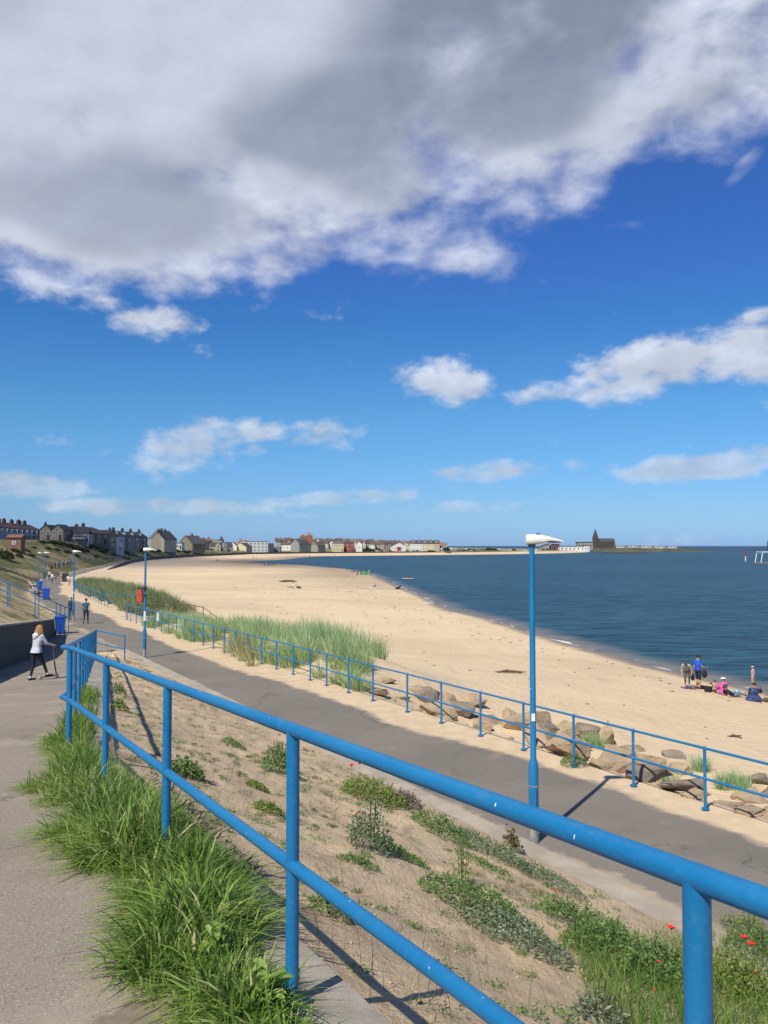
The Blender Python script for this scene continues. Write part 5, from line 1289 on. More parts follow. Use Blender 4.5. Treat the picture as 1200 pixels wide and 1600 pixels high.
# full skirt of the spotted dress
dp = hit(1180, 1096); mb = MB(); mb.tube([(0, 0, .02), (0, .02, .18), (0, 0, .34)], [.44, .36, .22], 20)
M['dress'] = (lambda: None)() or None
def spotted():
    m, nt, b = newmat('spotted navy cloth'); v = nt.add('ShaderNodeTexVoronoi', {'Vector': tex(nt), 'Scale': 16.0}).outputs['Distance']
    nt.set(b.inputs['Base Color'], nt.mix(nt.ramp(v, .22, .16), (.014, .03, .11, 1), (.5, .55, .65, 1))); b.inputs['Roughness'].default_value = .9; return m
M['dress'] = spotted(); 
o_ = [o for o in bpy.data.objects if o.get('label', '').startswith('dark haired person in a spotted')][0]
mb.build('skirt', 'dress', o_, smooth=True); o_.children[0].data.materials[1] = M['dress']
def bag(px, py, dz, lab, sz=(.30, .16, .34), col=BLK, name='bag'):
    p = hit(px, py); root = empty(name, p + Vector((0, 0, dz)), lab, name.replace('_', ' ')); mb = MB(); mb.ball((0, 0, sz[2] / 2), (sz[0] / 2, sz[1] / 2, sz[2] / 2), 12, 8)
    mb.build('pouch', plain('bag ' + lab[:8], col), root, smooth=True); mb = MB(); mb.tube([(-sz[0] * .3, 0, sz[2] * .85), (-.06, 0, sz[2] * 1.5), (.06, 0, sz[2] * 1.5), (sz[0] * .3, 0, sz[2] * .85)], .012, 6); mb.build('strap', plain('strap', (.03, .03, .03)), root, smooth=True)
bag(1082.5, 1075, .38, 'black shoulder bag with pale trim hanging beside the bending person', (.22, .14, .40))
bag(1101, 1078, .62, 'dark bundled jacket held out in front of the person in blue', (.30, .24, .46), (.015, .018, .03), 'jacket')
bag(1187, 1083, 0, 'dark rucksack on the sand between the child and the water', (.3, .2, .25)); bag(1198, 1097, 0, 'brown bag on the sand at the right edge', (.4, .3, .22), (.10, .07, .05))
# dog lying down, black and white
def dog(px, py, rz, lab, s=1.0, white=True):
    root = empty('dog', hit(px, py), lab, 'dog', None, rz, s); mb = MB(); sg = []
    def cap(a, b, ra, rb, z=0):
        a, b = np.array(a, float), np.array(b, float); mb.tube([a, (a + b) / 2, b], [ra, (ra + rb) / 2, rb], 10); mb.ball(a, ra, 10, 7); mb.ball(b, rb, 10, 7); sg.append((a, b, ra, rb, z))
    cap((0, -.30, .14), (0, 0, .16), .13, .13); cap((0, 0, .16), (0, .20, .22), .14, .11); cap((0, .22, .24), (0, .33, .38), .085, .06, 1); cap((0, .35, .42), (0, .38, .42), .075, .07)
    cap((0, .40, .41), (0, .50, .37), .045, .028, 1); cap((0, .50, .37), (0, .52, .37), .022, .018)
    for q in (1, -1):
        cap((.05 * q, .33, .48), (.085 * q, .31, .54), .022, .012); cap((.09 * q, .15, .14), (.10 * q, .20, .05), .05, .035); cap((.10 * q, .20, .04), (.10 * q, .46, .035), .033, .028, 1)
        cap((.11 * q, -.30, .12), (.15 * q, -.12, .09), .085, .06); cap((.15 * q, -.12, .05), (.15 * q, -.22, .04), .04, .03); cap((.15 * q, -.20, .035), (.15 * q, .0, .03), .03, .026, 1)
    cap((0, -.42, .12), (.10, -.60, .05), .035, .02); cap((.10, -.60, .05), (.22, -.66, .04), .03, .015, 1)
    t_ = mb.build('body', [SKIN]); md = t_.modifiers.new('r', 'REMESH'); md.mode = 'VOXEL'; md.voxel_size = .014; md2 = t_.modifiers.new('s', 'SMOOTH'); md2.iterations = 2
    me = bpy.data.meshes.new_from_object(t_.evaluated_get(bpy.context.evaluated_depsgraph_get())); bpy.data.objects.remove(t_)
    me.materials.clear(); me.materials.append(plain('black fur', (.015, .014, .014), .9)); me.materials.append(plain('white fur', (.55, .53, .50)) if white else plain('black fur', (.015, .014, .014)))
    P = np.array([p.center for p in me.polygons]); D = np.array([seg_d(P, a, b, ra, rb) for a, b, ra, rb, _ in sg]); zi = np.array([g[4] for g in sg])[D.argmin(0)]
    me.polygons.foreach_set('material_index', zi.astype(np.int32)); me.polygons.foreach_set('use_smooth', [True] * len(me.polygons)); link('body', me, root)
dog(1108, 1081, R(-40), 'black and white dog lying at the feet of the person in blue', .85)
dog(1099, 1077, R(75), 'second dark dog lying just behind the black and white one', .7, False)
dog(466, 919.5, R(60), 'black dog lying on the open sand beside the seated sunbather', 1.2)
dog(622, 920.5, R(-60), 'dark dog lying on the sand near the water below the paddleboarder', 1.3, False)
mb = MB(); p = hit(1152, 1088); mb.ball((0, 0, .17), .17, 18, 12)
def ballm():
    m, nt, b = newmat('blue and white ball'); v = nt.add('ShaderNodeTexWave', {'Vector': tex(nt), 'Scale': 2.2}).outputs['Fac']
    nt.set(b.inputs['Base Color'], nt.mix(nt.ramp(v, .45, .55), (.03, .22, .55, 1), (.35, .55, .75, 1))); b.inputs['Roughness'].default_value = .35; return m
M['ball'] = ballm(); tag(mb.build('beach_ball', 'ball', smooth=True, loc=p), 'blue beach ball beside the person lying in navy', 'ball')
p = hit(1076, 1076); mb = MB(); vs, fs = [], []
for i in range(7):
    for j in range(5): vs.append((i * .12 - .36, j * .12 - .24, .05 + .05 * math.sin(i * 1.9 + j) * math.cos(j * 2.3)))
for i in range(6):
    for j in range(4): fs.append((i * 5 + j, (i + 1) * 5 + j, (i + 1) * 5 + j + 1, i * 5 + j + 1))
mb.add(vs, fs); tag(mb.build('towel', plain('purple towel', (.12, .05, .16)), smooth=True, loc=p), 'crumpled purple towel on the sand at the feet of the bending person', 'towel')
# figures far out on the sand
g2 = dict(group='people far out on the beach', voxel=.05)
P_('seated sunbather in a white top on the open sand below the driftwood', hit(457, 918.5), R(100), S3, H=1.7, top=W_, bottom=BLK, **g2)
P_('seated child in red brown beside a white board near the water', hit(586, 918), R(60), S2, H=1.3, top=(.45, .18, .14), bottom=(.05, .05, .09), sleeve='none', **g2)
mb = MB(); mb.ball((0, 0, .05), (.95, .28, .06), 18, 6); tag(mb.build('bodyboard', plain('white board', (.75, .76, .78)), smooth=True, loc=hit(583, 918.6)), 'white bodyboard on the sand beside the seated child', 'bodyboard')
mb = MB(); mb.ball((0, 0, .05), (.9, .3, .06), 18, 6); tag(mb.build('bodyboard', plain('white board', (.75, .76, .78)), smooth=True, loc=hit(669, 943)), 'small white board lying at the water edge', 'bodyboard')
P_('seated person in pink red at the left of the windbreak group', hit(559, 898), R(40), S2, H=1.7, top=(.5, .08, .12), bottom=BLK, **g2)
P_('seated person in black in the middle of the windbreak group', hit(564, 898.2), R(-40), S2, H=1.75, top=BLK, bottom=BLK, **g2)
P_('bending person in pink at the right end of the windbreak group', hit(576, 898), R(-60), BEND, H=1.6, top=(.6, .3, .32), bottom=(.5, .2, .22), legs='short', **g2)
P_('person in black lying left of the windbreak group', hit(552, 894.5), R(70), S4, H=1.7, top=BLK, bottom=BLK, **g2)
wb = empty('windbreak', hit(571, 898.4), 'low green and white cloth windbreak among the far sunbathers', 'windbreak')
mb = MB(); vs, fs = [], []
for i in range(9): x = -1.2 + i * .3; y = .12 * math.sin(i * 1.3); vs += [(x, y, .05), (x, y, .9), (x, y + .02, .9), (x, y + .02, .05)]
for i in range(8):
    for k in range(4): k2 = (k + 1) % 4; fs.append((i * 4 + k, i * 4 + k2, (i + 1) * 4 + k2, (i + 1) * 4 + k))
mb.add(vs, fs); mb.build('cloth', plain('green cloth', (.08, .32, .12)), wb)
for x in (-1.2, 0, 1.2): mb = MB(); mb.tube([(x, .03, -.1), (x, .03, 1.1)], .02, 6); mb.build('pole', 'darkwood', wb)
for i, (px, py, J, c, what) in enumerate([(409, 881.5, J0, (.08, .2, .35), 'standing person in blue'), (413, 883.4, S2, BLK, 'seated person in black'), (418, 883.6, S2, NAVY, 'seated person in navy'), (422, 883.2, S3, (.1, .1, .14), 'seated person in dark grey'), (426, 883.4, S2, BLK, 'another seated person in black'), (430, 882.8, S3, (.06, .12, .25), 'seated person in dark blue'),
                                          (396, 873.8, J0, BLK, 'standing person in black'), (400.5, 873.8, J0, (.04, .04, .05), 'standing person in charcoal'), (342, 876.6, S2, W_, 'seated person in white'), (338, 877, S2, BLK, 'seated person in black'), (484, 870.6, J0, BLK, 'standing person in black'), (523, 868.6, J0, NAVY, 'standing person in navy')]):
    zone_ = 'at tip of inlet' if 404 < px < 440 else 'on damp sand before white block' if 390 < px < 404 else 'on the shaded far beach' if px < 390 else 'on the far strand'
    P_(f'{what}, {zone_}, {ordn(i)} of the far beachgoers', hit(px, py), R(random.uniform(0, 360)), J, H=1.7, top=c, bottom=BLK, group='people far out on the beach', voxel=.07)
# paddleboarder
pb = pix_dir(637, 904.5); pb = pb * (SEAZ / pb.z)
mb = MB(); mb.ball((0, 0, .10), (1.65, .40, .09), 20, 8); tag(mb.build('paddleboard', plain('white board', (.75, .76, .78)), smooth=True, loc=pb, rotz=R(8)), 'white paddleboard floating just off the shore', 'paddleboard')
P_('person in a red top kneeling on the paddleboard out on the water', pb + Vector((0, 0, .16)), R(-70), S2, H=1.75, top=(.5, .05, .04), bottom=BLK, voxel=.05)
mb = MB(); mb.tube([(-.9, -.2, -.1), (.3, .2, .9)], .018, 6); mb.tube([(-1.05, -.25, -.22), (-.9, -.2, -.1)], [.08, .04], 8); tag(mb.build('paddle', 'dark', loc=pb + Vector((0, -.2, .2))), 'dark paddle held across the paddleboard', 'paddle')

# ------------------------------------------------------------------ bins, lifebuoy box, sign
M['bin'] = pm('blue bin plastic', (.018, .095, .47), (.015, .075, .40), 4, .42, .1, 20)
def bin_(loc, rz, lab, s=1.0):
    root = empty('wheelie_bin', loc, lab, 'bin', 'blue wheelie bins', rz, s); mb = MB()
    a, b = (.235, .27), (.30, .36); z0, z1 = .06, .94
    vs = [(-a[0], -a[1], z0), (a[0], -a[1], z0), (a[0], a[1], z0), (-a[0], a[1], z0), (-b[0], -b[1], z1), (b[0], -b[1], z1), (b[0], b[1], z1), (-b[0], b[1], z1)]
    mb.add(vs, [(3, 2, 1, 0), (4, 5, 6, 7), (0, 1, 5, 4), (1, 2, 6, 5), (2, 3, 7, 6), (3, 0, 4, 7)]); mb.box(-.325, .325, -.385, .385, .90, .965)
    bo = mb.build('body', 'bin', root)
    mb = MB(); mb.box(-.335, .335, -.40, .37, .968, 1.01, taper=.96); mb.box(-.30, .30, -.34, .33, 1.008, 1.05, taper=.8); l = mb.build('lid', 'bin', root)
    mb = MB(); mb.tube([(-.26, .44, .95), (.26, .44, .95)], .016, 8); mb.box(-.27, -.24, .36, .44, .93, .96); mb.box(.24, .27, .36, .44, .93, .96); mb.build('handle', 'bin', l, smooth=True)
    for x in (-.27, .27): mb = MB(); mb.tube([(x - .025, .26, .10), (x + .025, .26, .10)], .10, 14); mb.build('wheel', 'dark', root, smooth=True)
    for o in (bo, l):
        bv = o.modifiers.new('b', 'BEVEL'); bv.width = .012; bv.segments = 2
    return root
bin_(hit(94, 990), R(20), 'blue wheelie bin at the end of the retaining wall, nearest the camera'); bin_(hit(72, 937), R(15), 'blue wheelie bin at the foot of the fourth street lamp', 1.12); bin_(hit(61.5, 923), R(15), 'blue wheelie bin beside the bench sitters, farthest of three', 1.15)
mb = MB(); bb = empty('litter_bin', hit(102, 909), 'tall black litter bin standing behind the far walkers', 'bin'); mb.box(-.40, .40, -.4, .4, 0, 1.35, taper=.95); mb.build('body', 'dark', bb); mb = MB(); mb.box(-.44, .44, -.44, .44, 1.353, 1.45, taper=.8); mb.build('lid', 'dark', bb)
M['orange'] = pm('orange red plastic', (.55, .075, .025), (.46, .055, .02), 6, .45)
lp = LO[1].location
lb = empty('lifebuoy_box', lp + Vector((-.20, -.02, 2.42)), 'orange lifebuoy housing strapped to the second street lamp', 'lifebuoy box')
mb = MB(); mb.prism([(-.11, .02), (.10, .02), (.12, .10), (.10, .50), (.04, .58), (-.05, .58), (-.11, .50), (-.12, .12)], -.12, .12, mat=Matrix.Rotation(R(90), 4, 'X')); x_ = mb.build('housing', 'orange', lb); bv = x_.modifiers.new('b', 'BEVEL'); bv.width = .03; bv.segments = 3
mb = MB(); mb.box(-.12, .26, -.07, .07, .60, .66); mb.tube([(.20, 0, .30), (.20, 0, .36)], .075, 12); mb.tube([(.20, 0, .54), (.20, 0, .72)], .07, 12); mb.build('bracket', 'dark', lb)
mb = MB(); mb.box(-.045, .045, -.056, -.052, 1.62, 2.05); mb.build('sticker', 'label', LO[1])
for i in (0, 2, 3):
    mb = MB(); mb.box(-.03, .03, -.053, -.050, 1.9, 2.02); mb.build('sticker', 'label', LO[i])
sg_t = 50.2; sp_ = prom_ground(sg_t); s_ = empty('notice_sign', sp_ + Vector((0, 0, .60)), 'blank white notice board fixed to the promenade railing', 'sign', None, math.atan2(TV.y, TV.x))
mb = MB(); mb.box(-.19, .19, .032, .042, -.06, .44); mb.build('panel', 'label', s_); mb = MB(); mb.tube([(-.17, .03, .0), (.17, .03, .0)], .008, 6); mb.build('clip', 'galv', s_)
# beach steps at the access
st_ = empty('beach_steps', tn3(61.5, 13.2, zprom(60) - .02), 'grey concrete steps leading down to the beach behind the rusty handrail', 'steps'); mb = MB()
for i in range(6): mb.box(-1.2, 1.2, i * .42, 3.4, -.24 * (i + 1), -.24 * i - .02)
x_ = mb.build('steps_flight', 'concrete', st_); st_.rotation_euler = (0, 0, math.atan2(NV.y, NV.x) - math.pi / 2)
mb = MB(); mb.tube([(0, 0, 0), (0, 0, .001)], .01, 3)
# ------------------------------------------------------------------ houses
WALLS = dict(cream=(.56, .50, .36), white=(.70, .69, .65), grey=(.30, .285, .26), pink=(.56, .43, .37), brick=(.21, .115, .085), stone=(.33, .27, .19), brown=(.17, .11, .08), olive=(.22, .19, .13), redbrick=(.31, .10, .075), buff=(.45, .38, .28), yellow=(.60, .54, .34))
ROOFS = dict(slate=(.075, .075, .085), brownroof=(.13, .095, .075), redroof=(.20, .10, .07), terracotta=(.29, .155, .105), greyroof=(.15, .145, .14))
RN = dict(slate='slate', brownroof='brown', redroof='red', terracotta='terracotta', greyroof='grey')
def wm(n): return plain('wall ' + n, WALLS[n], .95, .82)
def rm(n): return plain('roof ' + n, ROOFS[n], .9, .7)
M['glass'] = pm('window glass', (.03, .04, .055), (.06, .07, .085), 2, .15, spec=.6); M['frame'] = pm('white window frame', (.68, .68, .66), (.6, .6, .58), 3, .6)
WIN = {}
def window_mesh(w_, h_, dark=False):
    k = (round(w_, 1), round(h_, 1), dark)
    if k not in WIN:
        mb = MB(); t = min(.16, w_ * .16); x, z = w_ / 2, h_ / 2; f = 0 if not dark else 0
        mb.box(-x, -x + t, -.10, .03, -z, z, 0); mb.box(x - t, x, -.10, .03, -z, z, 0); mb.box(-x + t, x - t, -.10, .03, z - t, z, 0); mb.box(-x + t, x - t, -.12, .03, -z, -z + t * .8, 0); mb.box(-.04, .04, -.08, .03, -z + t * .8, z - t, 0)
        mb.box(-x + t, -.04, -.04, .03, -z + t * .8, z - t, 1); mb.box(.04, x - t, -.04, .03, -z + t * .8, z - t, 1)
        me = bpy.data.meshes.new('window'); me.from_pydata(mb.v, [], mb.f); me.materials.append(M['frame'] if not dark else plain('dark frame', (.12, .11, .10))); me.materials.append(M['glass']); me.polygons.foreach_set('material_index', mb.m); WIN[k] = me
    return WIN[k]
def house(A, B, depth, eave, ridge, roof='side', wall='cream', rf='slate', nx=2, ny=2, chim=(), label='', group=None, winw=1.1, winh=1.35, bays=False, dorm=0, name='house', cat='house', sidewin=False, frontgable=None, door=True, zb=None):
    """A, B: ground ends of the front, left and right; eave, ridge: heights above the ground"""
    A, B = Vector(A), Vector(B); w_ = (B - A).to_2d().length; rz = math.atan2(B.y - A.y, B.x - A.x)
    z = min(A.z, B.z) if zb is None else zb
    root = empty(name, Vector((A.x, A.y, z)), label, cat, group, rz); d = depth; mb = MB(); o = .25
    if roof == 'side': mb.add([(0, 0, -2), (w_, 0, -2), (w_, d, -2), (0, d, -2), (0, 0, eave), (w_, 0, eave), (w_, d, eave), (0, d, eave), (0, d / 2, ridge), (w_, d / 2, ridge)], [(0, 1, 5, 4), (2, 3, 7, 6), (1, 2, 6, 9, 5), (3, 0, 4, 8, 7), (4, 5, 9, 8), (6, 7, 8, 9)])
    elif roof == 'gable': mb.add([(0, 0, -2), (w_, 0, -2), (w_, d, -2), (0, d, -2), (0, 0, eave), (w_, 0, eave), (w_, d, eave), (0, d, eave), (w_ / 2, 0, ridge), (w_ / 2, d, ridge)], [(0, 1, 5, 8, 4), (2, 3, 7, 9, 6), (1, 2, 6, 5), (3, 0, 4, 7), (4, 8, 9, 7), (8, 5, 6, 9)])
    else: mb.box(0, w_, 0, d, -2, eave)
    mb.build('wall', wm(wall), root)
    rb = MB(); th = .18
    def slab(p):  # four corners, thickened upward
        p = [Vector(q) for q in p]; nrm = (p[1] - p[0]).cross(p[3] - p[0]).normalized(); nrm = nrm if nrm.z > 0 else -nrm
        a = [q + nrm * .02 for q in p]; b = [q + nrm * th for q in p]; rb.add(a + b, [(3, 2, 1, 0), (4, 5, 6, 7), (0, 1, 5, 4), (1, 2, 6, 5), (2, 3, 7, 6), (3, 0, 4, 7)])
    if roof == 'side':
        k = (ridge - eave) / (d / 2); slab([(-o, -o, eave - k * o), (w_ + o, -o, eave - k * o), (w_ + o, d / 2, ridge), (-o, d / 2, ridge)]); slab([(-o, d + o, eave - k * o), (w_ + o, d + o, eave - k * o), (w_ + o, d / 2, ridge), (-o, d / 2, ridge)])
    elif roof == 'gable':
        k = (ridge - eave) / (w_ / 2); slab([(-o, -o, eave - k * o), (-o, d + o, eave - k * o), (w_ / 2, d + o, ridge), (w_ / 2, -o, ridge)]); slab([(w_ + o, -o, eave - k * o), (w_ + o, d + o, eave - k * o), (w_ / 2, d + o, ridge), (w_ / 2, -o, ridge)])
    elif roof == 'hip':
        i_ = min(w_ * .4, d / 2); vs = [(-o, -o, eave), (w_ + o, -o, eave), (w_ + o, d + o, eave), (-o, d + o, eave), (i_, d / 2, ridge), (w_ - i_, d / 2, ridge)]
        vs = [(x, y, q + .02) for x, y, q in vs]; rb.add(vs, [(0, 1, 5, 4), (2, 3, 4, 5), (1, 2, 5), (3, 0, 4), (3, 2, 1, 0)])
    else: rb.box(-.15, w_ + .15, -.15, d + .15, eave + .003, eave + .35)
    r_ = rb.build('roof', rm(rf), root)
    for f in chim:
        f, cc = (f, 'brick') if not isinstance(f, tuple) else f
        cb = MB(); x = f * w_; y = d / 2 if roof != 'gable' else d * .5; q_ = 1.25 if w_ > 7.5 or depth > 8 else .75; cb.box(x - .5 * q_, x + .5 * q_, y - .42, y + .42, ridge - 1.2, ridge + 1.1 * q_)
        for q in (-.3, .0, .3): cb.tube([(x + q * q_, y, ridge + 1.1 * q_), (x + q * q_, y, ridge + 1.1 * q_ + .4)], .11, 6)
        cb.build('chimney', wm(cc), r_)
    st = (eave - .4) / ny
    for j in range(ny):
        for i in range(nx):
            x = w_ * (i + .5) / nx; zz = st * (j + .55) + .1
            if door and j == 0 and i == nx - 1 and nx > 1:
                db = MB(); db.box(x - .45, x + .45, -.06, .02, -.1, 2.0); db.build('door', plain('dark door', (.05, .05, .07)), root); continue
            wi = link('window', window_mesh(winw, winh), root, (x, -.02, zz))
            if bays:
                bb_ = MB(); bb_.prism([(x - 1.1, 0), (x - .75, -.7), (x + .75, -.7), (x + 1.1, 0)], zz - .95, zz + .85); bb_.build('bay', M['frame'] if bays == 'white' else wm(wall), root); wi.location.y = -.72
    if sidewin:
        for j in range(ny):
            wi = link('window', window_mesh(winw, winh), root, (w_ + .02, d * .3, st * (j + .55) + .1)); wi.rotation_euler = (0, 0, math.pi / 2)
    for i in range(dorm):
        x = w_ * (i + .5) / dorm; db = MB(); y0 = d * .12; zz = eave + (ridge - eave) * .30
        db.box(x - .8, x + .8, y0, y0 + d * .3, zz - .4, zz + 1.2); dm = db.build('dormer', M['frame'], r_); db = MB(); db.box(x - .55, x + .55, y0 - .03, y0 + .02, zz, zz + .9); db.build('dormer_window', M['glass'], r_)
    if frontgable:
        for f in frontgable:
            gb = MB(); x = f * w_; g = 1.9; gb.add([(x - g, -.9, -2), (x + g, -.9, -2), (x + g, .5, -2), (x - g, .5, -2), (x - g, -.9, eave), (x + g, -.9, eave), (x + g, d * .4, eave), (x - g, d * .4, eave), (x, -.9, eave + 2.1), (x, d * .4, eave + 2.1)], [(0, 1, 5, 8, 4), (1, 2, 6, 5), (3, 0, 4, 7), (4, 8, 9, 7), (8, 5, 6, 9)]); gb.build('gabled_bay', wm(wall), root)
            for zz in (1.6, 4.2): link('window', window_mesh(1.5, 1.5), root, (x, -.93, zz))
    return root
def pz(py, D): return (853.3 - py) * D / F
def H(a, Da, b, Db, base, eave, ridge, **k):
    """front from pixel column a at depth Da to column b at depth Db; pixel rows give its heights"""
    A = Vector(((a - 600) / F * Da, Da, 0)); B = Vector(((b - 600) / F * Db, Db, 0)); z = pz(base, Da); k.setdefault('depth', 8); zt = gz(A.x, A.y)
    A.z = B.z = min(z, zt + .4)
    return house(A, B, k.pop('depth'), pz(eave, Da) - A.z, pz(ridge, Da) - A.z, **k)
tg = 'terrace of brown brick houses on the cliff top'
for i in range(6):
    a = -32 + i * 15.6; D0, D1 = 274 + i * 5.4, 279.4 + i * 5.4
    H(a, D0, a + 15.6, D1, 843.5, 822.0 + i * 1.25, 812.2 + i * 1.6, wall='brown', rf='brownroof' if i != 3 else 'redroof', nx=2, ny=2, chim=(.05, .55) if i % 2 else (.3, .97), bays='white', winw=1.6, winh=1.5, depth=9, door=False,
      label=f"brown terraced house with white bay windows, {['outermost, outside the frame edge', 'second outermost at the frame edge', 'first whole one from the left edge', 'second whole one from the left edge', 'third from the left with a redder roof', 'last of the terrace before the beige house'][i]}", group=tg)
H(62, 303, 80, 303, 845, 828, 820.5, roof='gable', wall='stone', rf='slate', nx=2, ny=2, chim=((.1, 'brown'),), label='grey beige gabled house, left half of the pair joined to the brown terrace', group='gabled pair'); H(80, 303, 99, 303, 845, 828, 820, roof='gable', wall='stone', rf='slate', nx=2, ny=2, label='grey beige gabled house, right half of the pair beside the white house', group='gabled pair')
H(100, 314, 118, 311, 848, 834, 823.5, roof='gable', wall='cream', rf='slate', nx=1, ny=1, chim=((.3, 'brown'),), door=False, label='cream house gable end facing the beach, at the left of the white house'); H(118, 311, 139, 313, 847, 833.5, 824, wall='white', rf='slate', nx=3, ny=2, chim=((.2, 'brown'), (.7, 'brown')), winw=1.0, label='white two storey house with slate roof and two chimneys')
H(100, 309, 117, 307, 850, 838.5, 834, wall='grey', rf='greyroof', nx=1, ny=1, label='low grey flat fronted annex before the cream gable end', roof='hip', door=False)
H(139, 330, 170, 338, 850, 833.5, 823.5, roof='hip', wall='olive', rf='brownroof', nx=3, ny=2, depth=11, chim=((.15, 'brown'),), label='wide olive brown house under a large brown hipped roof')
H(170, 342, 182, 345, 851, 836, 828.5, roof='gable', wall='stone', rf='slate', nx=1, ny=2, chim=((.9, 'brick'),), door=False, label='stone gable end right of the wide hipped roof')
for i in range(4):
    H(182 + i * 12.2, 352 + i * 24, 194.2 + i * 12.2, 359 + i * 24, 852.4, 838.5 + i * .5, 829.6 + i * .8, wall=['white', 'grey', 'buff', 'grey'][i], rf='slate', nx=1, ny=2, bays='wall', chim=((.85, 'brick'),) if i != 1 else ((.9, 'brown'),), dorm=1, frontgable=None, winw=1.5, winh=1.5, depth=9, door=False,
      label=f"bay windowed terraced house with dormer, {ORD[i]} from the left after the stone gable end", group='bay windowed terrace')
H(232, 462, 257, 455, 857, 843.5, 830, roof='gable', wall='cream', rf='slate', nx=2, ny=1, chim=((.42, 'brown'),), winw=.9, depth=9, door=False, label='cream gable end with ghost outline of a lower roof, facing the beach'); H(257, 456, 275, 468, 857, 842, 831, wall='buff', rf='slate', nx=2, ny=2, chim=((.05, 'brown'), (.6, 'brown')), winw=1.3, bays='wall', label='buff bay fronted house joined to the cream gable end')
H(276, 500, 284, 500, 858, 849, 846, roof='hip', wall='white', rf='greyroof', nx=2, ny=1, label='small pale conservatory house between the cream and olive gables', winw=1.2)
H(279, 520, 301, 512, 859.5, 850, 837.5, roof='gable', wall='olive', rf='slate', nx=1, ny=1, chim=((.5, 'brown'),), depth=10, door=False, label='olive gabled house with dark roof at the head of the bay')
for i in range(4): H(301 + i * 6.6, 530 + i * 16, 307.6 + i * 6.6, 540 + i * 16, 859.5, 847.5 + i * .6, 840.5 + i * .8, wall=['grey', 'white', 'grey', 'buff'][i], rf='slate', nx=1, ny=2, chim=((.7, 'brown'),) if i < 2 else (), depth=8, door=False, winw=1.4, label=f"narrow terraced house, {ORD[i]} of the row right of the olive gable", group='narrow terrace')
H(318, 630, 332, 634, 856, 846, 841.5, wall='redbrick', rf='redroof', nx=3, ny=2, chim=(.2, .8), winw=.9, label='red brick house behind the narrow terrace'); H(332, 640, 344, 640, 856, 844, 842, roof='flat', wall='grey', rf='greyroof', nx=2, ny=2, label='grey flat topped block between red brick house and turret', winw=1.2)
tw = empty('turret', Vector(((346 - 600) / F * 640, 640, pz(860, 640))), 'pale turret with a pointed slate roof', 'turret'); mb = MB(); mb.tube([(0, 0, 0), (0, 0, 7.0)], 2.0, 10); mb.build('wall', wm('white'), tw); mb = MB(); mb.tube([(0, 0, 7.0), (0, 0, 11.2)], [2.3, .05], 10); mb.build('roof', rm('slate'), tw)
mb = MB(); mb.box(-.5, .5, -2.1, -1.9, 4.6, 6.2); mb.build('window', M['glass'], tw)
H(329, 592, 345, 594, 863, 853.5, 848, wall='buff', rf='slate', nx=2, ny=1, winw=1.5, depth=8, roof='side', frontgable=(.75,), label='low buff bungalow with projecting gable, left of a pair'); H(345, 596, 364, 600, 863, 853.5, 847.5, wall='grey', rf='slate', nx=2, ny=1, winw=1.5, frontgable=(.3,), label='low grey bungalow with projecting gable, right of a pair')
H(358, 640, 370, 640, 862, 853.5, 847.5, roof='gable', wall='white', rf='terracotta', nx=1, ny=1, label='small white gabled house with orange roof behind the grey bungalow'); H(366, 645, 385, 640, 863.5, 854.5, 848.5, roof='gable', wall='yellow', rf='slate', nx=2, ny=1, label='yellow house with dark sweeping roof left of the white block', winw=1.6)
H(372, 680, 384, 680, 858, 848, 844, wall='pink', rf='terracotta', nx=2, ny=1, chim=(.3,), label='pink house with terracotta roof behind the dark sweeping roof')
H(383, 668, 419, 676, 863, 846.5, 844, roof='flat', wall='white', rf='greyroof', nx=6, ny=3, winw=1.5, winh=1.2, depth=12, door=False, name='apartment_block', cat='building', label='white flat roofed three storey block at the head of the bay'); H(419, 676, 428, 686, 863, 850, 849, roof='flat', wall='cream', rf='greyroof', nx=2, ny=2, winw=1.4, winh=1.2, depth=10, door=False, label='cream lower wing joined to the right of the white block')
H(427, 690, 438, 690, 863, 857, 855, wall='grey', rf='greyroof', nx=2, ny=1, label='low grey building right of the white block'); H(440, 735, 458, 735, 860, 851.5, 847.5, wall='white', rf='brownroof', nx=3, ny=1, chim=(.3,), label='white house with brown roof left of the big grey gable')
H(457, 706, 468, 702, 863.5, 851, 844.5, roof='gable', wall='cream', rf='slate', nx=1, ny=2, winw=.9, depth=15, door=False, label='tall pale gable end with a dark flank, left of the town centre'); H(468, 702, 482, 718, 863.5, 850, 842.5, roof='side', wall='grey', rf='greyroof', nx=3, ny=2, winw=.8, door=False, label='large grey sided building joined to the tall pale gable')
H(484, 716, 497, 712, 862.5, 853, 847, roof='gable', wall='pink', rf='brownroof', nx=1, ny=1, door=False, depth=12, label='pink plastered gable end beside the large grey building'); H(497, 712, 507, 722, 862.5, 854, 849, wall='grey', rf='slate', nx=2, ny=1, label='low grey house right of the pink gable end')
H(520, 738, 537, 740, 861, 849.5, 846, wall='yellow', rf='greyroof', nx=4, ny=2, winw=1.1, roof='hip', label='pale yellow house with four windows, centre of the front row'); H(540, 744, 554, 746, 859.5, 848.5, 845.5, roof='hip', wall='redbrick', rf='slate', nx=2, ny=2, label='bright red brick house right of the pale yellow one')
H(556, 748, 566, 748, 859, 851, 846, roof='gable', wall='white', rf='slate', nx=1, ny=1, label='small white gabled house right of the red brick one'); bh = H(612, 795, 634, 797, 860, 853.5, 848, roof='gable', wall='white', rf='slate', nx=2, ny=1, winw=.9, door=False, name='boathouse', cat='boathouse', label='wide white gabled boathouse with a big red door')
mb = MB(); mb.box(5.2, 9.0, -.12, .03, -.1, 3.4); mb.build('door', plain('red door', (.35, .02, .02)), bh)
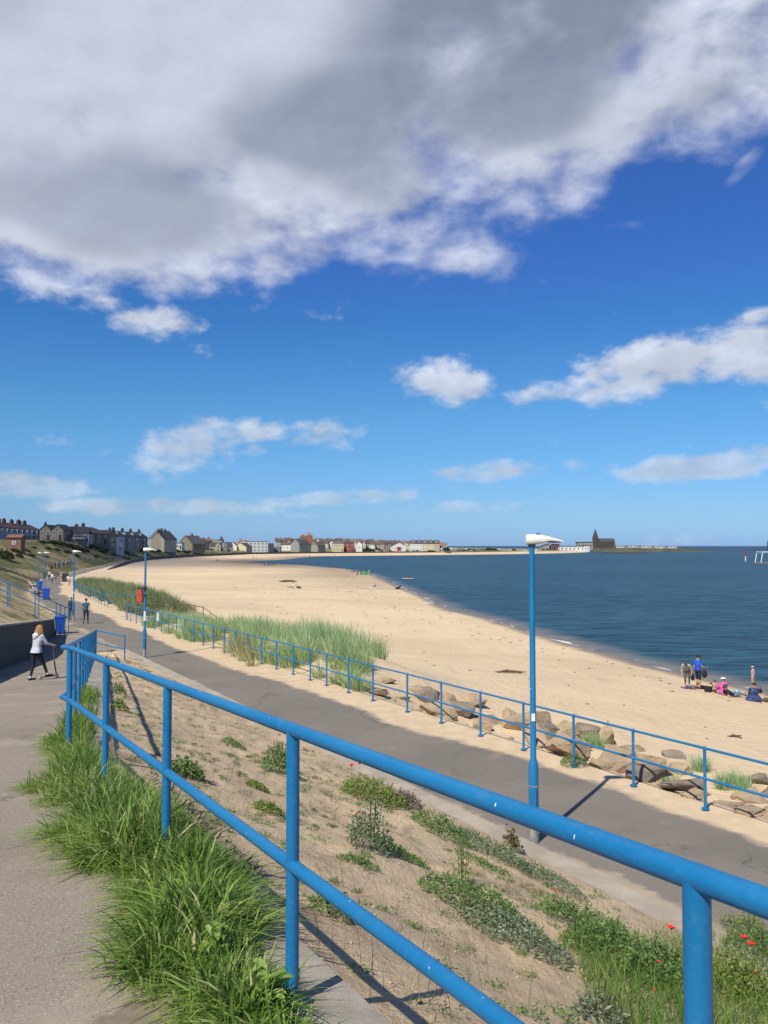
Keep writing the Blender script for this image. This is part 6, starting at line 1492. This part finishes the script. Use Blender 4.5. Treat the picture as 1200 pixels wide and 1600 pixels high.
for i in range(5): H(641 + i * 9.2, 820, 650.2 + i * 9.2, 820, 859.6, 849.6, 844.6, wall=['white', 'white', 'yellow', 'yellow', 'buff'][i], rf='slate' if i % 2 else 'brownroof', nx=2, ny=2, winw=1.0, chim=((.5, 'brick'),), dorm=1, door=False, depth=8, label=f"pale seafront house with dormer, {ORD[i]} from the left of the long cream row", group='long cream row')
H(688, 822, 694, 822, 861, 856, 854, roof='flat', wall='white', rf='greyroof', nx=1, ny=1, label='tiny white hut at the right end of the cream row', door=False)
# rows of the town rising behind
tr = random.Random(11)
for r_ in range(5):
    px = 428 + tr.random() * 6; D = 835 + r_ * 40; i = 0; end = 690 if r_ < 4 else 680
    while px < end:
        wpx = tr.uniform(5.5, 10.5); wl = tr.choice(['brick', 'buff', 'stone', 'cream', 'cream', 'white', 'white', 'grey', 'pink', 'yellow']); rf = tr.choice(['brownroof', 'terracotta', 'redroof', 'slate', 'greyroof', 'brownroof']); gb = tr.random() < .28
        Dj = D + tr.uniform(-12, 12); A = Vector(((px - 600) / F * Dj, Dj, 0)); B = Vector(((px + wpx - 600) / F * Dj, Dj, 0)); A.z = gz(A.x, A.y); B.z = gz(B.x, B.y); wd = (B - A).to_2d().length
        e = tr.uniform(4.6, 5.6)
        if r_ > 0 or not (516 < px < 556): house(A, B, 8, e, e + tr.uniform(2.0, 3.0), roof='gable' if gb else 'side', wall=wl, rf=rf, nx=2 if wd < 5 else 3, ny=2, chim=tuple(tr.sample([.1, .5, .9], 1 if tr.random() < .8 else 2)), winw=.9, door=False, group='houses rising behind the seafront',
              label=f"{wl} {'gabled ' if gb else ''}house with {RN[rf]} roof, {ordn(i)} from left, {ORD[r_]} row behind the seafront")
        px += wpx + tr.choice([0, 0, .6, 2.0]); i += 1
# red brick tower
tw = empty('brick_tower', Vector((-72, 800, pz(848, 800))), 'red brick tower with pointed turrets above the town roofs', 'tower'); mb = MB(); mb.box(-3, 3, -3, 3, -4, 6.5); mb.build('wall', wm('redbrick'), tw); mb = MB(); mb.box(-3.2, 3.2, -3.2, 3.2, 6.503, 9.6, taper=.2); mb.build('roof', rm('terracotta'), tw)
mb = MB(); mb.box(-9, -3.1, -2, 3, -4, 5); mb.build('wing', wm('brick'), tw); mb = MB(); mb.box(-9.2, -3.05, -2.2, 3.2, 5.003, 7.6, taper=.3); mb.build('wing_roof', rm('redroof'), tw)
# ------------------------------------------------------------------ cars
def car_proto():
    root = empty('parked_car', (0, 0, 0), 'x', 'car', 'cars parked on the seafront'); mb = MB()
    prof = [(-2.1, .35), (-2.15, .75), (-1.9, .95), (-1.25, 1.02), (-.75, 1.42), (.75, 1.45), (1.45, 1.0), (2.0, .85), (2.15, .6), (2.1, .3)]
    mb.prism(prof, -.85, .85, mat=Matrix.Rotation(R(90), 4, 'X')); mb.build('body', plain('car white', (.6, .62, .64), .3), root)
    mb = MB(); mb.prism([(-1.10, 1.0), (-.70, 1.36), (.70, 1.38), (1.28, 1.0)], -.87, .87, mat=Matrix.Rotation(R(90), 4, 'X')); mb.build('windows', M['glass'], root)
    for x in (-1.3, 1.3):
        for y in (-.86, .70): mb = MB(); mb.tube([(x, y, .32), (x, y + .16, .32)], .32, 12); mb.build('wheel', 'dark', root)
    return root
cp = car_proto(); ccs = [('white', (.6, .62, .64)), ('dark blue', (.02, .04, .15)), ('silver', (.35, .37, .4)), ('red', (.35, .02, .02)), ('black', (.02, .02, .022))]
for i, (px, D, k) in enumerate([(588, 772, 0), (592, 782, 2), (596, 774, 4), (600, 784, 0), (604, 776, 2), (609, 782, 3), (636, 796, 1), (646, 800, 1), (652, 800, 1), (658, 802, 0), (664, 804, 2), (670, 806, 4), (716, 852, 1), (722, 856, 1), (728, 860, 1), (736, 866, 2)]):
    p = at(px, D); nm, c = ccs[k]
    o = cp if i == 0 else copy_tree(cp, p, 0, ' ')
    o.location = p; o.rotation_euler = (0, 0, random.choice([0.05, -.1, 1.4])); o['label'] = f"{nm} car on the far seafront, {ordn(i)} from left in the parked row"
    b_ = [c_ for c_ in o.children if c_.name.startswith('body')][0]
    b_.data = b_.data.copy(); b_.data.materials[0] = plain('car ' + nm, c, .3)
# ------------------------------------------------------------------ point: church, modern buildings, caravans, headland
rows = []
for i in range(60):
    f = i / 59; px = 842 + (1120 - 842) * f; D0 = 1085 + 60 * f; r = []
    top = interp(f, [0, .1, .5, .78, .93, 1], [-4.2, -3.0, -2.6, -3.6, -6.2, -8.6])
    for j in range(22):
        g = j / 21; D = D0 + 230 * g * (1 - .5 * f); x = (px - 600) / F * D
        z = interp(g, [0, .04, .12, .3, .8, .97, 1], [-8.8, -7.0, -5.5, 0, 0, -6, -9]) if 0 else (interp(g, [0, .05, .16, .30, .85, 1], [0, .35, .55, 1, 1, 0]) * (top + 8.8) - 8.8)
        z += fb(x * .3, D * .3, .2, 7) * .5 * (1 - abs(g - .3)); r.append((x, D, z))
    rows.append(r)
M['headland'] = pm('dark rock and turf', (.055, .052, .040), (.115, .115, .055), .05, .95, .8, .6, world_space=True, bdist=.4)
hl = grid('headland', rows, 'headland'); rows = []
for i in range(40):
    f = i / 39; px = 935 + 85 * f; D0 = 800 + 60 * f; r = []; hh = math.sin(math.pi * f) ** .6
    for j in range(10): g = j / 9; D = D0 + 130 * g; x = (px - 600) / F * D; r.append((x, D, -8.3 + 1.25 * hh * math.sin(math.pi * g) ** .5 + fb(x, D, .12, 5) * .5 * hh))
    rows.append(r)
M['reef'] = pm('dark weedy reef', (.028, .026, .022), (.055, .05, .042), .2, .9, world_space=True); grid('reef', rows, 'reef')
GROUND.append(hl); BV = bvh_of(GROUND)
D = 1175; ch = empty('church', Vector(((931 - 600) / F * D, D, pz(857, D))), 'dark stone church with a pointed spire on the headland', 'church')
M['darkstone'] = pm('dark church stone', (.085, .072, .055), (.055, .048, .038), .3, .95)
mb = MB(); mb.box(-3.4, 3.4, 0, 6.4, -3, 15.2); mb.build('tower', 'darkstone', ch); mb = MB(); mb.add([(-3.5, -.1, 15.2), (3.5, -.1, 15.2), (3.5, 6.5, 15.2), (-3.5, 6.5, 15.2), (0, 3.2, 28)], [(0, 1, 4), (1, 2, 4), (2, 3, 4), (3, 0, 4), (3, 2, 1, 0)]); mb.build('spire', plain('spire stone', (.06, .055, .05)), ch)
mb = MB(); mb.add([(3.2, 1, -3), (27, 1, -3), (27, 10, -3), (3.2, 10, -3), (3.2, 1, 9.3), (27, 1, 9.3), (27, 10, 9.3), (3.2, 10, 9.3), (3.2, 5.5, 13.9), (27, 5.5, 13.9)], [(0, 1, 5, 4), (2, 3, 7, 6), (1, 2, 6, 9, 5), (3, 0, 4, 8, 7), (4, 5, 9, 8), (6, 7, 8, 9)]); mb.build('nave', 'darkstone', ch)
mb = MB(); mb.add([(3.25, .7, 9.2), (27.2, .7, 9.2), (27.2, 5.5, 14.15), (3.25, 5.5, 14.15), (3.25, 10.3, 9.2), (27.2, 10.3, 9.2)], [(0, 1, 2, 3), (3, 2, 5, 4)]); mb.build('roof', rm('slate'), ch)
for x in (7, 12, 17, 22): mb = MB(); mb.prism([(x - .7, 2), (x + .7, 2), (x + .7, 6), (x, 7.4), (x - .7, 6)], -.95, -1.05, mat=Matrix.Rotation(R(90), 4, 'X')); mb.build('window', M['glass'], ch)
def modern(px0, px1, D, base, lo, hi_, wall, lab, slope=False, bands=True, dz=14):
    A = (px0 - 600) / F * D; B = (px1 - 600) / F * D; z = pz(base, D); w_ = B - A; root = empty('building', Vector((A, D, z)), lab, 'building'); h0, h1 = pz(lo, D) - z, pz(hi_, D) - z; mb = MB()
    mb.add([(0, 0, -2), (w_, 0, -2), (w_, dz, -2), (0, dz, -2), (0, 0, h0), (w_, 0, h1), (w_, dz, h1), (0, dz, h0)], [(0, 1, 5, 4), (1, 2, 6, 5), (2, 3, 7, 6), (3, 0, 4, 7), (4, 5, 6, 7)]); mb.build('wall', wm(wall), root)
    mb = MB(); mb.add([(-.6, -.8, h0 + .02), (w_ + .6, -.8, h1 + .02), (w_ + .6, dz + .5, h1 + .02), (-.6, dz + .5, h0 + .02), (-.6, -.8, h0 + .5), (w_ + .6, -.8, h1 + .5), (w_ + .6, dz + .5, h1 + .5), (-.6, dz + .5, h0 + .5)], [(3, 2, 1, 0), (4, 5, 6, 7), (0, 1, 5, 4), (1, 2, 6, 5), (2, 3, 7, 6), (3, 0, 4, 7)]); mb.build('roof', rm('greyroof'), root)
    n_ = max(2, int(w_ / 5)); hm = min(h0, h1)
    for i in range(n_):
        x = w_ * (i + .5) / n_; mb = MB(); ww = w_ / n_ * (.8 if bands else .22); mb.box(x - ww / 2, x + ww / 2, -.15, .05, .6 if bands else .8, hm * .8 if bands else hm * .62); mb.build('window', M['glass'], root)
modern(838, 858, 1100, 860, 856.5, 849.5, 'grey', 'glazed building with a sloping roof at the far side of the bay', True); modern(858, 864, 1104, 860, 852.5, 852.5, 'grey', 'short grey link between the sloping building and the red brick one'); modern(864, 874, 1100, 860, 850.5, 850.5, 'redbrick', 'red brick block right of the sloping roofed building')
modern(875, 913, 1085, 860, 853.6, 853.6, 'white', 'long low white building on the far shore', bands=False); modern(913, 921, 1084, 860, 852.6, 852.6, 'white', 'taller white end block of the long low building', bands=False); modern(903, 926, 1135, 857, 847.6, 847.2, 'grey', 'grey blue hall behind the long white building', bands=False)
for i in range(15):
    px = 958 + i * 6.9 + random.uniform(-1, 1); D = 1190 + random.uniform(-15, 25); x = (px - 600) / F * D; z = interp(px, [950, 1000, 1065], [pz(854.6, D), pz(854.8, D), pz(856, D)]); l = random.uniform(5, 6.5)
    root = empty('caravan', Vector((x, D, z)), f"white static caravan on the headland, {ordn(i)} from the church", 'caravan', 'static caravans on the headland'); mb = MB(); mb.box(-l / 2, l / 2, 0, 3, -2.0, 1.7); mb.build('body', plain('caravan ' + ('white' if i % 3 else 'grey'), (.62, .62, .6) if i % 3 else (.35, .36, .37)), root); mb = MB(); mb.box(-l / 2 - .1, l / 2 + .1, -.1, 3.1, 1.703, 2.1, taper=.9); mb.build('roof', rm('greyroof'), root)
    mb = MB(); mb.box(-l * .3, l * .3, -.06, .02, .2, 1.1); mb.build('window', M['glass'], root)
for i in range(22):
    px = 702 + i * 6.6 + random.uniform(-1.5, 1.5); D = 985 + random.uniform(-25, 60); p = at(px, D); l = random.uniform(5, 9)
    root = empty('holiday_hut', p + Vector((0, 0, .2)), f"pale low holiday hut on the green shore, {ordn(i)} right of the town", 'hut', 'low huts right of the town'); mb = MB(); mb.box(-l / 2, l / 2, 0, 3, -1, 1.9); mb.build('body', plain('hut ' + str(i % 4), [(.6, .6, .58), (.3, .32, .33), (.45, .42, .36), (.16, .25, .18)][i % 4]), root); mb = MB(); mb.box(-l / 2 - .1, l / 2 + .1, -.1, 3.1, 1.903, 2.6, taper=.7); mb.build('roof', rm('greyroof' if i % 2 else 'slate'), root)
M['mast'] = plain('mast grey', (.2, .2, .22))
for px, D, h, lab in ((753, 1000, 12, 'tall thin mast right of the town'), (763, 1010, 7, 'shorter thin mast right of the tall one'), (795, 1030, 6, 'thin mast left of the tall lamp head'), (889, 1120, 9, 'thin mast behind the long white building'), (822, 1060, 7, 'thin mast just left of the near lamp column')):
    p = at(px, D); root = empty('mast', p, lab, 'mast'); mb = MB(); mb.tube([(0, 0, 0), (0, 0, h)], [.22, .12], 6); mb.build('pole', 'mast', root); mb = MB(); mb.box(-.9, .9, -.08, .08, h - 1.2, h - 1.0); mb.build('crossarm', 'mast', root)
# sea wall round the head of the bay
ts_ = [t for t in tq if 215 < t < 960]; mb = MB(); mc = MB()
base = Vector((*resample(PT, PR, [300])[0], -6)); sw = empty('sea_wall', base, 'long dark sea wall curving round the head of the bay', 'wall')
prev = None
for i in range(0, len(ts_) - 1):
    a, b = [Vector((*resample(PT, PR, [t])[0], 0)) for t in (ts_[i], ts_[i + 1])]; d = (b - a).normalized(); n_ = Vector((d.y, -d.x, 0))
    for m_, (o0, o1, z0, z1) in ((mb, (-.1, .5, -8.2, interp(ts_[i], [215, 260, 400, 700, 960], [-6.1, -5.25, -4.9, -4.7, -5.9]))),):
        z1b = interp(ts_[i + 1], [215, 260, 400, 700, 960], [-6.1, -5.25, -4.9, -4.7, -5.9])
        p = [a + n_ * o0, a + n_ * o1, b + n_ * o1, b + n_ * o0]; vs = [Vector((q.x, q.y, z0)) - base for q in p] + [Vector((p[0].x, p[0].y, z1)) - base, Vector((p[1].x, p[1].y, z1)) - base, Vector((p[2].x, p[2].y, z1b)) - base, Vector((p[3].x, p[3].y, z1b)) - base]
        mb.add(vs, [(4, 5, 6, 7), (1, 2, 6, 5), (3, 0, 4, 7)])
mb.build('wall_face', 'seawall', sw)
# marker post and sculpture platform in the bay
def seapt(px, py): d = pix_dir(px, py); return d * (SEAZ / d.z)
p = seapt(1165, 877); mk = empty('channel_marker', p, 'red and white channel marker post standing in the water', 'marker'); mb = MB(); mb.tube([(0, 0, -1), (0, 0, 2.6)], .33, 12); mb.build('post', plain('marker white', (.7, .7, .7)), mk, smooth=True)
for z in (.55, 1.5): mb = MB(); mb.tube([(0, 0, z), (0, 0, z + .22)], .345, 12); mb.build('band', plain('marker grey', (.3, .28, .3)), mk)
mb = MB(); mb.tube([(0, 0, 2.6), (0, 0, 4.6)], .36, 12); mb.tube([(0, 0, 4.6), (0, 0, 5.1)], [.40, .40], 12); mb.build('topmark', plain('marker red', (.35, .04, .05)), mk, smooth=True)
p = seapt(1189, 881.5); p.y = 385; p.x = (1188 - 600) / F * 385; pl_ = empty('sculpture_platform', p, 'white raked steel platform standing on rocks in the bay at the right edge', 'platform')
stl = plain('white steel', (.78, .79, .8), .5)
for x in (0, 9.5):
    for y in (0, 6):
        xx = x + (.9 if x == 0 else -.9); mb = MB(); mb.tube([(x, y, .2), (xx, y, 5.0)], .22, 10); mb.build('leg', stl, pl_, smooth=True)
mb = MB(); mb.box(.5, 9.0, -.3, 6.3, 5.0, 5.4); mb.build('deck', stl, pl_)
for i in range(9): mb = MB(); mb.tube([(.6 + i, -.25, 5.4), (.6 + i, -.25, 6.3)], .05, 6); mb.build('railing_post', 'galv', pl_) if i % 4 == 0 else None
person('bronze statue figure standing on the white platform, mostly outside the frame', p + Vector((4.6, 2.5, 5.4)), R(90), J0, H=5.0, top=(.05, .06, .09), bottom=(.05, .05, .07), skin=plain('bronze', (.06, .05, .05)), sleeve='long', voxel=.1, cat='statue')
for i in range(9):
    o = link('boulder', RM['rock_tan'][i % 7], loc=p + Vector((-1.4 + i * 1.3, -1.6 + (i % 3), .1)), rotz=i); o.scale = (2.6, 2.2, 1.1); tag(o, f"tan rock at the foot of the sculpture platform, {ORD[i]} from the left", 'rock', 'rocks under the sculpture platform')
# ------------------------------------------------------------------ shrubs, hedges, trees on the hillside
M['shrub'] = leafmat('dark shrub leaves', [(0, (.012, .024, .010)), (.6, (.030, .050, .016)), (1, (.065, .090, .028))], trans=.12)
def shrub_proto(i):
    r = np.random.default_rng(50 + i); P = []
    for _ in range(1100):
        q = r.uniform(0, 2 * np.pi); k = r.random() ** .5; zt = (1 - k ** 2) ** .5; l = .75 + .45 * mn.noise(Vector((math.cos(q) * k * 3, math.sin(q) * k * 3, i * 4))); P.append((math.cos(q) * k, math.sin(q) * k * .9, zt * l * r.random() ** .5))
    return leaves('crown', P, np.full(len(P), .14), r.random(len(P)), 'shrub', aspect=.7)
SM = [shrub_proto(i) for i in range(5)]
def shrub(px, py, w_, h, lab, cat='shrub', name='shrub', trunk=False):
    p = hit(px, py); D = p.y; root = empty(name, p - Vector((0, 0, .2)), lab, cat, 'shrubs on the cliff' if name == 'shrub' else None); c = link('crown', SM[random.randrange(5)], root); s = w_ / F * D / 2; hz = h / F * D
    c.scale = (s, s * .9, hz * (1.15 if not trunk else .85)); c.rotation_euler = (0, 0, random.uniform(0, 6))
    if trunk: c.location = (0, 0, hz * .25)
    mb = MB(); mb.tube([(0, 0, -.3), (.05, 0, hz * .55)], [.12 + s * .03, .05], 6); mb.build('trunk' if trunk else 'stem', 'darkwood', root)
SB = [(6, 873, 34, 17), (30, 870, 16, 8), (22, 862, 20, 7), (66, 849, 22, 6), (82, 850, 26, 7), (96, 852, 20, 7), (40, 861, 18, 5), (48, 868, 18, 5), (88, 860, 18, 5), (74, 858, 14, 5), (108, 856, 20, 8), (120, 860, 24, 9), (132, 863, 18, 8), (104, 864, 20, 6), (118, 869, 16, 5), (140, 856, 20, 7), (152, 858, 20, 5), (160, 863, 22, 4), (176, 868, 22, 4), (196, 864, 16, 4), (206, 856, 16, 4),
      (188, 857, 14, 4), (222, 861, 18, 5), (233, 860, 14, 4), (246, 862, 16, 4), (262, 863, 14, 4), (277, 862, 14, 4), (297, 862, 14, 3), (310, 862, 12, 3), (148, 870, 16, 4), (70, 870, 14, 4), (52, 856, 14, 4), (232, 855, 12, 4), (290, 864, 16, 3)]
for i, (px, py, w_, h) in enumerate(SB):
    lx = px; ref = 'below the brown terrace' if lx < 62 else 'below the beige gabled pair' if lx < 100 else 'below the white house' if lx < 139 else 'below the hipped roof house' if lx < 172 else 'below the bay windowed terrace' if lx < 232 else 'by the cream gable end' if lx < 277 else 'by the olive gable'
    shrub(px, py, w_, h, f"{'wide' if w_ > 18 else 'small'} dark shrub {ref}, {ordn(i)} of the cliff shrubs")
shrub(697, 863, 15, 9, 'round dark tree standing right of the long cream row', 'tree', 'tree', True); shrub(408, 853, 12, 8, 'dark tree rising behind the white flat roofed block', 'tree', 'tree', True)
for px, py, w_, h, lab in ((549, 862, 16, 5, 'dark bush before the red brick house'), (575, 861.5, 24, 6, 'long dark bush before the town, right of the red brick house'), (590, 861, 14, 5, 'dark bush left of the parked cars'), (674, 862, 14, 3, 'low bush before the cream row'), (765, 860, 30, 4, 'green bush on the far shore, left of the near lamp'), (795, 860, 26, 4, 'green bush on the far shore close to the near lamp'), (735, 860, 24, 3, 'green bush on the far shore right of the town')): shrub(px, py, w_, h, lab)
# small structures on the cliff
def shelter(px, py, w_, lab):
    p = hit(px, py); root = empty('shelter', p, lab, 'shelter'); mb = MB(); mb.box(-w_ / 2, w_ / 2, -1.2, 1.2, 2.2, 2.5); mb.build('canopy', plain('canopy white', (.6, .6, .58)), root)
    for x in (-w_ / 2 + .2, w_ / 2 - .2): mb = MB(); mb.box(x - .08, x + .08, -1, -.85, -.5, 2.2); mb.build('post', 'darkwood', root)
    mb = MB(); mb.box(-w_ / 2 + .3, w_ / 2 - .3, .9, 1.0, -.5, 2.2); mb.build('back_wall', wm('grey'), root)
shelter(125, 851, 4.2, 'white canopied shelter before the white house'); shelter(163, 850.5, 3.8, 'white canopied shelter before the wide hipped roof house')
hb_ = hit(11, 856); house(hb_, hb_ + Vector((3.0, .3, 0)), 3, 2.3, 2.9, roof='side', wall='brick', rf='redroof', nx=1, ny=1, label='small red brick hut on the cliff edge below the terrace', door=False, winw=.8, winh=.8, name='hut', cat='hut')
# low timber crib fence on the bank
fp = [hit(px, py) for px, py in ((-14, 887), (-4, 889), (6, 891.5), (16, 894.5), (26, 898), (36, 901.5), (46, 905), (55, 909))]
cf = empty('timber_fence', fp[3], 'low dark timber fence stepping down the bank above the benches', 'fence'); mb = MB()
for a, b in zip(fp[:-1], fp[1:]):
    for k in range(3): q = a.lerp(b, (k + .5) / 3) - fp[3]; r = (b - a).length / 3 * .42; mb.box(q.x - r, q.x + r, q.y - .1, q.y + .1, q.z - .4, q.z + .38)
mb.build('boards', 'darkwood', cf)
for q in fp: q = q - fp[3]; mb = MB(); mb.box(q.x - .1, q.x + .1, q.y - .13, q.y + .13, q.z - .5, q.z + .5); mb.build('post', 'darkwood', cf)
# unseen cloud added and shaped to shade the head of the bay and cliff houses
cm = bpy.data.meshes.new('cloud'); bm = bmesh.new(); bmesh.ops.create_icosphere(bm, subdivisions=5, radius=1)
for v in bm.verts:
    n_ = 1 + .09 * mn.fractal(v.co * 2.6, .7, 2, 5); q_ = (abs(v.co.x) ** 3.2 + abs(v.co.y) ** 3.2 + abs(v.co.z) ** 3.2) ** (-1 / 3.2); v.co = Vector((v.co.x * 165 * n_ * q_, v.co.y * 172 * n_ * q_, v.co.z * 26 * n_))
bm.to_mesh(cm); bm.free(); M['cloudm'] = pm('cloud white', (.8, .8, .82), (.75, .76, .8), .01, 1); 
_m = M['cloudm']; _n = NT(_m.node_tree); _lw = _n.add('ShaderNodeLayerWeight', {'Blend': .5}).outputs['Facing']
_ov = _n.add('ShaderNodeVectorMath', {0: _n.mapping(tex(_n), scale=(1 / 165, 1 / 172, 0)), 1: (0, 0, 0)}, operation='ADD').outputs[0]; _rr = _n.math('ADD', _n.add('ShaderNodeVectorMath', {0: _ov}, operation='LENGTH').outputs['Value'], _n.math('MULTIPLY', _n.math('SUBTRACT', _n.noise(_ov, 2.5, 5), .5), .35)); _t = _n.add('ShaderNodeBsdfTransparent'); _x = _n.add('ShaderNodeMixShader', {0: _n.math('MAXIMUM', .64, _n.ramp(_rr, .60, 1.02, .64, 1.0)), 1: _m.node_tree.nodes['Principled BSDF'].outputs[0], 2: _t.outputs[0]})
_n.l.new(_x.outputs[0], _m.node_tree.nodes['Material Output'].inputs['Surface']); cm.materials.append(_m)
hgt = 330; sh_c = Vector((-178, 350, -6)); k_ = hgt / math.tan(SUN_EL)
tag(link('cloud', cm, loc=(sh_c.x + math.sin(SUN_AZ) * k_, sh_c.y + math.cos(SUN_AZ) * k_, hgt)), kind='structure')
